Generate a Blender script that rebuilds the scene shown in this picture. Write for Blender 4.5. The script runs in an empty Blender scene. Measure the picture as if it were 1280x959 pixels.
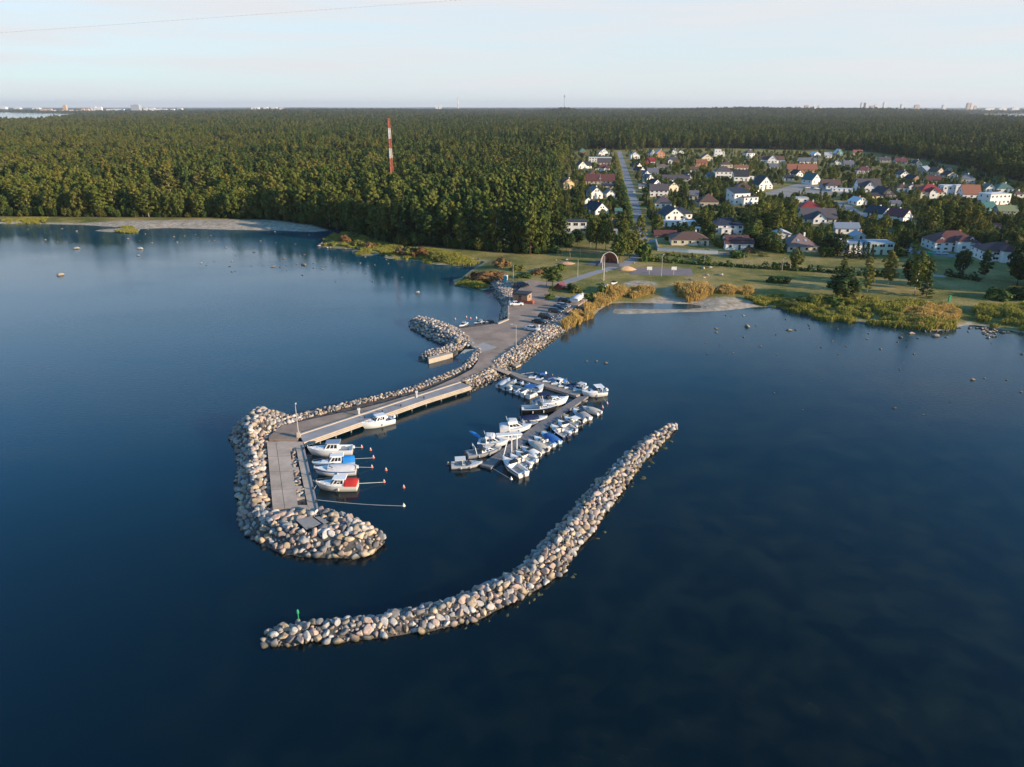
import bpy, bmesh, math, random
import numpy as np
from mathutils import Vector, Matrix, noise as mnoise

random.seed(7)
RNG = np.random.default_rng(11)
SC = bpy.context.scene
COL = SC.collection
PI = math.pi
R = math.radians

# ------------------------------------------------------------------ camera
FPX, PITCH, CAMH = 914.0, R(20.8), 60.0
CP, SP = math.cos(PITCH), math.sin(PITCH)
ZG = 1.5                                   # level of the land above the water


def gp(px, py, z=0.0):
    """photo pixel -> point of the level z (used only to survey the place)"""
    dx, dy = (px - 640) / FPX, (479.5 - py) / FPX
    d = (dx, CP + dy * SP, -SP + dy * CP)
    t = (z - CAMH) / d[2]
    return Vector((d[0] * t, d[1] * t, z))


def proj(x, y, z):
    zc = y * CP - (z - CAMH) * SP
    yc = y * SP + (z - CAMH) * CP
    return 640 + FPX * x / zc, 479.5 - FPX * yc / zc, zc


def mpp(py, z=ZG):
    """metres per pixel at the ground seen at row py"""
    p = gp(640, py, z)
    return proj(p.x, p.y, p.z)[2] / FPX


def poly(pts, z=0.0):
    return np.array([gp(a, b, z)[:2] for a, b in pts])


cam = bpy.data.cameras.new('camera')
cam.sensor_width = 36.0
cam.lens = FPX / 1280 * 36
cam.clip_start, cam.clip_end = 1.0, 60000
camo = bpy.data.objects.new('camera', cam)
COL.objects.link(camo)
camo.location = (0, 0, CAMH)
camo.rotation_euler = (PI / 2 - PITCH, 0, 0)
SC.camera = camo

# ------------------------------------------------------------------ light
SUN_AZ, SUN_EL = R(113), R(14.5)            # clockwise from +Y
sd = Vector((math.sin(SUN_AZ) * math.cos(SUN_EL), math.cos(SUN_AZ) * math.cos(SUN_EL), math.sin(SUN_EL)))
sl = bpy.data.lights.new('sun', 'SUN')
sl.energy = 4.9
sl.angle = R(0.55)
sl.color = (1.0, 0.785, 0.54)
slo = bpy.data.objects.new('sun', sl)
COL.objects.link(slo)
slo.rotation_euler = (-sd).to_track_quat('-Z', 'Y').to_euler()
slo.location = (100, -50, 200)

VEIL0, VEILC = 0.97, (3.28, 3.36, 3.48, 1)
W = bpy.data.worlds.new('World')
SC.world = W
W.use_nodes = True
nt = W.node_tree
nt.nodes.clear()
out = nt.nodes.new('ShaderNodeOutputWorld')
bg = nt.nodes.new('ShaderNodeBackground')
sky = nt.nodes.new('ShaderNodeTexSky')
sky.sky_type = 'NISHITA'
sky.sun_disc = False
sky.sun_elevation = SUN_EL
sky.sun_rotation = SUN_AZ
sky.altitude = 60
sky.air_density = 1.0
sky.dust_density = 0.5
sky.ozone_density = 3.0
bg.inputs['Strength'].default_value = 0.15
# a pale veil low over the horizon and thin uneven cloud in it: part of the sky, the same for every direction of view
tc = nt.nodes.new('ShaderNodeTexCoord')
mp = nt.nodes.new('ShaderNodeMapping')
mp.inputs['Scale'].default_value = (2.2, 2.2, 30)
nz = nt.nodes.new('ShaderNodeTexNoise')
nz.inputs['Scale'].default_value = 1.6
nz.inputs['Detail'].default_value = 5
sx = nt.nodes.new('ShaderNodeSeparateXYZ')
mr = nt.nodes.new('ShaderNodeMapRange')
mr.interpolation_type = 'SMOOTHSTEP'
mr.inputs['From Min'].default_value = 0.15
mr.inputs['From Max'].default_value = 0.36
mr.inputs['To Min'].default_value = VEIL0
mr.inputs['To Max'].default_value = 0.0
cr = nt.nodes.new('ShaderNodeMapRange')
cr.inputs['From Min'].default_value = 0.35
cr.inputs['From Max'].default_value = 0.7
cr.inputs['To Min'].default_value = 0.84
cr.inputs['To Max'].default_value = 1.04
mu = nt.nodes.new('ShaderNodeMath'); mu.operation = 'MULTIPLY'
mx = nt.nodes.new('ShaderNodeMix'); mx.data_type = 'RGBA'
mx.inputs[7].default_value = VEILC
L = nt.links.new
L(tc.outputs['Generated'], mp.inputs['Vector']); L(mp.outputs[0], nz.inputs['Vector'])
L(nz.outputs['Fac'], cr.inputs['Value']); L(tc.outputs['Generated'], sx.inputs[0])
L(sx.outputs['Z'], mr.inputs['Value']); L(mr.outputs[0], mu.inputs[0]); L(cr.outputs[0], mu.inputs[1])
tn = nt.nodes.new('ShaderNodeMix'); tn.data_type = 'RGBA'; tn.blend_type = 'MULTIPLY'; tn.inputs[0].default_value = 1
tn.inputs[7].default_value = (.46, .98, 1.18, 1)                # a deep clear blue overhead
L(sky.outputs[0], tn.inputs[6])
L(mu.outputs[0], mx.inputs[0]); L(tn.outputs[2], mx.inputs[6])
L(mx.outputs[2], bg.inputs['Color']); L(bg.outputs[0], out.inputs['Surface'])

SC.view_settings.view_transform = 'Standard'
SC.view_settings.look = 'None'
SC.view_settings.exposure = 0.72
SC.view_settings.gamma = 1.0
SC.view_settings.use_curve_mapping = False
SC.render.engine = 'CYCLES'
SC.cycles.use_denoising = True
SC.cycles.max_bounces = 6
SC.cycles.diffuse_bounces = 2
SC.cycles.glossy_bounces = 3
SC.cycles.transmission_bounces = 2
SC.cycles.transparent_max_bounces = 4
SC.cycles.volume_bounces = 0
SC.cycles.caustics_reflective = False
SC.cycles.caustics_refractive = False


# ------------------------------------------------------------------ materials
def N(nt, t, **kw):
    n = nt.nodes.new(t)
    for k, v in kw.items():
        setattr(n, k, v)
    return n


MATS = {}


def mat(name, col, rough=0.7, var=0.12, scale=1.5, spec=0.4, metal=0.0, bump=0.0, bscale=6.0, rnd=0.0, col2=None, coat=0.0, wet=False):
    """principled colour with a procedural mottling, and a little spread between copies"""
    if name in MATS:
        return MATS[name]
    m = bpy.data.materials.new(name)
    m.use_nodes = True
    nt = m.node_tree
    b = nt.nodes['Principled BSDF']
    L = nt.links.new
    tc = N(nt, 'ShaderNodeTexCoord')
    n = N(nt, 'ShaderNodeTexNoise')
    n.inputs['Scale'].default_value = scale
    n.inputs['Detail'].default_value = 6
    n.inputs['Roughness'].default_value = 0.65
    L(tc.outputs['Object'], n.inputs['Vector'])
    r = N(nt, 'ShaderNodeValToRGB')
    r.color_ramp.elements[0].position, r.color_ramp.elements[1].position = 0.3, 0.7
    c2 = col2 or tuple(min(1, c * (1 + var)) for c in col)
    r.color_ramp.elements[0].color = (*[c * (1 - var) for c in col], 1)
    r.color_ramp.elements[1].color = (*c2, 1)
    L(n.outputs['Fac'], r.inputs['Fac'])
    src = r.outputs['Color']
    if rnd:
        oi = N(nt, 'ShaderNodeObjectInfo')
        ge = N(nt, 'ShaderNodeNewGeometry')
        ad = N(nt, 'ShaderNodeMath', operation='ADD')
        fr = N(nt, 'ShaderNodeMath', operation='FRACT')
        L(oi.outputs['Random'], ad.inputs[0]); L(ge.outputs['Random Per Island'], ad.inputs[1]); L(ad.outputs[0], fr.inputs[0])
        mrg = N(nt, 'ShaderNodeMapRange')
        mrg.inputs['To Min'].default_value, mrg.inputs['To Max'].default_value = 1 - rnd, 1 + rnd
        L(fr.outputs[0], mrg.inputs['Value'])
        hs = N(nt, 'ShaderNodeHueSaturation')
        L(mrg.outputs[0], hs.inputs['Value']); L(src, hs.inputs['Color'])
        src = hs.outputs['Color']
    if wet:                                                      # weed and damp up to the splash line
        gp_ = N(nt, 'ShaderNodeNewGeometry'); sz = N(nt, 'ShaderNodeSeparateXYZ'); L(gp_.outputs['Position'], sz.inputs[0])
        wn = N(nt, 'ShaderNodeTexNoise'); wn.inputs['Scale'].default_value = .9; L(gp_.outputs['Position'], wn.inputs['Vector'])
        wa = N(nt, 'ShaderNodeMath', operation='MULTIPLY_ADD'); wa.inputs[1].default_value = -.5; L(wn.outputs['Fac'], wa.inputs[0]); L(sz.outputs['Z'], wa.inputs[2])
        wr = N(nt, 'ShaderNodeMapRange'); wr.inputs['From Min'].default_value = -.2; wr.inputs['From Max'].default_value = .22
        wr.inputs['To Min'].default_value = .85; wr.inputs['To Max'].default_value = 0; L(wa.outputs[0], wr.inputs['Value'])
        wm_ = N(nt, 'ShaderNodeMix', data_type='RGBA'); wm_.inputs[7].default_value = (.050, .046, .020, 1)
        L(wr.outputs[0], wm_.inputs[0]); L(src, wm_.inputs[6]); src = wm_.outputs[2]
    L(src, b.inputs['Base Color'])
    b.inputs['Roughness'].default_value = rough
    b.inputs['Specular IOR Level'].default_value = spec
    b.inputs['Metallic'].default_value = metal
    b.inputs['Coat Weight'].default_value = coat
    if bump:
        n2 = N(nt, 'ShaderNodeTexNoise')
        n2.inputs['Scale'].default_value = bscale
        n2.inputs['Detail'].default_value = 5
        L(tc.outputs['Object'], n2.inputs['Vector'])
        bp = N(nt, 'ShaderNodeBump')
        bp.inputs['Strength'].default_value = bump
        bp.inputs['Distance'].default_value = 0.1
        L(n2.outputs['Fac'], bp.inputs['Height']); L(bp.outputs[0], b.inputs['Normal'])
    MATS[name] = m
    return m


def leafmat(name, ramp, trans=0.25):
    """foliage: colour spread between trees and between leaf clumps"""
    m = bpy.data.materials.new(name)
    m.use_nodes = True
    nt = m.node_tree
    L = nt.links.new
    b = nt.nodes['Principled BSDF']
    o = nt.nodes['Material Output']
    oi = N(nt, 'ShaderNodeObjectInfo')
    ge = N(nt, 'ShaderNodeNewGeometry')
    m1 = N(nt, 'ShaderNodeMath', operation='MULTIPLY'); m1.inputs[1].default_value = 0.72
    m2 = N(nt, 'ShaderNodeMath', operation='MULTIPLY_ADD'); m2.inputs[1].default_value = 0.28
    L(oi.outputs['Random'], m1.inputs[0]); L(ge.outputs['Random Per Island'], m2.inputs[0]); L(m1.outputs[0], m2.inputs[2])
    r = N(nt, 'ShaderNodeValToRGB')
    el = r.color_ramp.elements
    while len(el) < len(ramp):
        el.new(0.5)
    for i, c in enumerate(ramp):
        el[i].position = i / (len(ramp) - 1)
        el[i].color = (*c, 1)
    L(m2.outputs[0], r.inputs['Fac'])
    L(r.outputs['Color'], b.inputs['Base Color'])
    b.inputs['Roughness'].default_value = 0.75
    b.inputs['Specular IOR Level'].default_value = 0.2
    if trans:
        t = N(nt, 'ShaderNodeBsdfTranslucent')
        mx = N(nt, 'ShaderNodeMixShader'); mx.inputs[0].default_value = trans
        L(r.outputs['Color'], t.inputs['Color'])
        L(b.outputs[0], mx.inputs[1]); L(t.outputs[0], mx.inputs[2]); L(mx.outputs[0], o.inputs['Surface'])
    MATS[name] = m
    return m


# ------------------------------------------------------------------ mesh builder
class MB:
    def __init__(s):
        s.v, s.f, s.m = [], [], []

    def add(s, vs, fs, m=0):
        o = len(s.v)
        s.v += [tuple(v) for v in vs]
        s.f += [tuple(i + o for i in f) for f in fs]
        s.m += [m] * len(fs)
        return s

    def box(s, cx, cy, cz, sx, sy, sz, rz=0.0, m=0, taper=1.0):
        c, n = math.cos(rz), math.sin(rz)
        vs = []
        for dz, k in ((-.5, 1), (.5, taper)):
            for dx, dy in ((-.5, -.5), (.5, -.5), (.5, .5), (-.5, .5)):
                x, y = dx * sx * k, dy * sy * k
                vs.append((cx + x * c - y * n, cy + x * n + y * c, cz + dz * sz))
        return s.add(vs, [(3, 2, 1, 0), (4, 5, 6, 7), (0, 1, 5, 4), (1, 2, 6, 5), (2, 3, 7, 6), (3, 0, 4, 7)], m)

    def hexa(s, lo, hi, m=0):
        """two quads of 3d points, lower and upper, joined"""
        return s.add(list(lo) + list(hi), [(3, 2, 1, 0), (4, 5, 6, 7), (0, 1, 5, 4), (1, 2, 6, 5), (2, 3, 7, 6), (3, 0, 4, 7)], m)

    def prism(s, pts, z0, z1, m=0, ms=None):
        pts = [tuple(p) for p in pts]
        a = sum(pts[i][0] * pts[(i + 1) % len(pts)][1] - pts[(i + 1) % len(pts)][0] * pts[i][1] for i in range(len(pts)))
        if a < 0:
            pts = pts[::-1]
        n = len(pts)
        vs = [(x, y, z0) for x, y in pts] + [(x, y, z1) for x, y in pts]
        s.add(vs, [tuple(range(n, 2 * n))], m)
        o = len(s.v) - 2 * n
        for i in range(n):
            j = (i + 1) % n
            s.f.append((o + i, o + j, o + n + j, o + n + i)); s.m.append(m if ms is None else ms)
        return s

    def slab(s, pts, t, m=0):
        """roof plane: polygon of 3d points and a copy t below"""
        n = len(pts)
        vs = [tuple(p) for p in pts] + [(p[0], p[1], p[2] - t) for p in pts]
        fs = [tuple(range(n)), tuple(range(2 * n - 1, n - 1, -1))]
        for i in range(n):
            j = (i + 1) % n
            fs.append((i, i + n, j + n, j))
        return s.add(vs, fs, m)

    def tube(s, path, r, n=6, m=0, r2=None, cap=True):
        path = [Vector(p) for p in path]
        rings = []
        for i, p in enumerate(path):
            d = (path[min(i + 1, len(path) - 1)] - path[max(i - 1, 0)]).normalized()
            u = d.cross(Vector((0, 0, 1)))
            if u.length < 1e-3:
                u = Vector((1, 0, 0))
            u.normalize()
            w = d.cross(u)
            rr = r if r2 is None else r + (r2 - r) * i / (len(path) - 1)
            rings.append([p + (u * math.cos(2 * PI * k / n) + w * math.sin(2 * PI * k / n)) * rr for k in range(n)])
        return s.loft(rings, m, True, cap)

    def loft(s, rings, m=0, closed=True, cap=True):
        n = len(rings[0])
        vs = [p for r in rings for p in r]
        fs = []
        for i in range(len(rings) - 1):
            for k in range(n if closed else n - 1):
                a, b = i * n + k, i * n + (k + 1) % n
                fs.append((a, b, b + n, a + n))
        if cap:
            fs.append(tuple(range(n - 1, -1, -1)))
            fs.append(tuple(range((len(rings) - 1) * n, len(rings) * n)))
        return s.add(vs, fs, m)

    def lathe(s, prof, n=12, at=(0, 0, 0), m=0):
        rings = [[(at[0] + r * math.cos(2 * PI * k / n), at[1] + r * math.sin(2 * PI * k / n), at[2] + z) for k in range(n)] for r, z in prof]
        return s.loft(rings, m, True, True)

    def mesh(s, name, mats, smooth=False):
        me = bpy.data.meshes.new(name)
        me.from_pydata(s.v, [], s.f)
        for m in (mats if isinstance(mats, (list, tuple)) else [mats]):
            me.materials.append(m)
        me.polygons.foreach_set('material_index', s.m)
        me.polygons.foreach_set('use_smooth', [smooth] * len(s.f))
        me.update()
        bm = bmesh.new(); bm.from_mesh(me)
        bmesh.ops.recalc_face_normals(bm, faces=bm.faces)
        bm.to_mesh(me); bm.free()
        return me

    def build(s, name, mats, parent=None, smooth=False):
        return link(name, s.mesh(name, mats, smooth), parent)


def link(name, data, parent=None, loc=None, rz=None):
    o = bpy.data.objects.new(name, data)
    COL.objects.link(o)
    if parent is not None:
        o.parent = parent
    if loc is not None:
        o.location = loc
    if rz is not None:
        o.rotation_euler = (0, 0, rz)
    return o


def tag(o, label=None, cat=None, group=None, kind=None):
    if label: o['label'] = label
    if cat: o['category'] = cat
    if group: o['group'] = group
    if kind: o['kind'] = kind
    return o


def thing(name, label, cat, loc=(0, 0, 0), rz=0.0, group=None):
    o = link(name, None, None, loc, rz)
    o.empty_display_size = 0.5
    return tag(o, label, cat, group)


def copy_tree(o, parent=None):
    c = o.copy()
    COL.objects.link(c)
    if parent is not None:
        c.parent = parent
    for ch in KIDS.get(o.name, []):
        copy_tree(ch, c)
    return c


KIDS = {}


def remember(o):
    """note the children of a finished master so copies need no scene search"""
    bpy.context.view_layer.update()
    for q in [o] + list(o.children_recursive):
        KIDS[q.name] = list(q.children)


def fast_mesh(name, v, f, mats, mi=None, smooth=False):
    """numpy arrays: v (n,3), f (m,k) all the same k"""
    me = bpy.data.meshes.new(name)
    v = np.asarray(v, dtype=np.float32); f = np.asarray(f, dtype=np.int32)
    k = f.shape[1]
    me.vertices.add(len(v)); me.vertices.foreach_set('co', v.ravel())
    me.loops.add(f.size); me.loops.foreach_set('vertex_index', f.ravel())
    me.polygons.add(len(f))
    me.polygons.foreach_set('loop_start', np.arange(0, f.size, k, dtype=np.int32))
    if mi is not None:
        me.polygons.foreach_set('material_index', np.asarray(mi, dtype=np.int32))
    me.polygons.foreach_set('use_smooth', np.full(len(f), smooth))
    for m in (mats if isinstance(mats, (list, tuple)) else [mats]):
        me.materials.append(m)
    me.update(calc_edges=True)
    me.validate()
    return me


def sdf(P, x, y):
    """signed distance to polygon, positive inside"""
    P = np.asarray(P, dtype=float)
    d2 = np.full(x.shape, 1e18)
    ins = np.zeros(x.shape, bool)
    n = len(P)
    for i in range(n):
        ax, ay = P[i]; bx, by = P[(i + 1) % n]
        ex, ey = bx - ax, by - ay
        l2 = ex * ex + ey * ey + 1e-12
        t = np.clip(((x - ax) * ex + (y - ay) * ey) / l2, 0, 1)
        dx, dy = x - ax - t * ex, y - ay - t * ey
        d2 = np.minimum(d2, dx * dx + dy * dy)
        if abs(ey) > 1e-12:
            c = ((ay > y) != (by > y)) & (x < ex * (y - ay) / ey + ax)
            ins ^= c
    d = np.sqrt(d2)
    return np.where(ins, d, -d)


def inside(P, x, y):
    return sdf(P, np.atleast_1d(np.asarray(x, float)), np.atleast_1d(np.asarray(y, float))) > 0


def vnoise(x, y, s, seed=0):
    """smooth value noise on arrays, 0..1"""
    x = np.asarray(x) / s; y = np.asarray(y) / s
    xi, yi = np.floor(x).astype(np.int64), np.floor(y).astype(np.int64)
    fx, fy = x - xi, y - yi
    fx, fy = fx * fx * (3 - 2 * fx), fy * fy * (3 - 2 * fy)

    def h(a, b):
        k = (a * 374761393 + b * 668265263 + seed * 974711) & 0x7fffffff
        k = ((k ^ (k >> 13)) * 1274126177) & 0x7fffffff
        return ((k ^ (k >> 16)) & 0xffff) / 65535.0
    return (h(xi, yi) * (1 - fx) + h(xi + 1, yi) * fx) * (1 - fy) + (h(xi, yi + 1) * (1 - fx) + h(xi + 1, yi + 1) * fx) * fy
# ------------------------------------------------------------------ the shore (photo pixels at the waterline)
SHORE = [(-900, 268), (-300, 274), (0, 280), (50, 280), (100, 281), (146, 284), (180, 286), (212, 285), (280, 287), (340, 288),
         (392, 290), (414, 288), (420, 284), (428, 286), (424, 294), (410, 302), (401, 308), (425, 311), (442, 311), (450, 307), (470, 304),
         (481, 308), (470, 313), (441, 313), (440, 317), (456, 319.5), (472, 318.5), (482, 314), (492, 311), (498, 316), (480, 319),
         (484, 323), (522, 326), (545, 330.5), (575, 332), (592, 330), (600, 326), (608, 327), (596, 334), (585, 341), (578, 347), (566, 350),
         (570, 356), (583, 359), (600, 361), (612, 365), (611, 356), (640, 372), (700, 400), (712, 411), (722, 402), (740, 395),
         (752, 385), (764, 379), (797, 378.5), (840, 379.5), (866, 380), (884, 384), (862, 387), (800, 386.5), (782, 386), (768, 386.5),
         (766, 391), (775, 393), (826, 391), (900, 388.5), (925, 386), (940, 384), (969, 383), (985, 387), (1000, 391), (1020, 394), (1033, 399),
         (1067, 402), (1110, 406), (1147, 411.5), (1180, 414), (1194, 409), (1210, 406), (1226, 407), (1240, 410), (1280, 416), (1400, 426), (1800, 450)]
far_l, far_r = (-22000, 26000), (22000, 26000)
sh = [gp(a, b, 0)[:2] for a, b in SHORE]
LAND = np.array(sh + [(6000, sh[-1][1] - 5), far_r, far_l, (-9000, sh[0][1])])
ISLES = [poly([(118, 288.5), (132, 286.5), (150, 285.5), (160, 288), (140, 290.5)]),
         poly([(146, 283), (152, 283), (162, 292), (170, 291.5), (176, 285)])]
BAY = poly([(-2500, 160), (-700, 157), (0, 154), (40, 152.6), (75, 149), (98, 144.5), (84, 142), (0, 140.4), (-700, 139.4), (-2500, 138)], 0)
BAY2 = poly([(1195, 146), (1240, 148.5), (1280, 149.5), (1700, 151), (1700, 141.8), (1280, 142), (1210, 142.8)], 0)
LAGOON = poly([(781, 385.2), (792, 381.2), (840, 381.2), (874, 382.5), (882, 384.4), (862, 386.2), (800, 385.8)], 0)


def axis(lo, hi, step, far_lo, far_hi, g):
    a = list(np.arange(lo, hi + .01, step))
    s, x = step, hi
    while x < far_hi:
        s *= g; x += s; a.append(x)
    s, x = step, lo
    b = []
    while x > far_lo:
        s *= g; x -= s; b.append(x)
    return np.array(b[::-1] + a)


gx = axis(-400, 420, 2.5, -23000, 23000, 1.10)
gy = axis(150, 560, 2.0, -40, 26000, 1.055)
GX, GY = np.meshgrid(gx, gy)
X, Y = GX.ravel(), GY.ravel()
D = sdf(LAND, X, Y)
for I in ISLES:
    D = np.maximum(D, sdf(I, X, Y) * 0.4)
for B in (BAY, BAY2, LAGOON):
    D = np.minimum(D, -sdf(B, X, Y))
wob = (vnoise(X, Y, 7, 1) - .5) * 1.2 + (vnoise(X, Y, 3, 2) - .5) * .6
Dn = np.where(np.abs(D) < 25, D + wob * np.clip(np.abs(D) / 2, 0, 1), D)
Z = np.where(Dn > 0, np.minimum(ZG, 0.14 * Dn + 0.02), np.maximum(-3.0, 0.10 * Dn))


def hill(x, y):
    r = np.hypot(x, y)
    az = np.degrees(np.arctan2(x, y))
    h = 24 * np.exp(-((az - 17) / 6.0) ** 2) * np.exp(-((r - 5600) / 1100) ** 2)
    h += 18 * np.exp(-((az - 26) / 5.0) ** 2) * np.exp(-((r - 6000) / 1000) ** 2)
    h += 30 * np.exp(-((az - 3.8) / 1.3) ** 2) * np.exp(-((r - 5200) / 700) ** 2)
    w = np.clip((r - 2200) / 2600, 0, 1) * np.clip((az + 24) / 6, 0, 1) * np.clip((29 - az) / 4, 0, 1)
    h = h + w * (15 * vnoise(x, y * .8, 1300, 41) + 6 * vnoise(x, y, 420, 42) - 4)
    return h


Z = Z + hill(X, Y)

# masks on the ground: beach, forest floor, dry grass
SAND = [poly([(-300, 271), (0, 275.5), (100, 277.5), (200, 276.5), (260, 275), (340, 276), (395, 280), (416, 286), (396, 292), (200, 288), (0, 283), (-300, 277)], 1),
        poly([(764, 381), (800, 375.5), (826, 372), (828, 364), (842, 363), (844, 372.5), (880, 374), (930, 374.5), (962, 377.5), (940, 385), (770, 395)], .5),
        poly([(778, 353), (800, 349.5), (824, 353), (820, 358), (800, 360), (782, 358)], 1.5),
        poly([(1192, 410), (1200, 402), (1216, 402), (1230, 408)], .3), ISLES[0]]
FOREST = poly([(-900, 262), (-200, 268), (0, 270.5), (120, 271.5), (250, 272), (340, 275), (400, 283), (430, 287), (462, 297), (506, 306), (545, 309), (585, 312.5),
               (618, 315), (655, 318), (690, 317), (700, 300), (694, 280), (690, 262), (692, 240), (700, 222), (704, 205), (716, 190), (740, 186), (768, 187.5), (786, 187.5),
               (830, 185), (900, 185.5), (950, 186), (1000, 188), (1040, 187.5), (1090, 190), (1140, 198), (1190, 206), (1230, 216), (1262, 224), (1300, 232), (1420, 244), (1600, 250), (2500, 215)], ZG)
FOREST = np.vstack([FOREST, [(22000, 4200), (22000, 26000), (-22000, 26000), (-22000, FOREST[0][1])]])
CLEAR = [poly([(772, 156.2), (850, 155.6), (945, 155.8), (950, 157.4), (850, 158.0), (772, 158.4)], ZG),
         poly([(470, 195), (540, 191.5), (610, 190), (612, 192.6), (540, 194.8), (472, 198.5)], ZG), poly([(318, 213), (400, 216), (404, 219.5), (320, 216.5)], ZG), poly([(0, 205), (60, 207), (60, 210.5), (0, 209)], ZG), poly([(590, 222), (640, 214), (690, 210), (690, 212), (640, 217), (592, 225)], ZG),
         poly([(34, 186.5), (70, 186.5), (72, 190), (34, 190)], ZG), BAY, BAY2]
fd = sdf(FOREST, X, Y)
fm = np.clip(fd / 3 + .5, 0, 1)
for c in CLEAR:
    fm = np.minimum(fm, np.clip(-sdf(c, X, Y) / 4 + .5, 0, 1))
sm = np.zeros_like(X)
for s in SAND:
    sm = np.maximum(sm, np.clip(sdf(s, X, Y) / 2.5 + .5, 0, 1))
sm = np.maximum(sm, np.clip(1 - (D - .8) / 1.5, 0, 1) * (D > -30) * .8)
me = fast_mesh('ground', np.stack([X, Y, Z], 1),
               (lambda nx, ny: np.stack([(j := np.arange(ny - 1)[:, None] * nx + np.arange(nx - 1)[None, :]).ravel(), j.ravel() + 1, j.ravel() + nx + 1, j.ravel() + nx], 1))(len(gx), len(gy)),
               [], smooth=True)
for nm, arr in (('sand', sm), ('forest', fm)):
    a = me.attributes.new(nm, 'FLOAT', 'POINT')
    a.data.foreach_set('value', arr.astype(np.float32))


def ground_mat():
    m = bpy.data.materials.new('ground'); m.use_nodes = True
    nt = m.node_tree; L = nt.links.new; b = nt.nodes['Principled BSDF']
    ge = N(nt, 'ShaderNodeNewGeometry')

    def nz(scale, detail=6, rough=.6):
        n = N(nt, 'ShaderNodeTexNoise'); n.inputs['Scale'].default_value = scale
        n.inputs['Detail'].default_value = detail; n.inputs['Roughness'].default_value = rough
        L(ge.outputs['Position'], n.inputs['Vector']); return n.outputs['Fac']

    def ramp(src, stops):
        r = N(nt, 'ShaderNodeValToRGB'); e = r.color_ramp.elements
        while len(e) < len(stops): e.new(.5)
        for i, (p, c) in enumerate(stops): e[i].position = p; e[i].color = (*c, 1)
        L(src, r.inputs['Fac']); return r.outputs['Color']

    def mix(f, a, c):
        x = N(nt, 'ShaderNodeMix', data_type='RGBA')
        L(f, x.inputs[0]); L(a, x.inputs[6]); L(c, x.inputs[7]); return x.outputs[2]
    grass = ramp(nz(.05, 8, .7), [(.30, (.085, .11, .028)), (.45, (.19, .175, .052)), (.57, (.31, .245, .09)), (.70, (.42, .30, .14))])
    fine = ramp(nz(1.4, 5), [(.35, (.72, .72, .70)), (.65, (1.22, 1.2, 1.15))])
    mu = N(nt, 'ShaderNodeMix', data_type='RGBA', blend_type='MULTIPLY'); mu.inputs[0].default_value = 1
    L(grass, mu.inputs[6]); L(fine, mu.inputs[7])
    sand = ramp(nz(.5, 8, .7), [(.3, (.20, .165, .115)), (.5, (.40, .33, .25)), (.7, (.58, .50, .40))])
    floor = ramp(nz(.2, 6), [(.35, (.022, .028, .012)), (.65, (.06, .055, .022))])
    a1 = N(nt, 'ShaderNodeAttribute', attribute_name='sand'); a2 = N(nt, 'ShaderNodeAttribute', attribute_name='forest')
    sa = N(nt, 'ShaderNodeMath', operation='ADD'); L(a1.outputs['Fac'], sa.inputs[0])
    sb = N(nt, 'ShaderNodeMath', operation='MULTIPLY_ADD'); L(nz(.25, 6), sb.inputs[0]); sb.inputs[1].default_value = 1.2; sb.inputs[2].default_value = -.6
    L(sb.outputs[0], sa.inputs[1])
    sc = N(nt, 'ShaderNodeMath', operation='MULTIPLY', use_clamp=True); L(sa.outputs[0], sc.inputs[0]); L(a1.outputs['Fac'], sc.inputs[1])
    c = mix(sc.outputs[0], mu.outputs[2], sand)
    c = mix(a2.outputs['Fac'], c, floor)
    L(c, b.inputs['Base Color'])
    b.inputs['Roughness'].default_value = .95; b.inputs['Specular IOR Level'].default_value = .1
    bp = N(nt, 'ShaderNodeBump'); bp.inputs['Strength'].default_value = .5; bp.inputs['Distance'].default_value = .3
    L(nz(.9, 6), bp.inputs['Height']); L(bp.outputs[0], b.inputs['Normal'])
    return m


me.materials.append(ground_mat())
tag(link('ground', me), kind='structure')


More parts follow.
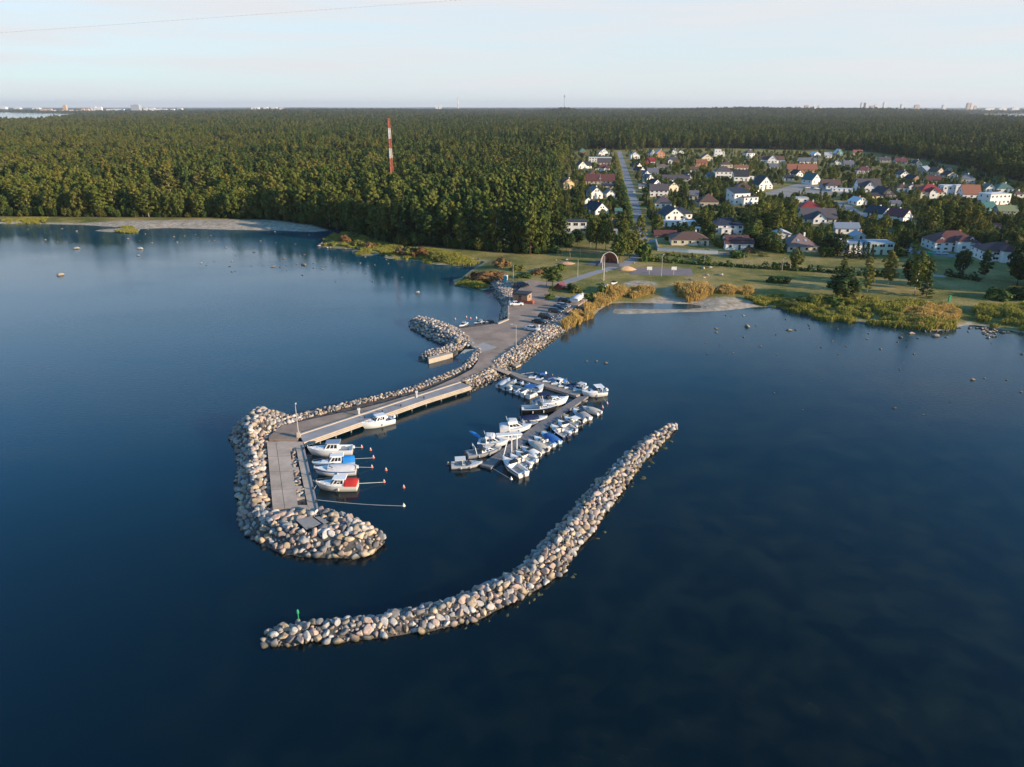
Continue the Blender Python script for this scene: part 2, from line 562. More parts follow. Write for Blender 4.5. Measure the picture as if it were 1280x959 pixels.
# ------------------------------------------------------------------ water
def water_mat():
    m = bpy.data.materials.new('water'); m.use_nodes = True
    nt = m.node_tree; L = nt.links.new; b = nt.nodes['Principled BSDF']
    ge = N(nt, 'ShaderNodeNewGeometry')
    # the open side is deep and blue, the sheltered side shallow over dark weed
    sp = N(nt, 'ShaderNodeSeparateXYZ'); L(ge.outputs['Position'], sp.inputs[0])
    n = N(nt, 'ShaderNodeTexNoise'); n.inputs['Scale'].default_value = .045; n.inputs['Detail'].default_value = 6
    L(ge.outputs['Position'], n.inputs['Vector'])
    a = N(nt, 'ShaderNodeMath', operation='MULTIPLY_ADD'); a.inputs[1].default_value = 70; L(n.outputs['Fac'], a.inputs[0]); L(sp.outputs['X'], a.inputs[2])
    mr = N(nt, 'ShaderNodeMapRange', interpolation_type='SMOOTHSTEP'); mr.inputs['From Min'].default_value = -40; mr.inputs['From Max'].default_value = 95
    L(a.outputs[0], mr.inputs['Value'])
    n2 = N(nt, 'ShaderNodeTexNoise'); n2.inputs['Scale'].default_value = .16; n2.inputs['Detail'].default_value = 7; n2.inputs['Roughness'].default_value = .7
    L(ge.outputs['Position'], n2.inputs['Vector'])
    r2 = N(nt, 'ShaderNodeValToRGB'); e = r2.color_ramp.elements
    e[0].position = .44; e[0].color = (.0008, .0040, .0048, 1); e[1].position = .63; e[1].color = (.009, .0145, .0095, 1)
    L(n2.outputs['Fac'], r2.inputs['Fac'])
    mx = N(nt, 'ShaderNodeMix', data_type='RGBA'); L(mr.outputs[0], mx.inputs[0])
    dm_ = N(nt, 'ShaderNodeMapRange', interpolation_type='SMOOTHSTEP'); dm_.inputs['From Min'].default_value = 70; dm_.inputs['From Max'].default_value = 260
    L(sp.outputs['Y'], dm_.inputs['Value'])                     # depth and lens falloff outside, blue sky reflection in the bay, painted as colour
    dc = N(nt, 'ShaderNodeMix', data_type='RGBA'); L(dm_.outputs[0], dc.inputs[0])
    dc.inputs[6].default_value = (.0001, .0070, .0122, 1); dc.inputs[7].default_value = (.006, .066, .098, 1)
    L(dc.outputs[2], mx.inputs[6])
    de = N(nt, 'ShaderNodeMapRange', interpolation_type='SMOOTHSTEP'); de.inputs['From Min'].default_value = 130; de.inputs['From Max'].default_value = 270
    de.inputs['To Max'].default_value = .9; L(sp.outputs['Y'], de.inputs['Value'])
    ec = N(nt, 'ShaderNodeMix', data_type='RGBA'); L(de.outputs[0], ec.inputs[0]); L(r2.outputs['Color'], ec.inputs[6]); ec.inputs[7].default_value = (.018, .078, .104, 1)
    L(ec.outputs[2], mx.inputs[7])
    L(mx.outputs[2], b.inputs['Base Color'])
    b.inputs['IOR'].default_value = 1.333
    # ripples: a light wind, stronger on the open side
    mp = N(nt, 'ShaderNodeMapping'); mp.inputs['Scale'].default_value = (.75, 1.5, 1); mp.inputs['Rotation'].default_value = (0, 0, R(12))
    L(ge.outputs['Position'], mp.inputs['Vector'])
    w1 = N(nt, 'ShaderNodeTexNoise'); w1.inputs['Scale'].default_value = 1.1; w1.inputs['Detail'].default_value = 5; w1.inputs['Roughness'].default_value = .62
    w2 = N(nt, 'ShaderNodeTexNoise'); w2.inputs['Scale'].default_value = .012; w2.inputs['Detail'].default_value = 4
    L(mp.outputs[0], w1.inputs['Vector']); L(mp.outputs[0], w2.inputs['Vector'])
    rr = N(nt, 'ShaderNodeMapRange'); rr.inputs['From Min'].default_value = .38; rr.inputs['From Max'].default_value = .62
    rr.inputs['To Min'].default_value = .25; rr.inputs['To Max'].default_value = 1.0
    L(w2.outputs['Fac'], rr.inputs['Value'])
    rg = N(nt, 'ShaderNodeMapRange'); rg.inputs['From Min'].default_value = .38; rg.inputs['From Max'].default_value = .62
    rg.inputs['To Min'].default_value = .03; rg.inputs['To Max'].default_value = .13; L(w2.outputs['Fac'], rg.inputs['Value']); L(rg.outputs[0], b.inputs['Roughness'])
    mm = N(nt, 'ShaderNodeMath', operation='MULTIPLY'); L(w1.outputs['Fac'], mm.inputs[0]); L(rr.outputs[0], mm.inputs[1])
    bp = N(nt, 'ShaderNodeBump'); bp.inputs['Strength'].default_value = .6; bp.inputs['Distance'].default_value = .10
    L(mm.outputs[0], bp.inputs['Height']); L(bp.outputs[0], b.inputs['Normal'])
    return m


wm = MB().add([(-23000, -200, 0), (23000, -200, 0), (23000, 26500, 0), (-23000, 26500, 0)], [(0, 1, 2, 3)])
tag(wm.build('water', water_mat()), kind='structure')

# ------------------------------------------------------------------ piers, banks
M_ASPH = mat('asphalt', (.32, .24, .185), .9, .30, .22, .2, bump=.3, bscale=20)
M_ROAD = mat('road_asphalt', (.27, .265, .27), .9, .15, .1, .2)
M_CONC = mat('concrete', (.47, .37, .285), .85, .26, .28, .25, bump=.15)
M_CONC_G = mat('grey_concrete', (.30, .29, .29), .8, .22, .25, .3)
M_CONC_L = mat('pale_concrete', (.43, .365, .295), .85, .14, .6, .25)
M_BANK = mat('bank_stone', (.10, .09, .08), .95, .5, 1.2, .1, bump=1, bscale=1.5)
M_DARK = mat('joint_and_shade_black', (.012, .012, .013), .9)
M_WOODP = mat('weathered_planks', (.30, .25, .21), .85, .2, 2.0, .2)
M_WOODG = mat('grey_planks', (.20, .185, .18), .8, .18, 2.0, .25)

BREAK_BOT = [(326.6, 807), (366, 808), (390, 803), (418.5, 805), (451, 799.5), (477.5, 798), (506, 793), (539, 789), (571.6, 782), (600, 775), (625, 762), (662.6, 743.7), (680, 731),
             (705, 718.7), (711, 706), (725, 683.7), (740, 668.6), (753, 646), (766, 631), (778.7, 613.6), (794, 593.6), (806, 576), (821, 563.5), (834, 548.5), (849, 533)]
BREAK_TOP = [(845, 526), (830, 531), (805, 545), (780, 565), (755, 590), (735, 607.6), (722.6, 625), (705, 642.6), (685, 665), (662.6, 690), (642.6, 710), (612.5, 723), (578, 738),
             (550, 748), (528, 753.6), (495, 761), (455.6, 768), (414, 771), (374.7, 775.5), (336, 779)]
P_BREAK = np.vstack([poly(BREAK_BOT, 0), poly(BREAK_TOP, .9)])
HOOK = [(352, 525), (330, 521), (308, 525), (293, 537), (287, 547), (290, 558), (296, 570), (297, 590), (293, 612), (299, 630), (296, 652), (305, 666), (322.5, 679), (345, 689.5), (368, 695),
        (390, 697), (418, 698), (445, 698), (464, 694), (483, 677), (468, 667), (445, 655), (420, 648), (398, 641)]
P_HOOK = np.vstack([poly(HOOK, 0), poly([(396, 639), (341, 638), (338.5, 620), (336, 588), (333.5, 553), (336, 545), (353, 531), (378, 524)], 1.3)])
# causeway with the parking lot, its toe line
CAUSE = [(334, 525), (365, 520), (420, 508), (470, 496), (505, 488.5), (542, 475.5), (567, 465), (579, 459), (577, 453), (574, 450), (564, 447), (540, 452), (524, 450), (522, 446), (535, 441),
         (556, 435.6), (555, 426.5), (542, 424), (527, 415.5), (511, 407.5), (510, 402), (525, 398), (535, 400), (562, 408), (568, 411.5), (600, 408), (622, 405.5), (624, 401),
         (625.5, 390), (627.5, 380.5), (620, 368.5), (611, 356), (614, 350), (640, 346), (720, 360), (740, 390), (712, 412), (696, 420), (680, 432.5), (666, 441), (649, 455), (632, 460), (630, 468), (624, 469.5), (618, 473), (590, 486),
         (587, 489), (533, 505), (457.6, 532), (380, 557), (397.5, 638), (341, 638), (333, 553)]
P_CAUSE = poly(CAUSE, 0)
TOP = 1.53

px_, py_ = np.arange(-72, 80.1, .5), np.arange(58, 300.1, .5)
BX, BY = np.meshgrid(px_, py_)
bx, by = BX.ravel(), BY.ravel()
d1, d2, d3 = sdf(P_BREAK, bx, by), sdf(P_HOOK, bx, by), sdf(P_CAUSE, bx, by)
WALL_R = poly([(617, 455), (645, 435), (673, 414), (698, 396), (714, 397), (711, 408), (697, 419), (681, 431.5), (649, 454), (633, 459.5), (622, 460)], 1.0)
WALL_N = poly([(336, 527), (365, 519), (420, 506.5), (470, 494.5), (505, 486.5), (542, 473), (566, 463), (578, 456), (590, 444.5), (597, 435.5), (602, 438), (597.5, 449), (590, 457.5), (568, 467.5), (544, 478.4),
               (505, 491.6), (470, 499.6), (420, 512.4), (376, 524), (352, 532), (337, 546)], 1.4)
WALL_Q = poly([(575.5, 478), (600, 468), (618, 459.5), (631, 459), (632, 468), (624, 469.5), (618, 472.8), (590, 485.5)], 1.0)
ARM = poly([(511, 407), (510.5, 402.5), (525, 398), (535, 400), (562, 408), (572, 413), (585, 424), (592, 432), (580, 437), (557, 438), (555, 427), (542, 424), (527, 415.5)], .8)
SLIPW = poly([(522, 449.5), (522.5, 446), (536, 441), (560, 437), (580, 436), (582, 439), (566, 442), (538, 448), (536, 452)], .6)
SEAW = poly([(623.5, 402), (625, 391), (627, 381), (620, 369), (611, 356), (617, 349), (628, 347), (640, 357), (640.5, 370), (637, 384), (634.5, 398)], .8)
INNER = poly([(578, 452), (584, 446), (594, 440), (598, 443), (595, 451), (586, 457), (579, 459)], .6)


def crest(P, slope, top):
    return np.where(True, np.clip(sdf(P, bx, by) * slope, -3, top), 0)


h = np.maximum.reduce([crest(P_BREAK, .62, 1.75), np.clip(sdf(P_HOOK, bx, by) * .95, -3, np.where(by < gp(640, 640, 1.5).y, 2.2, 3.3)), np.where(d3 > 0, np.minimum(d3 * .8, 1.2), d3 * .7),
                       np.where(sdf(WALL_R, bx, by) > 0, np.minimum(d3 * .75, 1.5), -3), np.where(sdf(ARM, bx, by) > 0, crest(ARM, .6, 1.9), -3)])
# inner slope of the hook towards its slab
SLAB_POLY = poly([(333.5, 552.5), (378, 552.5), (397.6, 636.6), (341, 635.5)], TOP)
ds = sdf(SLAB_POLY, bx, by)
h = np.minimum(h, np.where(ds > -6, 1.15 + np.clip(-ds - .2, 0, 6) * .85, 9))
RAMP = poly([(598, 436), (579.5, 436.3), (563, 450), (577, 459.5), (588, 449)], .6)
h = np.where(sdf(RAMP, bx, by) > 0, np.minimum(h, -.9), h)
ok = h > -1.2
H_BANK = h.reshape(BX.shape)


def bank_h(x, y):
    i = np.clip(((np.asarray(y) - py_[0]) / .5).astype(int), 0, len(py_) - 1)
    j = np.clip(((np.asarray(x) - px_[0]) / .5).astype(int), 0, len(px_) - 1)
    return H_BANK[i, j]


nx, ny = len(px_), len(py_)
q = (np.arange(ny - 1)[:, None] * nx + np.arange(nx - 1)[None, :]).ravel()
F = np.stack([q, q + 1, q + nx + 1, q + nx], 1)
F = F[ok[F].any(1)]
used = np.unique(F)
mp_ = np.full(len(bx), -1); mp_[used] = np.arange(len(used))
bz = np.maximum(h, -1.5) + (vnoise(bx, by, 1.2, 5) - .5) * .25 - .05
# stay below the land where the bank meets it
bz = np.where(by > 262, np.minimum(bz, 1.1), bz)
tag(link('rubble_bank', fast_mesh('rubble_bank', np.stack([bx, by, bz], 1)[used], mp_[F], M_BANK, smooth=True)), kind='structure')

# asphalt of the lot and of the road along the mole (one prism), z 0.4..1.5
ASPH = [(336, 549), (336, 545.5), (352.6, 532), (377.6, 526.5), (410, 519.3), (445, 512.3), (480, 503.3), (505, 496), (530, 488.8), (546, 482.5), (570, 472), (590, 461.5), (597, 452), (600.5, 440), (596, 434), (590, 432.5),
        (579, 421), (568, 411.5), (600, 407.5), (621.5, 404), (634.5, 399), (635, 385), (637.5, 372), (650, 360), (654, 352), (664, 350), (690, 353), (684, 364), (690, 368), (705, 372), (722, 372.5), (735, 374), (727, 379),
        (706, 391), (673, 414.5), (645, 435.5), (618, 455), (600, 465.5), (576, 477), (510, 498.6), (446, 519.8), (375, 543.4), (372, 549.5)]
tag(MB().prism(poly(ASPH, TOP), .2, TOP).build('parking_lot', M_ASPH), kind='structure')
# quay: deck on piles with a pale stepped front
kerb = poly([(374.5, 544), (446, 520.6), (510, 499.4), (576, 478.2)], TOP)
front = poly([(379.6, 553), (457.6, 525.6), (533, 499.5), (588, 482.5)], TOP)
qk = MB().prism(np.vstack([kerb, front[::-1]]), 1.05, TOP + .03)
dq = qk.build('quay', M_CONC_G); tag(dq, kind='structure')


def offset_strip(pts, a, b):
    """polygon between two lines parallel to pts, at offsets a and b to its right"""
    pts = [Vector((p[0], p[1])) for p in pts]
    la, lb = [], []
    for i, p in enumerate(pts):
        d = (pts[min(i + 1, len(pts) - 1)] - pts[max(i - 1, 0)]).normalized()
        nr = Vector((d.y, -d.x))
        la.append(p + nr * a); lb.append(p + nr * b)
    return [tuple(v) for v in la + lb[::-1]]


tag(MB().prism(offset_strip(kerb, -.35, .15), 1.1, TOP + .22).build('quay_kerb', M_CONC_L), kind='structure')
fb = MB()
for k, (zz, o) in enumerate(((1.53, .0), (1.22, .16), (.92, .28))):
    fb.prism(offset_strip(front, -.35, .10 + o * .5), zz - .24, zz + .02)
tag(fb.build('quay_fender_beams', M_CONC_L), kind='structure')
tag(MB().prism(offset_strip(front, -2.2, -1.2), -1, 1.06).build('quay_underdeck_shade', M_DARK), kind='structure')  # near-black strip that paints in the shade below the piled deck
pl = MB()
fv = [Vector((p[0], p[1])) for p in front]
for a, b in zip(fv[:-1], fv[1:]):
    n = int((b - a).length / 3.2)
    for k in range(n + 1):
        p = a + (b - a) * k / max(n, 1)
        d = (b - a).normalized(); p = p + Vector((-d.y, d.x)) * .25
        pl.tube([(p.x, p.y, -1), (p.x, p.y, 1.07)], .16, 8)
tag(pl.build('quay_piles', M_WOODG), kind='structure')

# hook slab with its three open bays
slab = MB()
slab.prism(poly([(333.5, 552.5), (361, 551.6), (373, 636), (341, 635.5)], TOP), .4, TOP + .02)
slab.prism(poly([(361, 551.6), (378.3, 552.4), (379.4, 557), (370, 560), (362.2, 560)], TOP), .4, TOP + .02)
slab.prism(poly([(370, 560), (379.4, 557), (397.8, 636.6), (385.5, 636.4)], TOP), .4, TOP + .02)
for q4 in ([(365.6, 584), (373, 584), (374.2, 588.5), (366.3, 588.5)], [(368.9, 607.5), (377.8, 607.5), (378.7, 612), (369.6, 612)], [(370.9, 621), (380.9, 621), (381.4, 623), (371.2, 623)], [(372.4, 631.5), (384, 631.5), (385.5, 636.4), (373, 636)]):
    slab.prism(poly(q4, TOP), .4, TOP + .016)
tag(slab.build('pier_slab', M_CONC), kind='structure')
jt = MB()
for a, b in (((345, 553), (356, 636)), ((336, 571), (364, 570)), ((337.5, 590), (366.5, 589.5)), ((339, 612), (369.6, 611.5)), ((373.5, 575), (383.2, 574)), ((378, 596), (388.2, 594.6)), ((382.6, 618), (393.5, 616.4))):
    A, B = gp(*a, TOP), gp(*b, TOP)
    d = (B - A).normalized(); nr = Vector((-d.y, d.x, 0)) * .028
    z = TOP + .026
    jt.add([(p.x, p.y, z) for p in (A - nr, B - nr, B + nr, A + nr)], [(0, 1, 2, 3)])
tag(jt.build('pier_slab_joints', M_DARK), kind='structure')
tag(MB().prism(offset_strip(poly([(379.4, 557), (397.8, 636.6)], TOP), -.06, .25), .5, TOP + .14).build('pier_edge_beam', M_CONC_G), kind='structure')
# concrete blocks dumped on the hook's end, slipway, its pier, patches
hb = MB()
hb.hexa([gp(*p, 1.6) for p in ((369, 652), (390, 647), (402, 657), (382, 664))], [gp(*p, 2.75) for p in ((370, 650), (389, 645), (402, 655), (383, 662))])
tag(hb.build('concrete_slab', mat('slab_concrete', (.30, .27, .24), .9, .15)), 'flat broken concrete slab lying among boulders at the tip of the hooked mole', 'concrete slab')
hb = MB()
hb.hexa([gp(*p, 1.6) for p in ((393, 648), (399, 647), (411, 654), (405, 657))], [gp(*p, 2.85) for p in ((393, 646.5), (399, 645.5), (411, 652.5), (405, 655))])
tag(hb.build('concrete_slab', mat('slab_concrete', (.30, .27, .24))), 'smaller concrete slab beside a broken slab among boulders at the mole tip', 'concrete slab')
sl_ = MB()
a = poly([(597, 436), (581, 436.5)], TOP); b = poly([(566, 449), (584, 455)], 0)
sl_.slab([(a[0][0], a[0][1], 1.45), (a[1][0], a[1][1], 1.45), (b[0][0], b[0][1], -.3), (b[1][0], b[1][1], -.3)], 1.5)
tag(sl_.build('slipway', mat('slip_concrete', (.26, .27, .25), .7)), kind='structure')
tag(MB().prism(poly([(534.5, 446.5), (563, 439.5), (566, 441.5), (536, 449.3)], 1.2), -1, 1.2).build('slipway_pier', M_CONC_L), kind='structure')
tag(MB().prism(poly([(592, 434), (604, 428), (621, 434), (610, 438.5), (600, 440)], TOP), 1.3, TOP + .012).build('slipway_apron', mat('apron', (.36, .33, .30), .9, .2, .3)), kind='structure')
tag(MB().prism(poly([(567.5, 411.2), (573, 410.5), (590, 424), (598, 433.5), (591, 434)], TOP), 1.2, TOP + .10).build('gravel_verge', mat('gravel_verge', (.36, .30, .235), .95, .3, 2)), kind='structure')
tag(MB().prism(poly([(621.5, 404.2), (634.5, 399.2), (634.8, 384), (637.5, 372), (638.8, 372), (636.2, 384), (636, 400), (623, 405.4)], TOP), 1.0, TOP + .28).build('lot_kerb', M_CONC_L), kind='structure')
# roads on land
def strip(name, pts, m, z=.02):
    P = poly(pts, ZG)
    return tag(MB().prism(P, ZG - .3, ZG + z).build(name, m), kind='structure')


strip('road', [(771.5, 189), (776.5, 189), (782, 205), (788, 222), (793, 237), (797.5, 252), (803, 270), (808, 288), (809, 300), (806.5, 311), (801, 320), (790, 330), (773, 335.5), (755, 340), (735, 346.5), (718, 352.5),
               (700, 357.5), (690, 355), (705, 350.5), (720, 346), (737, 340.5), (757, 335), (779, 328), (791, 320), (798, 311), (799, 300), (796, 288), (791, 270), (786.5, 252), (783, 237), (779, 222), (775, 205)], M_ROAD)
strip('side_road', [(787.2, 252.4), (800, 252.6), (806, 251.6), (806, 250.2), (786.6, 250.3)], M_ROAD, .03)
strip('gravel_drive', [(790, 299), (822, 299.5), (822, 303), (808, 303.5)], mat('gravel_drive', (.33, .30, .26), .95), .03)
strip('village_square', [(985, 233), (1000, 228.5), (1030, 233), (1045, 238.5), (1040, 243), (1000, 245), (975, 247), (955, 241)], mat('square_gravel', (.26, .24, .21), .95, .3, .1), .024)
strip('side_road', [(1040, 253), (1054, 252), (1075, 264), (1092, 270), (1086, 274), (1062, 268)], M_ROAD, .03)
strip('side_road', [(1112, 290), (1122, 296), (1132, 305), (1146, 313), (1200, 319), (1198, 322), (1140, 317.5), (1124, 308), (1108, 294)], M_ROAD, .03)
strip('side_road', [(1092, 239.5), (1086, 236.5), (1046, 238.3), (1046, 241.3), (1085, 243)], M_ROAD, .028)
strip('footpath', [(1166, 343), (1182, 344.6), (1182, 346.8), (1166, 345.6)], M_CONC_L, .02)
strip('basketball_court', [(790.5, 335), (864, 336), (866.5, 345.2), (786, 343)], mat('court_asphalt', (.21, .17, .165), .9, .1, .3), .012)
strip('stage_apron', [(731, 331), (748, 325.5), (770, 327), (771, 330), (752, 333.2)], mat('apron_dark', (.11, .10, .115), .9), .12)
strip('lawn', [(875, 269.5), (935, 269.5), (936, 265), (876, 264)], mat('lawn_yellow', (.15, .155, .035), .95, .2, .3), .01)

# ------------------------------------------------------------------ floating pontoons
pt = thing('pontoon', 'long brown planked floating pontoon running out from the stone mole', 'pontoon')
P1 = poly([(634, 465.5), (640, 464.6), (729, 490.5), (720, 495.2), (650, 473.6)], .5)
MB().prism(P1, -.2, .55).build('deck', M_WOODP, pt)
pt = thing('gangway', 'sloping brown gangway leading from the asphalt lot down to the pontoon', 'gangway')
gw = MB(); A, B = gp(617, 458.6, 1.6), gp(637, 466.5, .65)
d = (B - A).normalized(); nr = Vector((-d.y, d.x, 0)).normalized() * 1.0
gw.slab([A - nr, B - nr, B + nr, A + nr], .15)
gw.build('deck', M_WOODP, pt)
rl = MB()
for s in (-1, 1):
    rl.tube([A + nr * s + Vector((0, 0, .9)), B + nr * s + Vector((0, 0, .9))], .03)
    for k in range(6):
        p = A + (B - A) * k / 5 + nr * s
        rl.tube([p, p + Vector((0, 0, .9))], .025, 5)
rl.build('railing', M_CONC_G, pt)
pt = thing('pontoon', 'long grey planked floating pontoon lined by motor boats on both sides', 'pontoon')
P2 = poly([(600, 581), (631, 559.5), (671, 530), (721.6, 496.6), (735.5, 495.4), (709, 513.6), (687, 533), (622, 577), (613.5, 584.7)], .5)
P2[3] = gp(723, 495.6, .5)[:2]
MB().prism(P2, .08, .5).build('deck', M_WOODG, pt)
fl = MB()
for k in range(9):
    p = Vector(P2[0]) * (1 - (k + .5) / 9) + Vector(P2[3]) * ((k + .5) / 9)
    e = Vector(P2[8]) * (1 - (k + .5) / 9) + Vector(P2[4]) * ((k + .5) / 9)
    c = (p + e) / 2
    ang = math.atan2(P2[3][1] - P2[0][1], P2[3][0] - P2[0][0])
    fl.box(c.x, c.y, -.08, 3.2, 2.6, .36, ang)
fl.build('float', mat('float', (.06, .06, .06), .6), pt)
for fr in (.10, .22, .34, .46, .58, .70, .82, .93):                 # short bracket fingers on the sunny side
    a = Vector(P2[8]) * (1 - fr) + Vector(P2[4]) * fr
    dd = (Vector(P2[4]) - Vector(P2[8])).normalized(); nn = Vector((dd.y, -dd.x))
    c = a + nn * .5
    MB().box(c.x, c.y, .44, .9, .9, .12, math.atan2(dd.y, dd.x)).build('bracket', mat('new_planks', (.45, .33, .20), .8), pt)
# white canopy frame standing on the grey pontoon
cf = thing('canopy_frame', 'white flat canopy on slender white posts standing over the grey pontoon', 'canopy')
cm = mat('white_metal', (.78, .76, .72), .4, .04)
mb = MB()
b0, b1, b2 = gp(628.5, 573, .5), gp(639.5, 567, .5), gp(646, 562.5, .5)
t0 = gp(636, 544, 4.2)
mb.tube([b0, t0], .09, 8); mb.tube([b1, (b1.x, b1.y, 4.4)], .11, 8); mb.tube([b2, (b2.x, b2.y, 4.4)], .11, 8)
mb.build('post', cm, cf)
q0, q1, q2, q3 = gp(619.5, 541.5, 4.5), gp(650, 539.8, 4.5), gp(653, 542.2, 4.5), gp(621, 545, 4.5)
MB().slab([q0, q1, q2, q3], .22).build('roof', cm, cf)
rf = tag(MB().prism(poly([(640, 456.2), (647, 453.6), (651.5, 455.6), (645, 458.6)], .5), .1, .55).build('raft', mat('raft_wood', (.40, .33, .25), .9)), 'small square swimming raft moored beside the stone mole', 'raft')

# ------------------------------------------------------------------ boulders
ROCKC = {'pale grey': (.39, .365, .335), 'pinkish': (.38, .285, .235), 'tan': (.40, .315, .22), 'dark grey': (.18, .17, .165)}
RM = {k: mat('granite_' + k.replace(' ', '_'), c, .85, .28, 2.2, .25, bump=.45, bscale=5, rnd=.34, wet=True) for k, c in ROCKC.items()}
TONES = list(ROCKC)


def rock_mesh(seed, sub):
    bm = bmesh.new()
    bmesh.ops.create_icosphere(bm, subdivisions=sub, radius=1)
    rr = random.Random(seed)
    off = Vector((rr.uniform(0, 99), rr.uniform(0, 99), rr.uniform(0, 99)))
    planes = [(Vector((rr.gauss(0, 1), rr.gauss(0, 1), rr.gauss(0, 1))).normalized(), rr.uniform(.44, .80)) for _ in range(rr.randint(7, 12))]
    st = Vector((rr.uniform(.85, 1.3), rr.uniform(.75, 1.05), rr.uniform(.62, .9)))
    for v in bm.verts:
        p = v.co.normalized()
        q = p.copy()
        for n, dd in planes:
            t = q.dot(n)
            if t > dd:
                q -= n * (t - dd) * (.97 if seed % 3 else .85)
        q *= 1 + .16 * mnoise.noise(p * 1.6 + off) + .05 * mnoise.noise(p * 4.5 + off)
        v.co = Vector((q.x * st.x, q.y * st.y, q.z * st.z))
    vs = np.array([v.co[:] for v in bm.verts]); fs = np.array([[v.index for v in f.verts] for f in bm.faces])
    bm.free()
    return vs, fs


ROCK_HI = [rock_mesh(100 + i, 3) for i in range(12)]
ROCK_LO = [rock_mesh(100 + i, 2) for i in range(12)]
ROCK_ME = {(i, t): fast_mesh('boulder', *ROCK_HI[i], RM[t], smooth=True) for i in range(12) for t in TONES}


def darts(P, rmin, rmax, tries, pw=1.6, pack=.72, fill=0):
    """pack circles of mixed radius into a polygon, big ones first"""
    lo, hi = P.min(0), P.max(0)
    c = RNG.uniform(lo, hi, (tries * 4, 2))
    c = c[sdf(P, c[:, 0], c[:, 1]) > .1][:tries]
    r = rmin + (rmax - rmin) * RNG.random(len(c)) ** pw
    o = np.argsort(-r + RNG.normal(0, (rmax - rmin) * .08, len(r)))
    A = np.zeros((len(c), 3)); n = 0
    for i in o:
        if n:
            dd = np.hypot(A[:n, 0] - c[i, 0], A[:n, 1] - c[i, 1])
            if (dd < pack * (A[:n, 2] + r[i])).any():
                continue
        A[n] = (c[i, 0], c[i, 1], r[i]); n += 1
    A = A[:n]
    if fill:                                                    # rubble in the gaps
        c = RNG.uniform(lo, hi, (fill * 4, 2)); c = c[sdf(P, c[:, 0], c[:, 1]) > .05][:fill]
        B = np.zeros((len(c), 3)); m = 0
        for x, y in c:
            r = RNG.uniform(.75, 1.25) * rmin
            if (np.hypot(A[:, 0] - x, A[:, 1] - y) < .80 * A[:, 2] + .35 * r).any(): continue
            if m and (np.hypot(B[:m, 0] - x, B[:m, 1] - y) < .75 * (B[:m, 2] + r)).any(): continue
            B[m] = (x, y, r); m += 1
        A = np.vstack([A, B[:m]])
    return A


SLABS = poly([(369, 650.5), (390, 644.6), (399, 645), (412, 652.6), (405, 656), (383, 663)], 2.6)
rocks = []                                                      # x, y, z, r, zone


def lay(P, rmin, rmax, tries, zone, lift=.35, **k):
    A = darts(P, rmin, rmax, tries, **k)
    z = np.maximum(bank_h(A[:, 0], A[:, 1]), -.25)
    for (x, y, r), zz in zip(A, z):
        if float(sdf(SLABS, np.array([x]), np.array([y]))[0]) > -r * .6: continue
        rocks.append((x, y, zz + r * lift * RNG.uniform(.5, 1.25), r, zone))


lay(P_BREAK, .17, .58, 46000, 'curved breakwater in open water', pack=.70, pw=2.0, fill=9000)
lay(P_HOOK, .20, .66, 42000, 'end of the hooked mole', pack=.70, pw=2.0, fill=14000)
lay(WALL_R, .18, .46, 16000, 'sunny wall below the parking lot', lift=.4, fill=5000)
lay(WALL_N, .18, .44, 14000, 'low wall along the mole road', lift=.6)
lay(WALL_Q, .18, .48, 6000, 'slope beside the quay', lift=.5)
lay(ARM, .2, .55, 9000, 'short arm beside the slipway', lift=.5)
lay(SLIPW, .2, .42, 2500, 'slipway pier', lift=.5)
lay(INNER, .2, .45, 2500, 'shaded slope beside the slipway', lift=.5)
lay(SEAW, .2, .45, 9000, 'shaded seawall behind the kiosk', lift=.5)
for q4 in ([(362.6, 560), (370, 560), (373, 584), (365, 584)], [(366.5, 588.5), (374.6, 588.5), (378, 607), (369, 607)], [(370, 612), (379, 612), (381, 620.6), (371, 620.6)], [(371.4, 623), (381.6, 623), (383.6, 631), (372.6, 631)]):
    lay(poly(q4, 1.2), .25, .45, 300, 'open bays of the concrete pier', lift=.2)
sc_ = []
for i, (x, y, z, r, zn) in enumerate(rocks):
    px, py, zc = proj(x, y, z)
    sc_.append(r / zc * (1.0 if bank_h(x, y) > .1 else .8))
order = np.argsort(-np.array(sc_))
single = set(order[:296].tolist())
SV, SF, SMI = [], [], []
off = 0
for i, (x, y, z, r, zn) in enumerate(rocks):
    k = RNG.integers(12)
    tone = RNG.choice(TONES, p=[.32, .25, .26, .17])
    e = (RNG.normal(0, .35), RNG.normal(0, .35), RNG.uniform(0, 6.28))
    if i in single:
        o = link('boulder', ROCK_ME[(int(k), tone)], None, (x, y, z))
        o.rotation_euler = e
        o.scale = (r * 1.12, r * 1.12, r * 1.12)
        tag(o, f'large {tone} granite boulder on the {zn}', 'boulder', f'{tone} boulders of the {zn}')
    else:
        v, f = ROCK_LO[k]
        M = np.array(Matrix.Rotation(e[2], 3, 'Z') @ Matrix.Rotation(e[0], 3, 'X') @ Matrix.Rotation(e[1], 3, 'Y'))
        SV.append(v @ M.T * r * 1.12 + np.array((x, y, z))); SF.append(f + off); off += len(v)
        SMI.append(np.full(len(f), TONES.index(tone)))
o = link('boulder_pile', fast_mesh('boulder_pile', np.vstack(SV), np.vstack(SF), [RM[t] for t in TONES], np.concatenate(SMI), True))
tag(o, 'smaller boulders and riprap heaped along the moles and the breakwater', 'boulders', kind='stuff')
print('rocks', len(rocks))
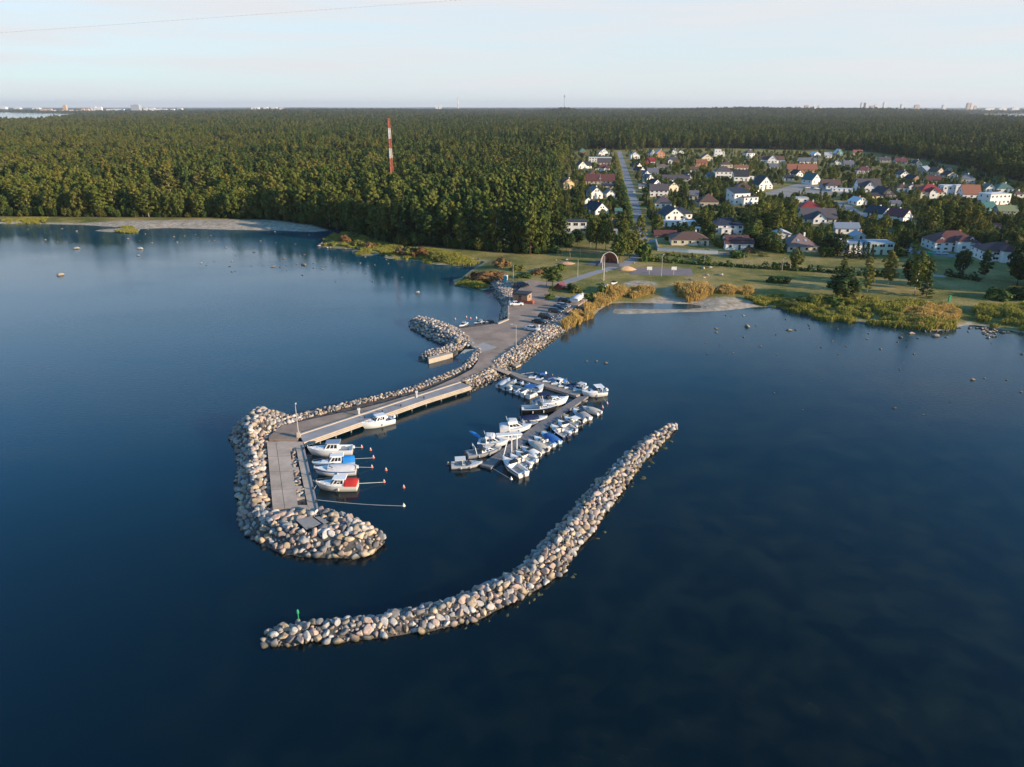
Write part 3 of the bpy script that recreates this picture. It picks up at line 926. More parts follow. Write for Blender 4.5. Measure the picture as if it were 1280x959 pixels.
# ------------------------------------------------------------------ trees
LEAF = {
    'pine': leafmat('pine_needles', [(0.042, 0.071, 0.018), (0.073, 0.108, 0.023), (0.110, 0.131, 0.026), (0.154, 0.155, 0.033)], .15),
    'spruce': leafmat('spruce_needles', [(0.028, 0.055, 0.017), (0.050, 0.082, 0.021), (0.082, 0.105, 0.024)], .1),
    'birch': leafmat('birch_leaves', [(0.088, 0.121, 0.022), (0.131, 0.152, 0.027), (0.164, 0.166, 0.030), (0.199, 0.163, 0.034)], .3),
    'broad': leafmat('broad_leaves', [(0.051, 0.084, 0.017), (0.089, 0.118, 0.022), (0.126, 0.139, 0.026), (0.161, 0.145, 0.032)], .25),
    'warm': leafmat('warm_needles', [(0.098, 0.108, 0.022), (0.138, 0.134, 0.026), (0.183, 0.158, 0.033)], .15),
    'rust': leafmat('rusty_leaves', [(.105, .120, .028), (.140, .135, .034), (.175, .140, .042)], .25),
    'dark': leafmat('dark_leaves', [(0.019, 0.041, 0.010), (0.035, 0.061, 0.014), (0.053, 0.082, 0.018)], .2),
    'autumn': leafmat('autumn_leaves', [(.17, .095, .035), (.22, .115, .045), (.20, .13, .06), (.25, .15, .05)], .25),
    'olive': leafmat('olive_shrub_leaves', [(0.106, 0.124, 0.029), (0.156, 0.163, 0.037), (0.212, 0.202, 0.046), (0.241, 0.194, 0.066)], .25),
    'hedge': leafmat('hedge_leaves', [(0.049, 0.085, 0.019), (0.078, 0.124, 0.024), (0.120, 0.152, 0.032)], .2),
    'reed': leafmat('reed_blades', [(.46, .31, .10), (.56, .39, .135), (.62, .45, .18), (.50, .37, .10)], .3),
    'rush': leafmat('green_rush_blades', [(.20, .215, .04), (.29, .275, .055), (.38, .31, .08), (.17, .185, .04)], .3),
}
BARK = {'pine': mat('pine_bark', (.20, .11, .065), .95, .3, 3), 'birch': mat('birch_bark', (.55, .52, .47), .9, .3, 3), 'brown': mat('brown_bark', (.10, .075, .055), .95, .3, 3)}


def quads(c, nrm, size, rng):
    """leaf-clump quads facing nrm at c"""
    n = len(c)
    nrm = nrm / (np.linalg.norm(nrm, axis=1, keepdims=True) + 1e-9)
    a = rng.normal(size=(n, 3))
    u = np.cross(nrm, a); u /= np.linalg.norm(u, axis=1, keepdims=True) + 1e-9
    w = np.cross(nrm, u)
    s = (size * rng.uniform(.55, 1.25, n))[:, None]
    t = s * rng.uniform(.55, 1.0, n)[:, None]
    v = np.stack([c - u * s * .5 - w * t * .25, c + u * s * .1 - w * t * .55, c + u * s * .5 + w * t * .2, c - u * s * .12 + w * t * .5], 1)
    return v.reshape(-1, 3), np.arange(4 * n).reshape(n, 4)


def clusters(cc, cr, n, size, rng, flat=.75, up=.35):
    """leaf clumps scattered over little balls"""
    k = len(cc)
    d = rng.normal(size=(k * n, 3)); d /= np.linalg.norm(d, axis=1, keepdims=True)
    rad = np.repeat(cr, n) * rng.uniform(.55, 1.05, k * n)
    c = np.repeat(cc, n, 0) + d * rad[:, None] * np.array([1, 1, flat])
    nr = d + rng.normal(size=d.shape) * .30 + np.array([0, 0, up])
    return quads(c, nr, np.full(len(c), size), rng)


def crown(kind, seed, dens=1.0, more=1.0):
    """returns crown verts/quads and trunk paths for a tree about 16-20 m tall"""
    rng = np.random.default_rng(seed)
    limbs = []
    if kind == 'pine':
        H = 19.0
        cc, cr = [], []
        m = 24
        for i in range(m):
            t = i / (m - 1)
            z = H * (.42 + .56 * t)
            rad = (2.9 - 2.2 * t ** 1.6) * rng.uniform(.35, 1.0)
            if t < .25: rad *= .8
            a = i * 2.4 + rng.uniform(-.5, .5)
            cc.append((rad * math.cos(a), rad * math.sin(a), z)); cr.append(rng.uniform(.9, 1.5) * (1.1 - .45 * t))
            if i % 3 == 0: limbs.append(((0, 0, z - .8), cc[-1]))
        v, f = clusters(np.array(cc), np.array(cr), int(22 * dens * more), 1.05 / dens ** .5, rng, .62)
        return v, f, H * .93, .19, limbs
    if kind == 'spruce':
        H = 19.0
        cc, cr = [], []
        for i in range(34):
            t = i / 33
            z = H * (.10 + .89 * t)
            rad = (2.7 * (1 - t) ** .85 + .12) * rng.uniform(.45, 1.0)
            a = i * 2.4
            cc.append((rad * math.cos(a), rad * math.sin(a), z - rad * .35)); cr.append(.35 + .85 * (1 - t))
        v, f = clusters(np.array(cc), np.array(cr), int(17 * dens * more), .95 / dens ** .5, rng, .7, .1)
        return v, f, H * .97, .17, limbs
    if kind == 'birch':
        H = 17.0
        cc, cr = [], []
        for i in range(26):
            t = i / 25
            z = H * (.20 + .78 * t)
            prof = math.sin(min(1, (t + .12) / 1.12) * PI) ** .7
            rad = 2.5 * prof * rng.uniform(.35, 1.0)
            a = i * 2.4 + rng.uniform(-.4, .4)
            cc.append((rad * math.cos(a), rad * math.sin(a), z)); cr.append(rng.uniform(.8, 1.35) * (.55 + .5 * prof))
            if i % 3 == 0: limbs.append(((0, 0, z - 1.5), cc[-1]))
        v, f = clusters(np.array(cc), np.array(cr), int(21 * dens * more), .85 / dens ** .5, rng, .95, .2)
        return v, f, H * .9, .14, limbs
    H = 14.0                                                     # broad
    cc, cr = [], []
    for i in range(34):
        t = (i + .5) / 34
        zz = 1 - 2 * t
        a = i * 2.4 + rng.uniform(-.4, .4)
        rr = math.sqrt(max(0, 1 - zz * zz))
        k = rng.uniform(.62, .95)
        cc.append((4.3 * rr * k * math.cos(a), 4.3 * rr * k * math.sin(a), H * .56 + zz * k * H * .40)); cr.append(rng.uniform(1.1, 1.9))
        if i % 4 == 0: limbs.append(((0, 0, H * .28), cc[-1]))
    v, f = clusters(np.array(cc), np.array(cr), int(24 * dens * more), 1.0 / dens ** .5, rng, .9, .3)
    return v, f, H * .75, .26, limbs


def trunk_mb(h, r, limbs, seed):
    rr = random.Random(seed)
    mb = MB()
    mb.tube([(0, 0, -.4), (rr.uniform(-.15, .15), rr.uniform(-.15, .15), h * .35), (rr.uniform(-.3, .3), rr.uniform(-.3, .3), h * .7), (0, 0, h)], r * 1.25, 7, r2=r * .25)
    for a, b in limbs:
        mb.tube([a, b], r * .32, 5, r2=r * .12)
    return mb


TREE = {}
for kind, lk, bk, nv in (('pine', 'pine', 'pine', 4), ('spruce', 'spruce', 'brown', 3), ('birch', 'birch', 'birch', 4), ('broad', 'broad', 'brown', 4)):
    for s in range(nv):
        v, f, h, r, limbs = crown(kind, 50 + s, 1.0, 1.8)
        TREE[kind, s] = (fast_mesh(kind + '_crown', v, f, LEAF[lk]), trunk_mb(h, r, limbs, s).mesh(kind + '_trunk', BARK[bk], True))
NV = {'pine': 4, 'spruce': 3, 'birch': 4, 'broad': 4}
TH = {'pine': 19.0, 'spruce': 19.0, 'birch': 17.0, 'broad': 14.0}
TW = {'pine': 6.4, 'spruce': 5.6, 'birch': 5.6, 'broad': 10.6}
TNAME = {'pine': 'pine_tree', 'spruce': 'spruce_tree', 'birch': 'birch_tree', 'broad': 'broadleaf_tree'}
MCACHE = {}


def tree(kind, x, y, h, w, label, group=None, leaf=None, z=ZG, s=None, cat='tree'):
    s = random.randrange(NV[kind]) if s is None else s
    cr, tr = TREE[kind, s]
    if leaf:
        if (kind, s, leaf) not in MCACHE:
            c2 = cr.copy(); c2.materials.clear(); c2.materials.append(LEAF[leaf]); MCACHE[kind, s, leaf] = c2
        cr = MCACHE[kind, s, leaf]
    t = thing(TNAME[kind], label, cat, (x, y, z), random.uniform(0, 6.28), group)
    t.scale = (w / TW[kind], w / TW[kind], h / TH[kind])
    link('crown', cr, t); link('trunk', tr, t)
    return t


# ---- bush meshes
def bush_mesh(seed, leaf, n=420, size=.42):
    rng = np.random.default_rng(seed)
    k = 14
    a = rng.uniform(0, 6.28, k); rad = rng.uniform(.0, .62, k)
    cc = np.stack([rad * np.cos(a), rad * np.sin(a), rng.uniform(.22, .68, k) * (1.05 - rad * .7)], 1)
    v, f = clusters(cc, rng.uniform(.22, .40, k), n // k, size * .55, rng, .9, .3)
    v[:, 2] = np.maximum(v[:, 2], 0)
    return fast_mesh('bush', v, f, LEAF[leaf])


BUSH = {}


def bush(px, py, w, h, leaf, label, group=None, d=None, name='bush', z=None, cat='bush', seed=None, n=420):
    """w, h in metres; one soft mound of leaves standing at the photo point"""
    k = (leaf, (seed if seed is not None else random.randrange(3)), n)
    if k not in BUSH:
        BUSH[k] = bush_mesh(hash(k[1]) % 999 + len(leaf), leaf, n)
    p = gp(px, py, ZG)
    o = link(name, BUSH[k], None, (p.x, p.y, ground_z(p.x, p.y) - .1 if z is None else z), random.uniform(0, 6.28) if d is None else 0)
    o.scale = (w / 1.75, (d or w) / 1.75, h / .95)
    return tag(o, label, cat, group)


def ground_z(x, y):
    d = float(sdf(LAND, np.array([x]), np.array([y]))[0])
    for I in ISLES: d = max(d, float(sdf(I, np.array([x]), np.array([y]))[0]) * .4)
    return float(min(ZG, max(-.3, .14 * d + .02)))


# ------------------------------------------------------------------ the wood
fo_x, fo_y, fo_k = [], [], []


def scatter(ymin, ymax, sx, sy):
    ys = np.arange(ymin, ymax, sy)
    hw = 1.0 * ymax * .78 + 60
    xs = np.arange(-hw, hw, sx)
    A, B = np.meshgrid(xs, ys)
    A = A.ravel() + RNG.uniform(-.48, .48, A.size) * sx
    B = B.ravel() + RNG.uniform(-.48, .48, B.size) * sy
    k = (np.abs(A) < B * .76 + 50) & (sdf(FOREST, A, B) > 0)
    for c in CLEAR:
        k &= sdf(c, A, B) < 0
    return A[k], B[k]


bands = [(250, 700, 5.6, 5.6), (700, 1000, 6.0, 7.0), (1000, 1400, 6.6, 10), (1400, 2000, 7, 15), (2000, 3000, 9.5, 28), (3000, 4500, 14, 55), (4500, 7500, 22, 130), (7500, 11000, 36, 300)]
ax_, ay_, as_ = [], [], []
for a, b, sx, sy in bands:
    x, y = scatter(a, b, sx, sy)
    ax_.append(x); ay_.append(y); as_.append(np.full(len(x), sx))
fx, fy, fs_ = np.concatenate(ax_), np.concatenate(ay_), np.concatenate(as_)
# kinds by stands: leafy near the bay's shore, pines inland
stand = vnoise(fx, fy, 140, 3) * .6 + vnoise(fx, fy, 45, 4) * .4
az = fx / fy
leafy = np.clip((-az - .12) * 2.2, 0, .95) + np.clip(1 - sdf(FOREST, fx, fy) / 26, 0, .30) + (stand - .5) * 2.0
u = RNG.random(len(fx))
kind = np.where(leafy > u * .9 + .12, np.where(RNG.random(len(fx)) < np.where(az < -.3, .36, .62), 2, 3), np.where(RNG.random(len(fx)) < np.where(stand > .5, .8, .38), 0, 1))
KN = ['pine', 'spruce', 'birch', 'broad']
hs = np.where(kind == 3, RNG.uniform(11, 17, len(fx)), np.where(kind == 2, RNG.uniform(12, 19, len(fx)), RNG.uniform(14.5, 21.5, len(fx))))
hs *= .56 + .46 * vnoise(fx, fy, 60, 9) + .32 * vnoise(fx, fy, 19, 19)
keep_ = vnoise(fx, fy, 34, 14) * .6 + vnoise(fx, fy, 13, 15) * .4 > .33
fx, fy, fs_, az, stand, leafy, u, kind, hs = [q[keep_] for q in (fx, fy, fs_, az, stand, leafy, u, kind, hs)]
ws = np.where(kind == 3, RNG.uniform(6.5, 11.5, len(fx)), np.where(kind == 1, RNG.uniform(5.0, 7.0, len(fx)), RNG.uniform(5.4, 9.0, len(fx))))
ws = np.maximum(ws, fs_ * 1.15)
# the trees that show largest stand alone: first rows seen over water, lawn or gardens
zc = fy * CP + (CAMH - 10) * SP
front = np.zeros(len(fx))
near = np.where(fy < 1250)[0]
dist = sdf(FOREST[:-4], fx[near], fy[near]) if False else sdf(FOREST, fx[near], fy[near])
front[near] = np.where(dist < 9, 1.0, np.where(dist < 16, .55, .32)) * hs[near] / zc[near]
pxs = 640 + FPX * fx / zc
front[(pxs < -10) | (pxs > 1290)] = 0
order = np.argsort(-front)
solo, cnt = [], [0, 0, 0, 0]
for i in order[:1500]:
    if cnt[kind[i]] < (140, 60, 130, 120)[kind[i]] and front[i] > 0:
        solo.append(i); cnt[kind[i]] += 1
    if len(solo) >= 420: break
solo = np.array(solo)


def zone(px, py):
    if px < 415: return 'gravel shore of the bay'
    if px < 600: return 'reedy inlet beside the mole'
    if px < 712: return 'lawns beside the village'
    return 'back gardens of the village'


DESC = {'pine': 'tall dark green pine', 'spruce': 'narrow dark spruce', 'birch': 'slim yellow green birch', 'broad': 'round green broadleaf tree'}
for i in solo:
    k = KN[kind[i]]
    p = proj(fx[i], fy[i], ZG)
    zn = zone(p[0], p[1])
    tree(k, fx[i], fy[i], hs[i], ws[i], f'{DESC[k]} at the wood edge by the {zn}', f'{k} trees at the wood edge by the {zn}')
rest = np.ones(len(fx), bool); rest[solo] = False
idx = np.where(rest)[0]
print('forest', len(idx), 'solo', len(solo), cnt)
# the rest of the wood: one object, its trees set out by a geometry-nodes modifier
src = bpy.data.collections.new('forest_trees')
vi = 0
VID = {}
for k, lk, bk, nv in (('pine', 'pine', 'pine', 4), ('spruce', 'spruce', 'brown', 2), ('birch', 'birch', 'birch', 3), ('broad', 'broad', 'brown', 3), ('broad', 'dark', 'brown', 2), ('broad', 'hedge', 'brown', 2), ('pine', 'warm', 'pine', 2), ('birch', 'rust', 'birch', 2)):
    for s in range(nv):
        v, f, h, r, limbs = crown(k, 80 + s, .62, 1.35)
        t = trunk_mb(h, r, [], s)
        tv = np.array(t.v); tf = np.array([q for q in t.f if len(q) == 4])
        me = fast_mesh('forest_tree', np.vstack([v, tv]), np.vstack([f, tf + len(v)]), [LEAF[lk], BARK[bk]], np.concatenate([np.zeros(len(f)), np.ones(len(tf))]))
        o = bpy.data.objects.new('forest_tree_%02d' % vi, me); src.objects.link(o)
        VID.setdefault(k if lk == k else lk, []).append(vi); vi += 1


def instanced(name, x, y, z, kinds, w, h, label, cat):
    """kinds: list of keys of VID per point"""
    n = len(x)
    base = {'dark': 'broad', 'hedge': 'broad', 'warm': 'pine', 'rust': 'birch'}
    me = bpy.data.meshes.new(name)
    me.vertices.add(n); me.vertices.foreach_set('co', np.stack([x, y, z], 1).astype(np.float32).ravel())
    a = me.attributes.new('pick', 'INT', 'POINT'); a.data.foreach_set('value', np.array([RNG.choice(VID[k]) for k in kinds], dtype=np.int32))
    tw = np.array([TW[base.get(k, k)] for k in kinds]); th = np.array([TH[base.get(k, k)] for k in kinds])
    a = me.attributes.new('size', 'FLOAT_VECTOR', 'POINT'); a.data.foreach_set('vector', np.stack([w / tw, w / tw, h / th], 1).astype(np.float32).ravel())
    a = me.attributes.new('turn', 'FLOAT_VECTOR', 'POINT')
    a.data.foreach_set('vector', np.stack([RNG.normal(0, .03, n), RNG.normal(0, .03, n), RNG.uniform(0, 6.28, n)], 1).astype(np.float32).ravel())
    fo = tag(link(name, me), label, cat, kind='stuff')
    ng = bpy.data.node_groups.new(name, 'GeometryNodeTree')
    ng.interface.new_socket('Geometry', in_out='INPUT', socket_type='NodeSocketGeometry')
    ng.interface.new_socket('Geometry', in_out='OUTPUT', socket_type='NodeSocketGeometry')
    gi, go = ng.nodes.new('NodeGroupInput'), ng.nodes.new('NodeGroupOutput')
    ci = ng.nodes.new('GeometryNodeCollectionInfo'); ci.inputs['Collection'].default_value = src
    ci.inputs['Separate Children'].default_value = True; ci.inputs['Reset Children'].default_value = True
    ip = ng.nodes.new('GeometryNodeInstanceOnPoints'); ip.inputs['Pick Instance'].default_value = True

    def nattr(n, t):
        q = ng.nodes.new('GeometryNodeInputNamedAttribute'); q.data_type = t; q.inputs['Name'].default_value = n
        return [s for s in q.outputs if s.enabled and s.name == 'Attribute'][0]
    ng.links.new(gi.outputs[0], ip.inputs['Points']); ng.links.new(ci.outputs[0], ip.inputs['Instance'])
    ng.links.new(nattr('pick', 'INT'), ip.inputs['Instance Index']); ng.links.new(nattr('size', 'FLOAT_VECTOR'), ip.inputs['Scale'])
    er = ng.nodes.new('FunctionNodeEulerToRotation'); ng.links.new(nattr('turn', 'FLOAT_VECTOR'), er.inputs[0]); ng.links.new(er.outputs[0], ip.inputs['Rotation'])
    ng.links.new(ip.outputs[0], go.inputs[0])
    fo.modifiers.new('trees', 'NODES').node_group = ng
    return fo


fk = [KN[k] for k in kind[idx]]
tint = vnoise(fx[idx], fy[idx] * .45, 85, 31) * .55 + vnoise(fx[idx], fy[idx], 30, 32) * .45 + np.clip(-az[idx] * .25, -.12, .10)
tr_ = RNG.random(len(idx))
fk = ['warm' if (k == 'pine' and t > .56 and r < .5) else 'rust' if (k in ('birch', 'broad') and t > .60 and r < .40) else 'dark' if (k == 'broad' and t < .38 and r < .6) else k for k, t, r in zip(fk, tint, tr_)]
instanced('forest', fx[idx], fy[idx], ZG + hill(fx[idx], fy[idx]), fk, ws[idx], hs[idx], 'vast mixed wood of pine, spruce and birch reaching to the horizon', 'forest')
# young growth and scrub along the foot of the wood
ex, ey = scatter(250, 560, 2.6, 2.6)
dd_ = sdf(FOREST, ex, ey)
m_ = (dd_ < 9) & (RNG.random(len(ex)) < .75)
ex, ey = ex[m_], ey[m_]
instanced('undergrowth', ex, ey, np.full(len(ex), ZG - .8), [RNG.choice(['broad', 'hedge', 'birch', 'dark']) for _ in ex], RNG.uniform(2.6, 5.0, len(ex)), RNG.uniform(3.0, 7.5, len(ex)), 'low leafy undergrowth along the foot of the wood', 'undergrowth')
# ------------------------------------------------------------------ boats
GEL = mat('white_gelcoat', (.80, .79, .76), .25, .03, .8, .5)
GLASSD = mat('dark_window_glass', (.015, .02, .025), .08, .1, 1, .6)
CHROME = mat('stainless_steel', (.65, .65, .65), .25, .02, 1, .5, 1.0)
COCK = mat('cockpit_floor', (.42, .40, .37), .7, .15, 2)
MOTOR = mat('black_cowling', (.03, .03, .033), .3, .1)
MOTORW = mat('white_cowling', (.70, .70, .70), .3, .05)
FEND = mat('fender_rubber', (.72, .68, .60), .5)
BCOL = {'white': (.80, .79, .76), 'cream': (.74, .70, .62), 'blue': (.035, .13, .36), 'navy': (.02, .032, .085), 'black': (.018, .018, .02), 'grey': (.33, .33, .34),
        'pale blue': (.42, .60, .72), 'red': (.48, .035, .03), 'beige': (.52, .46, .37), 'light grey': (.55, .55, .56), 'bright blue': (.02, .22, .60), 'green': (.10, .22, .18), 'slate': (.20, .25, .33)}


def bm_(c, cloth=False):
    n = ('canvas_' if cloth else 'gelcoat_') + c.replace(' ', '_')
    return mat(n, BCOL[c], .8 if cloth else .25, .10 if cloth else .03, 1.5, .2 if cloth else .5)


def sheer(t, B, Lb, fb):
    b = B / 2 * (1 - max(0, (t - .38) / .62) ** 2.3) * (.94 + .06 * min(1, t / .3))
    return max(b, .04), fb * (.92 + .42 * t * t)


def boat(bow, stern, label, hull='white', stripe=None, kind='open', cover=None, top=None, motor='black', motors=1, beam=None, fb=.72, lift=0.0, rails=True, cat='boat', group=None, name='motor_boat', zr=.7):
    a, b = gp(*bow, zr), gp(*stern, zr)
    v = a - b; v.z = 0
    Lb = v.length
    B = beam or min(2.9, .32 * Lb + .6)
    k = max(.75, min(1.25, Lb / 6.3))
    fb = fb * k
    root = thing(name, label, cat, (b.x, b.y, lift), math.atan2(v.y, v.x), group)
    ts = [0, .12, .26, .4, .55, .68, .79, .88, .95, 1.0]
    # hull: keel, chine, stripe line, rail
    hb, st = MB(), MB()
    rings = []
    for t in ts:
        bb, ss = sheer(t, B, Lb, fb)
        x = t * Lb
        rk = .16 * Lb * max(0, t - .75) / .25 * 0
        xk = x - (.10 * Lb * ((t - .6) / .4) ** 2 if t > .6 else 0)
        ch = bb * (.84 - .22 * max(0, t - .5) * 2)
        rings.append([(x, bb, ss), (x - .3 * (x - xk), bb * .95, ss * .62), (xk, ch, .02), (xk, 0, -.34 + .30 * max(0, t - .7) / .3),
                      (xk, -ch, .02), (x - .3 * (x - xk), -bb * .95, ss * .62), (x, -bb, ss)])
    hb.loft(rings, 0, False, False)
    hb.add(rings[0], [(0, 1, 2, 3, 4, 5, 6)], 0)
    if stripe:
        for i in range(len(ts) - 1):
            for s in (1, -1):
                j0, j1 = (0, 1) if s > 0 else (6, 5)

                def lp(r, f):
                    p, q = Vector(r[j0]), Vector(r[j1])
                    w = p + (q - p) * f
                    w.y += s * .012
                    return w
                hb.add([lp(rings[i], .35), lp(rings[i + 1], .35), lp(rings[i + 1], .9), lp(rings[i], .9)], [(0, 1, 2, 3)], 1)
    hb.build('hull', [bm_(hull), bm_(stripe or 'navy')], root, True)
    # deck ring, cockpit well
    tc = {'open': .56, 'cuddy': .50, 'pilot': .34, 'flybridge': .28, 'covered': .60, 'cruiser': .40}[kind]
    dk = MB()
    gun = []
    tt = [0, .12, .26, .4, tc + .001] if tc > .41 else [0, .12, .2, tc + .001]
    for t in tt:
        bb, ss = sheer(t, B, Lb, fb)
        gun.append((t * Lb, bb, ss, bb * .82))
    for i in range(len(gun) - 1):
        x0, b0, s0, i0 = gun[i]; x1, b1, s1, i1 = gun[i + 1]
        for s in (1, -1):
            dk.add([(x0, s * b0, s0 + .005), (x1, s * b1, s1 + .005), (x1, s * i1, s1 + .03), (x0, s * i0, s0 + .03)], [(0, 1, 2, 3)], 0)
            dk.add([(x0, s * i0, s0 + .03), (x1, s * i1, s1 + .03), (x1, s * i1 * .96, .26), (x0, s * i0 * .96, .26)], [(0, 1, 2, 3)], 0)
        dk.add([(x0, i0 * .96, .26), (x1, i1 * .96, .26), (x1, -i1 * .96, .26), (x0, -i0 * .96, .26)], [(0, 1, 2, 3)], 1)
    x0, b0, s0, i0 = gun[0]
    dk.add([(x0 + .02, i0, s0 + .03), (x0 + .02, -i0, s0 + .03), (x0 + .02, -i0, .2), (x0 + .02, i0, .2)], [(0, 1, 2, 3)], 0)
    dk.box(x0 + .25, 0, s0 * .78, .5, i0 * 1.9, .2, 0, 0)
    xf, bf, sf, if_ = gun[-1]
    dk.add([(xf, if_, sf + .03), (xf, -if_, sf + .03), (xf, -if_, .2), (xf, if_, .2)], [(0, 1, 2, 3)], 0)
    # foredeck, lightly crowned
    fr = []
    for t in [tc] + [q for q in ts if q > tc + .02]:
        bb, ss = sheer(t, B, Lb, fb)
        x = t * Lb
        fr.append([(x, bb, ss + .005), (x, bb * .6, ss + .06 * k), (x, 0, ss + .11 * k), (x, -bb * .6, ss + .06 * k), (x, -bb, ss + .005)])
    dk.loft(fr, 0, False, False)
    dk.build('deck', [bm_(hull if hull in ('grey', 'cream', 'light grey', 'pale blue') else 'white'), COCK], root, False)
    S = sheer(.5, B, Lb, fb)[1]

    def house(name, xa, xb, wa, wb, za, zb, fr, bk, m, win=True, tw=.82):
        """deckhouse: xa aft, xb front, windscreen raked by fr"""
        lo = [(xa, -wa / 2, za), (xb, -wb / 2, za), (xb, wb / 2, za), (xa, wa / 2, za)]
        hi = [(xa + bk, -wa / 2 * tw, zb), (xb - fr, -wb / 2 * tw, zb), (xb - fr, wb / 2 * tw, zb), (xa + bk, wa / 2 * tw, zb)]
        h_ = MB().hexa(lo, hi); ob = h_.build(name, m, root)
        if win:
            L3 = lambda p, q, f: Vector(p) + (Vector(q) - Vector(p)) * f
            wm_ = MB()
            for s, (i, j) in ((-1, (0, 1)), (1, (3, 2))):
                n = 2 if xb - xa < 2.2 else 3
                for q in range(n):
                    u0, u1 = .08 + q * .86 / n, .08 + (q + 1) * .86 / n - .06
                    c = [L3(L3(lo[i], lo[j], u), L3(hi[i], hi[j], u), w) + Vector((0, s * .012, .004)) for u, w in ((u0, .35), (u1, .35), (u1, .85), (u0, .85))]
                    wm_.add(c, [(0, 1, 2, 3)])
            c = [L3(L3(lo[1], lo[2], u), L3(hi[1], hi[2], u), w) + Vector((.012, 0, .004)) for u, w in ((.06, .28), (.94, .28), (.92, .9), (.08, .9))]
            wm_.add(c, [(0, 1, 2, 3)])
            wm_.build('window', GLASSD, ob)
        return ob
    W2 = B * .72
    zf = sheer(tc, B, Lb, fb)[1]
    if kind in ('open', 'covered'):
        ws = MB()
        x = tc * Lb
        ws.add([(x - .05, -W2 * .5, zf), (x + .5, -W2 * .3, zf + .06), (x + .5, W2 * .3, zf + .06), (x - .05, W2 * .5, zf), (x - .55, -W2 * .46, zf + .5 * k), (x + .05, -W2 * .26, zf + .52 * k), (x + .05, W2 * .26, zf + .52 * k), (x - .55, W2 * .46, zf + .5 * k)],
               [(0, 1, 5, 4), (1, 2, 6, 5), (2, 3, 7, 6)])
        ws.build('windshield', GLASSD, root)
        if kind == 'open':
            for s in (-1, 1):
                MB().box(x - .9, s * W2 * .25, .62, .5, .5, .16).box(x - 1.15, s * W2 * .25, .85, .12, .5, .5).build('seat', mat('boat_seat', (.62, .60, .56), .6), root)
    if kind == 'cuddy':
        house('cabin', tc * Lb, .80 * Lb, W2, W2 * .55, zf + .02, zf + .42 * k, .9, 0, GEL, True)
        x = tc * Lb + .3
        MB().hexa([(x - .6, -W2 * .46, zf + .35 * k), (x + .35, -W2 * .33, zf + .42 * k), (x + .35, W2 * .33, zf + .42 * k), (x - .6, W2 * .46, zf + .35 * k)],
                  [(x - .8, -W2 * .42, zf + .85 * k), (x - .15, -W2 * .28, zf + .88 * k), (x - .15, W2 * .28, zf + .88 * k), (x - .8, W2 * .42, zf + .85 * k)]).build('windshield', GLASSD, root)
    if kind == 'cruiser':
        house('cabin', .40 * Lb, .84 * Lb, W2 * 1.05, W2 * .5, zf + .02, zf + .5 * k, 1.2, 0, GEL, True)
        x = .46 * Lb
        MB().hexa([(x - .7, -W2 * .5, zf + .4 * k), (x + .5, -W2 * .38, zf + .5 * k), (x + .5, W2 * .38, zf + .5 * k), (x - .7, W2 * .5, zf + .4 * k)],
                  [(x - .9, -W2 * .46, zf + 1.0 * k), (x - .1, -W2 * .32, zf + 1.05 * k), (x - .1, W2 * .32, zf + 1.05 * k), (x - .9, W2 * .46, zf + 1.0 * k)]).build('windshield', GLASSD, root)
        ar = MB(); ar.tube([(.24 * Lb, -W2 * .56, zf), (.20 * Lb, -W2 * .5, zf + 1.25 * k), (.20 * Lb, W2 * .5, zf + 1.25 * k), (.24 * Lb, W2 * .56, zf)], .07, 6)
        ar.build('radar_arch', GEL, root)
    if kind == 'pilot':
        house('cabin', .62 * Lb, .86 * Lb, W2 * .8, W2 * .45, zf + .02, zf + .34 * k, .7, 0, GEL, False)
        house('wheelhouse', .30 * Lb, .64 * Lb, W2 * 1.0, W2 * .86, zf - .1, zf + 1.02 * k, .95, .05, GEL, True, .88)
        MB().hexa([(.25 * Lb, -W2 * .5, zf + 1.02 * k), (.58 * Lb, -W2 * .42, zf + 1.04 * k), (.58 * Lb, W2 * .42, zf + 1.04 * k), (.25 * Lb, W2 * .5, zf + 1.02 * k)],
                  [(.26 * Lb, -W2 * .46, zf + 1.10 * k), (.56 * Lb, -W2 * .38, zf + 1.12 * k), (.56 * Lb, W2 * .38, zf + 1.12 * k), (.26 * Lb, W2 * .46, zf + 1.10 * k)]).build('roof', bm_(top or 'white'), root)
    if kind == 'flybridge':
        house('cabin', .28 * Lb, .78 * Lb, W2 * 1.08, W2 * .6, zf, zf + .95 * k, 1.5, 0, GEL, True, .86)
        fbm = MB(); fbm.hexa([(.26 * Lb, -W2 * .5, zf + .96 * k), (.56 * Lb, -W2 * .42, zf + .96 * k), (.56 * Lb, W2 * .42, zf + .96 * k), (.26 * Lb, W2 * .5, zf + .96 * k)],
                             [(.25 * Lb, -W2 * .48, zf + 1.42 * k), (.52 * Lb, -W2 * .40, zf + 1.5 * k), (.52 * Lb, W2 * .40, zf + 1.5 * k), (.25 * Lb, W2 * .48, zf + 1.42 * k)])
        fbm.build('flybridge', GEL, root)
        MB().box(.36 * Lb, 0, zf + 1.56 * k, .8, W2 * .6, .12).build('bench', mat('boat_seat', (.62, .60, .56), .6), root)
        MB().tube([(.24 * Lb, 0, zf + 1.4 * k), (.20 * Lb, 0, zf + 2.3 * k)], .035, 5).build('mast', GEL, root)
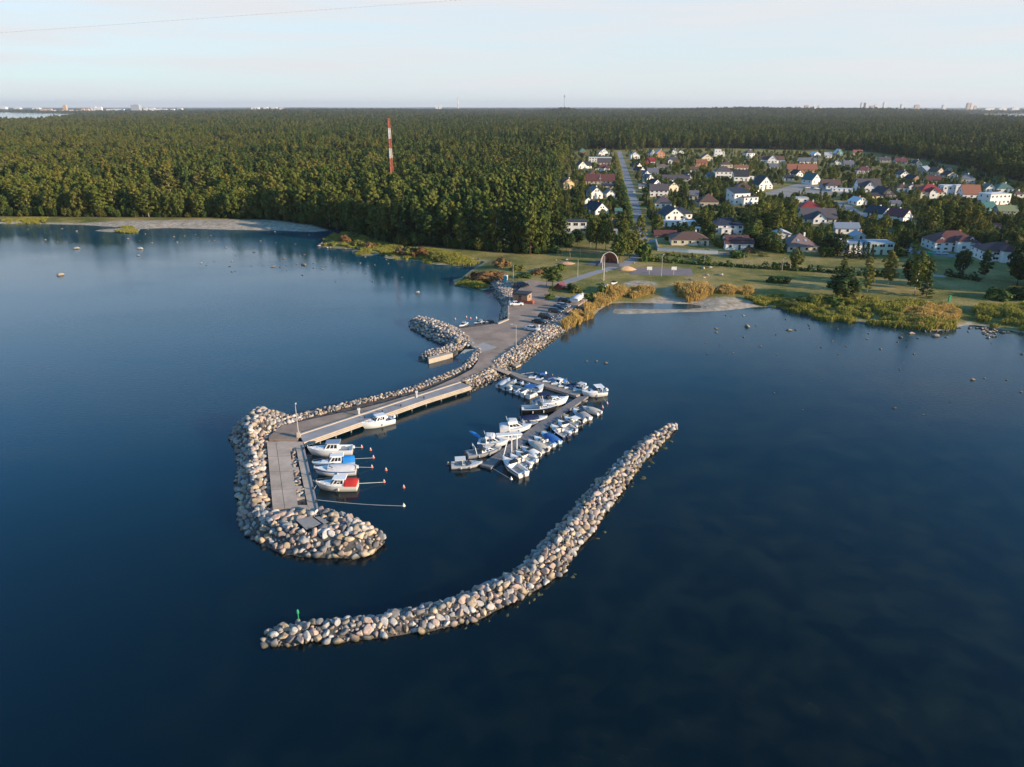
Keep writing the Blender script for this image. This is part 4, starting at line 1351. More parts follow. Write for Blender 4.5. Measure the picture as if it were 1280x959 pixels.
    if cover:                                                    # canvas over the cockpit, stretched from the screen to the stern
        cc = bm_(cover, True)
        t0, t1 = (.02, tc + .06) if kind in ('open', 'covered', 'cuddy', 'cruiser') else (.0, .28)
        high = .55 if kind in ('cuddy', 'cruiser', 'covered') else .42
        rg = []
        for i in range(6):
            t = t0 + (t1 - t0) * i / 5
            bb, ss = sheer(t, B, Lb, fb)
            hh = high * k * (.55 + .45 * math.sin(PI * min(1, .25 + .75 * i / 5) * .75)) * (.55 if i == 0 else 1) + (.35 * k if kind in ('pilot', 'flybridge') else 0)
            rg.append([(t * Lb, -bb * .97, ss + .03), (t * Lb, -bb * .72, ss + hh * .75), (t * Lb, 0, ss + hh), (t * Lb, bb * .72, ss + hh * .75), (t * Lb, bb * .97, ss + .03)])
        cv = MB().loft(rg, 0, False, False)
        cv.add(rg[0], [(0, 1, 2, 3, 4)], 0); cv.add(rg[-1], [(4, 3, 2, 1, 0)], 0)
        cv.build('canvas', cc, root, True)
    if top and kind != 'pilot':                                  # bimini on four struts
        tb = MB()
        xa, xb = .12 * Lb, (.46 if kind != 'flybridge' else .30) * Lb
        zt = zf + (1.15 if kind != 'cruiser' else 1.28) * k
        tb.slab([(xa, -W2 * .5, zt), (xb, -W2 * .46, zt + .06), (xb, W2 * .46, zt + .06), (xa, W2 * .5, zt)], .07)
        tb.build('bimini', bm_(top, True), root)
        sb = MB()
        for s in (-1, 1):
            sb.tube([(xa + .1, s * W2 * .48, zt - .05), (.22 * Lb, s * B * .44, zf)], .02, 5)
            sb.tube([(xb - .1, s * W2 * .44, zt), (.30 * Lb, s * B * .44, zf)], .02, 5)
        sb.build('bimini_strut', CHROME, root)
    if rails:
        rb = MB()
        for s in (-1, 1):
            pts = []
            for t in (.52, .64, .76, .88, .985):
                bb, ss = sheer(t, B, Lb, fb)
                p = (t * Lb, s * bb * .92, ss + .34 * k)
                pts.append(p)
                rb.tube([(t * Lb, s * bb * .92, ss), p], .016, 4)
            rb.tube(pts, .02, 5)
        rb.build('bow_rail', CHROME, root)
    for q in range(motors):
        yy = (q - (motors - 1) / 2) * .55
        mm = MB()
        mm.hexa([(-.50, yy - .17, fb * .85), (-.06, yy - .15, fb * .85), (-.06, yy + .15, fb * .85), (-.50, yy + .17, fb * .85)],
                [(-.46, yy - .13, fb * .85 + .48), (-.12, yy - .11, fb * .85 + .52), (-.12, yy + .11, fb * .85 + .52), (-.46, yy + .13, fb * .85 + .48)])
        mt = mm.build('outboard_motor', MOTORW if motor == 'white' else MOTOR, root)
        MB().box(-.24, yy, fb * .35, .22, .12, fb * 1.1).build('shaft', MOTOR, mt)
    for t, s in ((.3, -1), (.6, -1), (.42, 1)):
        bb, ss = sheer(t, B, Lb, fb)
        MB().lathe([(.02, ss * .28), (.10, ss * .34), (.10, ss * .72), (.02, ss * .8)], 8, (t * Lb, s * (bb + .09), 0)).build('fender', FEND, root)
    return root


# at the concrete pier
boat((384.5, 564.5), (440.5, 562), 'white cabin cruiser with grey blue roof nearest the corner of quay and concrete pier', kind='pilot', top='slate', motor='white', beam=2.9, fb=.95)
boat((390, 579.5), (443.5, 574.5), 'pale blue boat with white wheelhouse and blue aft cover at the concrete pier', hull='pale blue', kind='pilot', cover='bright blue', motors=0, beam=2.2, fb=.6)
boat((392.5, 589), (445, 586.5), 'white speedboat with broad blue side stripe and pale canvas at the concrete pier', stripe='blue', kind='covered', cover='light grey', motor='white', beam=2.5, fb=.95)
boat((395, 606.5), (447, 606), 'cream motor boat with bright red aft canopy at the concrete pier', hull='cream', kind='pilot', cover='red', motors=0, beam=2.7, fb=.95)
boat((451.5, 533), (491.5, 523.5), 'all white cabin boat moored alone along the pale quay wall', kind='pilot', motor='white', fb=1.0, beam=2.6)
# south side of the brown pontoon
boat((637, 472.8), (624.5, 481.8), 'white boat under grey cover in the raft of boats nearest the stone mole', kind='covered', cover='light grey', motor='black')
boat((645, 475.2), (632.5, 485), 'white boat with beige cover between two moored boats near the stone mole', kind='covered', cover='beige', motor='black')
boat((654, 477.8), (641.5, 488), 'white boat with dark side stripe, third in the raft near the stone mole', stripe='black', kind='cuddy', motor='black')
boat((662, 480.2), (649.5, 490.8), 'white cuddy boat tied beside the large white boat with blue top', kind='cuddy', motor='white')
boat((679.5, 483.8), (656.5, 494.2), 'large white boat with square blue top moored at the brown pontoon', kind='open', top='blue', motor='white', beam=3.0, fb=1.0)
# north side
boat((660.5, 472), (681, 466.5), 'white boat with blue canvas, farthest up the brown pontoon from the cruiser', kind='cuddy', cover='blue', motor='white')
boat((669, 474.3), (689, 469), 'white cabin boat with navy canopy behind the brown pontoon', kind='cuddy', cover='navy')
boat((678, 476.8), (696, 472), 'white boat with slate grey hull stripe behind the brown pontoon', stripe='slate', kind='covered', cover='slate')
boat((689, 480), (706.5, 474.6), 'white pilothouse boat with bright blue aft canopy behind the brown pontoon', kind='pilot', cover='blue')
boat((698, 482.8), (712, 477.8), 'small white open boat with seats behind the brown pontoon', kind='open', motor='black')
boat((705.5, 485), (719.5, 479.3), 'small white boat with dark navy cover behind the brown pontoon', kind='covered', cover='navy')
boat((716.5, 488), (731, 480.8), 'white boat with raised light canopy beside the big cruiser', kind='open', top='light grey', motor='white')
boat((727, 492), (757, 489), 'big white cruiser with white hardtop and outboards at the pontoon corner', kind='cruiser', top='white', motor='white', motors=2, beam=3.1, fb=1.1)
# grey pontoon, left side
boat((710.5, 501), (667, 505.2), 'white cruiser with radar arch, navy canopy and slate stern cover at the grey pontoon', kind='cruiser', cover='slate', top='navy', motors=0, beam=2.9, fb=1.05)
boat((697, 511), (652, 511.5), 'black hulled speedboat with white deck at the grey pontoon', hull='black', kind='cuddy', motor='black', fb=.95)
boat((684.5, 521), (651, 522.8), 'white speedboat with navy canvas next to the black hulled speedboat', kind='covered', cover='navy', motor='black')
boat((673, 527), (645, 527.6), 'small grey open boat squeezed between larger white boats', hull='grey', kind='open', motor='black', fb=.6)
boat((664.5, 534), (624.5, 535.5), 'white cabin cruiser with row of dark windows beside the small grey boat', kind='flybridge', cover='light grey', motors=0, beam=2.9, fb=1.0)
boat((652, 545.5), (617, 546.5), 'long white boat half hidden under the white canopy frame', kind='cuddy', cover='cream', motor='black')
boat((635.5, 553), (597.5, 552), 'white flybridge cruiser with small blue tender held at its stern', kind='flybridge', motors=0, beam=2.9, fb=1.0)
boat((627, 560.5), (583.5, 566.8), 'grey sided workboat with radar arch at the grey pontoon', hull='grey', kind='cruiser', motor='black', beam=2.7)
boat((603.5, 577.5), (564, 579.5), 'low grey boat with cream canopy at the outer end of the grey pontoon', hull='light grey', kind='open', top='cream', motor='black', fb=.62)
# right side
boat((628, 573.5), (655, 592), 'white boat with black stripe at the outer end of the grey pontoon', stripe='black', kind='cuddy', motor='white', beam=2.5, fb=.9)
boat((637.5, 567.5), (659.5, 582), 'white open boat with wooden seats beside the black striped white boat', kind='open', motor='black')
boat((644, 563.5), (668.5, 575), 'white boat with bright blue stripe on the sunny side of the grey pontoon', stripe='bright blue', kind='cuddy', motor='white')
boat((651.5, 557.5), (673, 567.5), 'white cabin boat with black outboard next to the blue striped boat', kind='cuddy', cover='white', motor='black')
boat((659.7, 549.5), (682.5, 561.5), 'pale grey boat under beige canopy at the grey pontoon', hull='light grey', kind='covered', cover='beige', motor='black')
boat((667, 545), (690, 556), 'white open boat with dark seats beside the blue covered boat', kind='open', motor='white')
boat((676.5, 539.3), (697.5, 552), 'boat under long bright blue cover at the grey pontoon', hull='pale blue', kind='covered', cover='blue', motor='white')
boat((688.7, 530.8), (709, 543.8), 'dark navy hulled boat at the grey pontoon', hull='navy', kind='open', motor='black')
boat((697, 525), (717, 537.2), 'white boat with dark windscreen beside the navy hulled boat', kind='cuddy', motor='black')
boat((705, 520.2), (725, 529), 'white boat with light canopy and twin outboards at the grey pontoon', kind='open', top='white', motor='black', motors=2)
boat((716, 510.6), (735.5, 522), 'white speedboat with grey cockpit near the pontoon corner', kind='cuddy', cover='grey', motor='white')
boat((728, 507.6), (750, 514.6), 'white boat under beige tent canopy nearest the pontoon corner', kind='covered', cover='beige', motor='white')
p = gp(593.5, 544.5, 1.2)
tn = MB(); tn.loft([[(x, w * math.cos(a), .25 + w * .8 * math.sin(a)) for a in [k * PI / 4 for k in range(8)]] for x, w in ((-1.5, .05), (-1.0, .3), (0, .42), (1.0, .3), (1.5, .05))])
o = tn.build('tender', bm_('bright blue'), None, True); o.location = p; o.rotation_euler = (0, R(12), R(-40))
tag(o, 'small bright blue tender raised behind the white flybridge cruiser', 'tender')

# ------------------------------------------------------------------ buoys and mooring lines
BR, BW = mat('buoy_red', (.62, .16, .13), .5), mat('buoy_white', (.75, .72, .68), .5)
ROPE = mat('pale_rope', (.55, .53, .48), .9)
bu = MB()
bu.lathe([(.02, -.22), (.18, -.16), (.26, .02), (.24, .16), (.10, .30), (.03, .34)], 10)
BUM = bu.mesh('buoy', BR, True)
bw2 = MB(); bw2.lathe([(.10, .28), (.14, .34), (.06, .46), (.02, .62)], 8)
BUW = bw2.mesh('buoy_top', BW, True)


BUMW = bu.mesh('buoy', BW, True)


def buoy(px, py, label):
    p = gp(px, py, 0)
    t = thing('mooring_buoy', label, 'buoy', (p.x, p.y, 0), 0, 'mooring buoys')
    link('float', BUMW if label.startswith(('white', 'pale')) else BUM, t); link('cap', BUW, t)
    return p


def rope(a, b, label, sag=.0, r=.028, za=.7, zb=.15, group='mooring lines'):
    A, B = gp(*a, za), gp(*b, zb)
    pts = [A + (B - A) * i / 8 - Vector((0, 0, sag * math.sin(PI * i / 8))) for i in range(9)]
    for q in pts: q.z = max(q.z, .03)
    tag(MB().tube(pts, r, 5).build('mooring_line', ROPE), label, 'rope', group)


buoy(452.2, 559.6, 'red buoy just off the stern of the grey roofed cruiser'); rope((440, 559), (452.2, 559.4), 'line from the grey roofed cruiser to its red buoy')
buoy(463.2, 563, 'lone red buoy with white top between two boat lines')
buoy(466.8, 572.6, 'red buoy at the end of the blue boat line'); rope((444, 573.5), (466.8, 572.4), 'line from the pale blue boat to its red buoy')
buoy(465, 584.6, 'red buoy off the white boat with blue stripe'); rope((446, 584), (465, 584.4), 'line from the blue striped boat to its red buoy')
buoy(482.6, 588.2, 'lone pale red buoy beyond the blue striped boat')
buoy(480.2, 603, 'red buoy held by the line of the red canopy boat'); rope((448, 604.5), (480.2, 602.8), 'doubled white line from the red canopy boat to its buoy', r=.05)
buoy(504.8, 609.8, 'outermost lone red buoy with upright stick')
buoy(504.8, 632.8, 'white topped buoy at the end of the longest mooring line'); rope((397, 625), (504.8, 632.6), 'longest mooring line, slack across the water from the concrete pier', .2, .03, 1.2)
buoy(759, 505, 'red buoy beyond the big white cruiser at the pontoon corner'); rope((751, 491), (759, 504.8), 'line from the big white cruiser to its buoy')
buoy(753.2, 510, 'pink buoy close to the beige tent canopy boat')
buoy(729, 528.3, 'white buoy beside the twin outboard boat')
buoy(639, 599.4, 'white buoy at the end of the line from the grey pontoon end'); rope((615, 585), (639, 599.2), 'line from the outer corner of the grey pontoon to a white buoy', 0, .03, .5)
buoy(560.2, 580.8, 'red buoy behind the low grey boat with cream canopy')
buoy(569, 399.6, 'large pink buoy in the small basin behind the parking lot')
buoy(583, 397.2, 'red buoy in the middle of the small basin'); buoy(588.3, 398.6, 'small orange buoy near the middle of the small basin'); buoy(595.4, 397.8, 'pale buoy in the small basin nearest the kerb')
rope((396, 604), (391, 600), 'bow line from the red canopy boat up to the concrete pier', 0, .03, 1.0, 1.4); rope((395.5, 607), (392, 612), 'second bow line from the red canopy boat to the concrete pier', 0, .03, 1.0, 1.4)
rope((651.5, 467.6), (667, 465.4), 'line stretched behind the boats north of the brown pontoon', 0, .03)
# small craft in the basin behind the lot
boat((574, 408), (583, 402.5), 'small white rowing boat tied to the edge of the parking lot', kind='open', motors=0, rails=False, fb=.45, name='rowing_boat', beam=1.5, zr=.4)
boat((592.5, 404.5), (604, 401.2), 'dark open boat tied below the edge of the parking lot', hull='black', kind='open', fb=.5, rails=False, motor='black', beam=1.7, zr=.4)
boat((607.5, 403), (616, 401), 'smaller dark boat beside the dark open boat', hull='navy', kind='covered', cover='black', fb=.5, rails=False, motors=0, beam=1.6, zr=.4)
# boats ashore on trailers
for bw, st, hull, cv, lb in (((728.5, 373), (717.5, 380), 'white', 'light grey', 'white boat parked on a trailer beside the reeds'),
                             ((751, 362.5), (759.5, 360), 'light grey', 'grey', 'grey covered boat laid up ashore behind the reeds'),
                             ((764, 358.5), (769, 356), 'white', 'navy', 'navy covered boat laid up ashore near the sand')):
    A, B = gp(*bw, ZG), gp(*st, ZG)
    boat(bw, st, lb, hull=hull, kind='covered', cover=cv, rails=False, motors=0, lift=ZG + .75, fb=.6, zr=ZG)
    d = (A - B); ang = math.atan2(d.y, d.x); c = (A + B) / 2
    t = thing('boat_trailer', 'galvanised trailer under the ' + lb.split(' parked')[0].split(' laid')[0] + (' by the sand' if 'sand' in lb else ' by the reeds'), 'trailer', (c.x, c.y, ZG), ang)
    mb = MB(); mb.box(0, 0, .48, d.length * 1.05, .12, .12); mb.box(-.4, 0, .42, .12, 1.7, .1); mb.box(-.6, .45, .62, 2.2, .1, .2); mb.box(-.6, -.45, .62, 2.2, .1, .2)
    mb.build('frame', CHROME, t)
    for s in (-1, 1):
        w = MB(); w.lathe([(.05, -.09), (.31, -.09), (.31, .09), (.05, .09)], 14)
        wo = w.build('wheel', MOTOR, t); wo.location = (-.4, s * .92, .31); wo.rotation_euler = (PI / 2, 0, 0)
# ------------------------------------------------------------------ houses
WCOL = {'white': (.82, .79, .74), 'cream': (.66, .57, .42), 'yellow': (.66, .50, .26), 'grey': (.34, .34, .35), 'brown': (.22, .13, .08), 'orange': (.52, .25, .13), 'red': (.33, .06, .05), 'pink': (.58, .42, .38),
        'beige': (.50, .42, .32), 'pale green': (.52, .62, .47), 'blue': (.22, .36, .46), 'wood': (.33, .20, .12), 'black': (.05, .05, .055), 'teal': (.20, .38, .38)}
RCOL = {'black': (.035, .036, .042), 'dark blue': (.032, .04, .06), 'brown': (.13, .075, .055), 'dark red': (.125, .048, .04), 'red': (.26, .04, .036), 'orange': (.27, .11, .065), 'grey': (.15, .15, .17), 'light grey': (.42, .44, .47),
        'purple': (.095, .08, .085), 'teal': (.045, .13, .125), 'olive': (.20, .23, .12), 'white': (.66, .66, .66), 'green': (.09, .17, .14), 'pinkish': (.22, .145, .125), 'maroon': (.15, .05, .055), 'blue grey': (.22, .26, .31)}


def wmat(c): return mat('render_' + c.replace(' ', '_'), WCOL[c], .85, .05, .6, .2, bump=.05)


def rmat(c):
    n = 'roof_' + c.replace(' ', '_')
    return mat(n, RCOL[c], .65, .18, 2.2, .35, bump=.35, bscale=9)


TRIM = mat('white_trim', (.72, .70, .67), .6, .04)
PANE = mat('window_pane', (.02, .024, .03), .1, .2, 1, .55)
DOORM = mat('door_brown', (.12, .07, .045), .6)
WCACHE = {}


def win_mesh(w, h):
    k = (round(w, 1), round(h, 1))
    if k not in WCACHE:
        w, h = k
        mb = MB()
        t = .09
        mb.box(-w / 2 + t / 2, 0, h / 2, t, .10, h).box(w / 2 - t / 2, 0, h / 2, t, .10, h)
        mb.box(0, 0, t / 2, w - 2 * t, .10, t).box(0, 0, h - t / 2, w - 2 * t, .10, t)
        if w > 1.3: mb.box(0, 0, h / 2, .07, .09, h - 2 * t)
        mb.box(0, .0, h / 2, w - 2 * t, .05, h - 2 * t, 0, 1)
        WCACHE[k] = mb.mesh('window', [TRIM, PANE])
    return WCACHE[k]


DCACHE = {}


def door_mesh(w, h):
    k = (round(w, 1), round(h, 1))
    if k not in DCACHE:
        mb = MB(); mb.box(0, 0, h / 2, w, .08, h).box(0, -.05, h - .25, w * .5, .04, .3, 0, 1)
        DCACHE[k] = mb.mesh('door', [DOORM, PANE])
    return DCACHE[k]


FOOT = []                                                       # footprints, to keep trees out


def shell(root, x0, y0, w, d, h, rt, rh, wc, rc, over=.45, z0=0.0, wname='wall', rname='roof', th=.2):
    """one block: walls and its roof; x0 centre, y0 front"""
    a, b, c, e = x0 - w / 2, x0 + w / 2, y0, y0 + d
    mb = MB()
    z1 = z0 + h
    if rt == 'gx':
        yc = (c + e) / 2
        mb.add([(a, c, z0), (b, c, z0), (b, e, z0), (a, e, z0), (a, c, z1), (b, c, z1), (b, e, z1), (a, e, z1), (a, yc, z1 + rh - .06), (b, yc, z1 + rh - .06)],
               [(0, 1, 5, 4), (2, 3, 7, 6), (1, 2, 6, 9, 5), (3, 0, 4, 8, 7)])
    elif rt == 'gy':
        mb.add([(a, c, z0), (b, c, z0), (b, e, z0), (a, e, z0), (a, c, z1), (b, c, z1), (b, e, z1), (a, e, z1), (x0, c, z1 + rh - .06), (x0, e, z1 + rh - .06)],
               [(0, 1, 5, 8, 4), (2, 3, 7, 9, 6), (1, 2, 6, 5), (3, 0, 4, 7)])
    else:
        mb.box(x0, y0 + d / 2, z0 + h / 2, w, d, h)
    wl = mb.build(wname, wmat(wc), root)
    r = MB()
    t = th
    o = over
    if rt == 'gx':
        k = rh / (d / 2)
        yc = (c + e) / 2
        for s, ye in ((-1, c), (1, e)):
            r.slab([(a - o, ye + s * o, z1 - k * o + t), (b + o, ye + s * o, z1 - k * o + t), (b + o, yc, z1 + rh + t), (a - o, yc, z1 + rh + t)], t)
    elif rt == 'gy':
        k = rh / (w / 2)
        for s, xe in ((-1, a), (1, b)):
            r.slab([(xe + s * o, c - o, z1 - k * o + t), (xe + s * o, e + o, z1 - k * o + t), (x0, e + o, z1 + rh + t), (x0, c - o, z1 + rh + t)], t)
    elif rt == 'hip':
        A, B, C, E = a - o, b + o, c - o, e + o
        zz = z1 + .02
        if w >= d:
            rl = min(d / 2 + o, (w + 2 * o) / 2 - .01)
            p, q = (A + rl, (C + E) / 2, zz + rh), (B - rl, (C + E) / 2, zz + rh)
            fs = [[(A, C, zz), (B, C, zz), q, p], [(B, E, zz), (A, E, zz), p, q], [(A, E, zz), (A, C, zz), p], [(B, C, zz), (B, E, zz), q]]
        else:
            rl = (w + 2 * o) / 2
            p, q = ((A + B) / 2, C + rl, zz + rh), ((A + B) / 2, E - rl, zz + rh)
            fs = [[(A, C, zz), (B, C, zz), p], [(B, E, zz), (A, E, zz), q], [(A, E, zz), (A, C, zz), p, q], [(B, C, zz), (B, E, zz), q, p]]
        for f in fs:
            r.add(f, [tuple(range(len(f)))])
        r.add([(A, C, zz), (B, C, zz), (B, E, zz), (A, E, zz)], [(3, 2, 1, 0)])
    elif rt == 'shed':
        r.slab([(a - o, c - o, z1 + .1), (b + o, c - o, z1 + .1), (b + o, e + o, z1 + rh + .1), (a - o, e + o, z1 + rh + .1)], .18)
        mb2 = MB(); mb2.add([(a, e, z1), (b, e, z1), (b, e, z1 + rh), (a, e, z1 + rh)], [(0, 1, 2, 3)])
        mb2.add([(a, c, z1), (a, e, z1), (a, e, z1 + rh)], [(0, 1, 2)]); mb2.add([(b, c, z1), (b, e, z1), (b, e, z1 + rh)], [(0, 1, 2)])
        mb2.build('gable_panel', wmat(wc), root)
    else:
        r.box(x0, y0 + d / 2, z1 + .14, w + .3, d + .3, .28)
        r.box(x0, y0 + d / 2, z1 + .30, w - .3, d - .3, .06)
    ro = r.build(rname, rmat(rc), root)
    return wl, ro


def windows(root, x0, y0, w, d, h, rt, rh, z0=0.0, st=None, attic=True, door=True, sides=True, big=False):
    st = st or max(1, int(h / 2.7 + .25))
    sh_ = h / st
    n = max(1, int(w / 3.0))
    dn = random.randrange(n) if n > 1 else 0
    for f in range(st):
        for i in range(n):
            x = x0 - w / 2 + w * (i + .5) / n
            z = z0 + f * sh_
            if door and f == 0 and i == dn:
                link('door', door_mesh(1.0, 2.1), root, (x, y0 - .03, z0)); continue
            ww, hh = random.choice(((1.3, 1.3), (1.6, 1.3), (1.2, 1.3))) if not big else (2.2, 1.5)
            link('window', win_mesh(min(ww, w / n * .8), min(hh, sh_ * .55)), root, (x, y0 - .03, z + sh_ * .34))
        if sides:
            for s in (-1, 1):
                m = max(1, int(d / 4.0))
                for i in range(m):
                    link('window', win_mesh(1.2, min(1.3, sh_ * .55)), root, (x0 + s * (w / 2 + .03), y0 + d * (i + .5) / m, z0 + f * sh_ + sh_ * .34), PI / 2)
    if attic and rt == 'gy' and rh > 2.2:
        for q in ((-.8, .8) if w > 7 else (0,)):
            link('window', win_mesh(1.0, 1.1), root, (x0 + q, y0 - .03, z0 + h + rh * .22))
    if attic and rt == 'gx' and rh > 2.2:
        for s in (-1, 1):
            link('window', win_mesh(1.0, 1.1), root, (x0 + s * (w / 2 + .03), y0 + d / 2, z0 + h + rh * .2), PI / 2)


def house(px, py, wp, hp, rt, rp, wc, rc, label, yaw=-6, d=None, st=None, chim=True, wings=(), over=.45, name='house', cat='house', group=None, door=True, win=True, dormers=0, sky_l=0, attic=True, big=False):
    s = mpp(py)
    w, h, rh = wp * s, hp * s, rp * s
    d = d or max(6.5, min(12, w * .8))
    p = gp(px, py, ZG)
    t = thing(name, label, cat, p, R(yaw), group)
    FOOT.append((p.x, p.y, R(yaw), w, d))
    wl, ro = shell(t, 0, 0, w, d, h, rt, rh, wc, rc, over)
    if win: windows(t, 0, 0, w, d, h, rt, rh, 0, st, attic, door, big=big)
    if chim and rt != 'flat':
        MB().box(w * .18, d * .55, h + rh * .75 + .5, .65, .65, 1.7).build('chimney', wmat('white' if random.random() < .55 else 'orange'), ro)
    for q in range(dormers):
        x = -w / 2 + w * (q + .5) / dormers
        dm = MB(); zz = h + rh * .18
        y = d * .5 * .26
        dm.add([(x - .8, y - .3, zz - .2), (x + .8, y - .3, zz - .2), (x + .8, y - .3, zz + .9), (x - .8, y - .3, zz + .9), (x, y - .3, zz + 1.6), (x - .8, d * .42, zz - .2), (x + .8, d * .42, zz - .2), (x + .8, d * .42, zz + .9), (x - .8, d * .42, zz + .9), (x, d * .42, zz + 1.6)],
               [(0, 1, 2, 4, 3), (1, 6, 7, 2), (5, 0, 3, 8)])
        do = dm.build('dormer', wmat('white' if wc != 'white' else wc), ro)
        rr = MB()
        for sg in (-1, 1):
            rr.slab([(x + sg * 1.0, y - .5, zz + .82), (x + sg * 1.0, d * .42, zz + .82), (x, d * .42, zz + 1.72), (x, y - .5, zz + 1.72)], .1)
        rr.build('dormer_roof', rmat(rc), do)
        wo = link('dormer_window', win_mesh(1.0, .9), do, (x, y - .33, zz - .05))
    for q in range(sky_l):
        x = -w * .12 + w * .24 * q
        k = rh / (d / 2)
        f = .42
        y = d / 2 * f
        o = MB().box(0, 0, 0, .9, 1.3, .08).build('skylight', mat('skylight_glass', (.30, .38, .45), .1, .1, 1, .6), ro)
        o.location = (x, y, h + rh * f + .32); o.rotation_euler = (math.atan(k), 0, 0)
    for wg in wings:                                            # dx px, dy m (front offset), width px, height px, roof, roof px, [wall, roof, depth m]
        dx, dy, w2, h2, rt2, rp2 = wg[:6]
        wc2 = wg[6] if len(wg) > 6 and wg[6] else wc; rc2 = wg[7] if len(wg) > 7 and wg[7] else rc; d2 = wg[8] if len(wg) > 8 else 6.0
        z2 = wg[9] * s if len(wg) > 9 else 0.0
        shell(t, dx * s, dy, w2 * s, d2, h2 * s, rt2, rp2 * s, wc2, rc2, over, z2, 'wing_wall', 'wing_roof', .214)
        if win: windows(t, dx * s, dy, w2 * s, d2, h2 * s, rt2, rp2 * s, z2, None, True, False, False)
        a = R(yaw); cx, cy = dx * s, dy
        FOOT.append((p.x + cx * math.cos(a) - cy * math.sin(a), p.y + cx * math.sin(a) + cy * math.cos(a), a, w2 * s, d2))
    return t


H = house
# ---- west of the village road
H(719.5, 291.5, 27, 13.5, 'flat', 0, 'white', 'black', 'modern white flat roofed house partly hidden behind trees above the stage', -4, 9, 2, wings=[(-20, 1.5, 14, 11, 'flat', 0, 'white', 'black', 7)], big=True)
H(752.5, 268, 19, 5.5, 'gy', 8.5, 'white', 'dark blue', 'white gabled house with long dark blue roof just north of the modern flat roofed house', 26, 13, wings=[(-11, 3, 8, 5, 'flat', 0, 'grey', 'black', 8)])
H(746, 248.5, 15.5, 7, 'gy', 7, 'white', 'grey', 'tall white gabled house beside a lower white gable west of the road', 12, 11)
H(763.5, 247, 10.5, 5, 'gy', 4.5, 'white', 'grey', 'lower white gabled house adjoining the hedge along the road', 8, 9)
H(711, 236, 14, 7, 'gy', 5.5, 'yellow', 'orange', 'yellow house with steep gable among trees at the wood edge', 14, 8)
H(750, 230.5, 36, 4.5, 'gx', 7, 'beige', 'dark red', 'wide house with long dark red roof and one white dormer west of the road', -5, 10, dormers=1)
H(743.5, 222, 15, 3.5, 'hip', 6, 'brown', 'brown', 'brown pyramid roofed house behind the wide dark red roofed house', 5, 10)
H(759.5, 236, 14, 3.6, 'gx', 2, 'cream', 'dark blue', 'low cream house with flat dark blue roof below the wide dark red roof', -6, 7, chim=False)
H(735.5, 254.5, 10.5, 3.5, 'gy', 4.2, 'white', 'black', 'small white gable half buried in dark trees west of the road', 20, 9, chim=False)
H(728.5, 211, 11, 4, 'gy', 5, 'white', 'black', 'white gabled house with broad black side roofs at the wood edge', 14, 10, wings=[(8, 2, 9, 3.5, 'gx', 4, 'white', 'black', 8)])
H(755, 206.5, 16.5, 3.5, 'gx', 4.5, 'pink', 'purple', 'pink house with purple roof in front of the white villa complex', -6, 9)
H(754.5, 214.5, 15, 4, 'hip', 4.5, 'white', 'dark red', 'white house with dark red hip roof below the pink house', -6, 9, wings=[(3, -1.2, 6, 3.2, 'gy', 3)])
H(750, 203, 28, 5.5, 'flat', 0, 'white', 'white', 'broad white villa with terraces at the wood edge near the road end', -6, 10, 2)
H(755, 195.5, 13, 4.5, 'gy', 4.5, 'white', 'grey', 'white villa with twin gables at the top of the road', 6, 9, wings=[(-4.5, -1, 5, 4, 'gy', 3)])
H(728.5, 192.5, 9, 2.5, 'hip', 4, 'brown', 'green', 'small cabin with green pyramid roof against the wood', 4, 8, chim=False)
H(773, 268.5, 8, 4.5, 'gx', 3, 'pale green', 'green', 'pale green shed beside the road hedge', -4, 4, chim=False, name='shed', cat='shed')
H(767.5, 293.5, 8, 5, 'flat', 0, 'blue', 'light grey', 'small blue shed behind trees beside the road', -4, 4, chim=False, name='shed', cat='shed')
H(764, 286.5, 9.5, 6, 'gx', 4, 'red', 'black', 'dark red wooden house hidden behind trees near the road', -4, 7)
# ---- first rows east of the road
H(794, 199, 11, 4.5, 'gy', 4, 'white', 'light grey', 'small white house at the far end of the road, east side', 4, 9)
H(816, 195.5, 8, 4, 'gy', 4, 'white', 'brown', 'narrow white gabled house at the wood edge beside an orange house', 8, 9)
H(825.5, 197.5, 11, 5.5, 'gy', 4.5, 'orange', 'light grey', 'orange house with white upper gable at the wood edge', 6, 9)
H(813.5, 206.5, 10, 4.5, 'gx', 4, 'white', 'red', 'white house with bright red roof and red walls near the far road', -6, 8, wings=[(-3.5, -1.5, 5, 4, 'gy', 4, 'red', 'red')])
for k, (a, b, c, lb) in enumerate(((799, 211, 'white', 'farthest of three striped white terrace gables'), (803, 216, 'orange', 'middle terrace gable with orange chimney wall'), (808.5, 220.5, 'white', 'nearest of three striped white terrace gables'))):
    H(a, b, 9.5, 3.0, 'gy', 4, 'white', 'black' if k < 2 else 'grey', lb, 38, 8, chim=(k == 1))
H(816, 219.5, 13, 4, 'gx', 4.5, 'grey', 'grey', 'grey house with plain grey roof beside the striped terrace', -6, 9)
H(828.5, 212, 15, 3.5, 'hip', 2.5, 'beige', 'beige' if False else 'pinkish', 'low beige bungalow with flat hipped roof', -6, 9, chim=False)
H(841, 204.5, 16, 4, 'hip', 3.8, 'brown', 'purple', 'brown house with wide purple roof and a white balcony gable', -6, 9, wings=[(-3, -1.5, 6, 3.6, 'gy', 2, 'white')])
H(845, 226.5, 33, 3, 'gx', 4, 'grey', 'purple', 'long low building with dark purple roof behind the white gables', -6, 9, chim=False)
H(813, 227.5, 11, 4, 'gy', 5, 'white', 'grey', 'white gable house in front of the long purple roof', 22, 8)
H(821.5, 233, 11, 4, 'gy', 4.5, 'white', 'dark blue', 'white gable directly behind the white house with purple roof', 28, 8, chim=False)
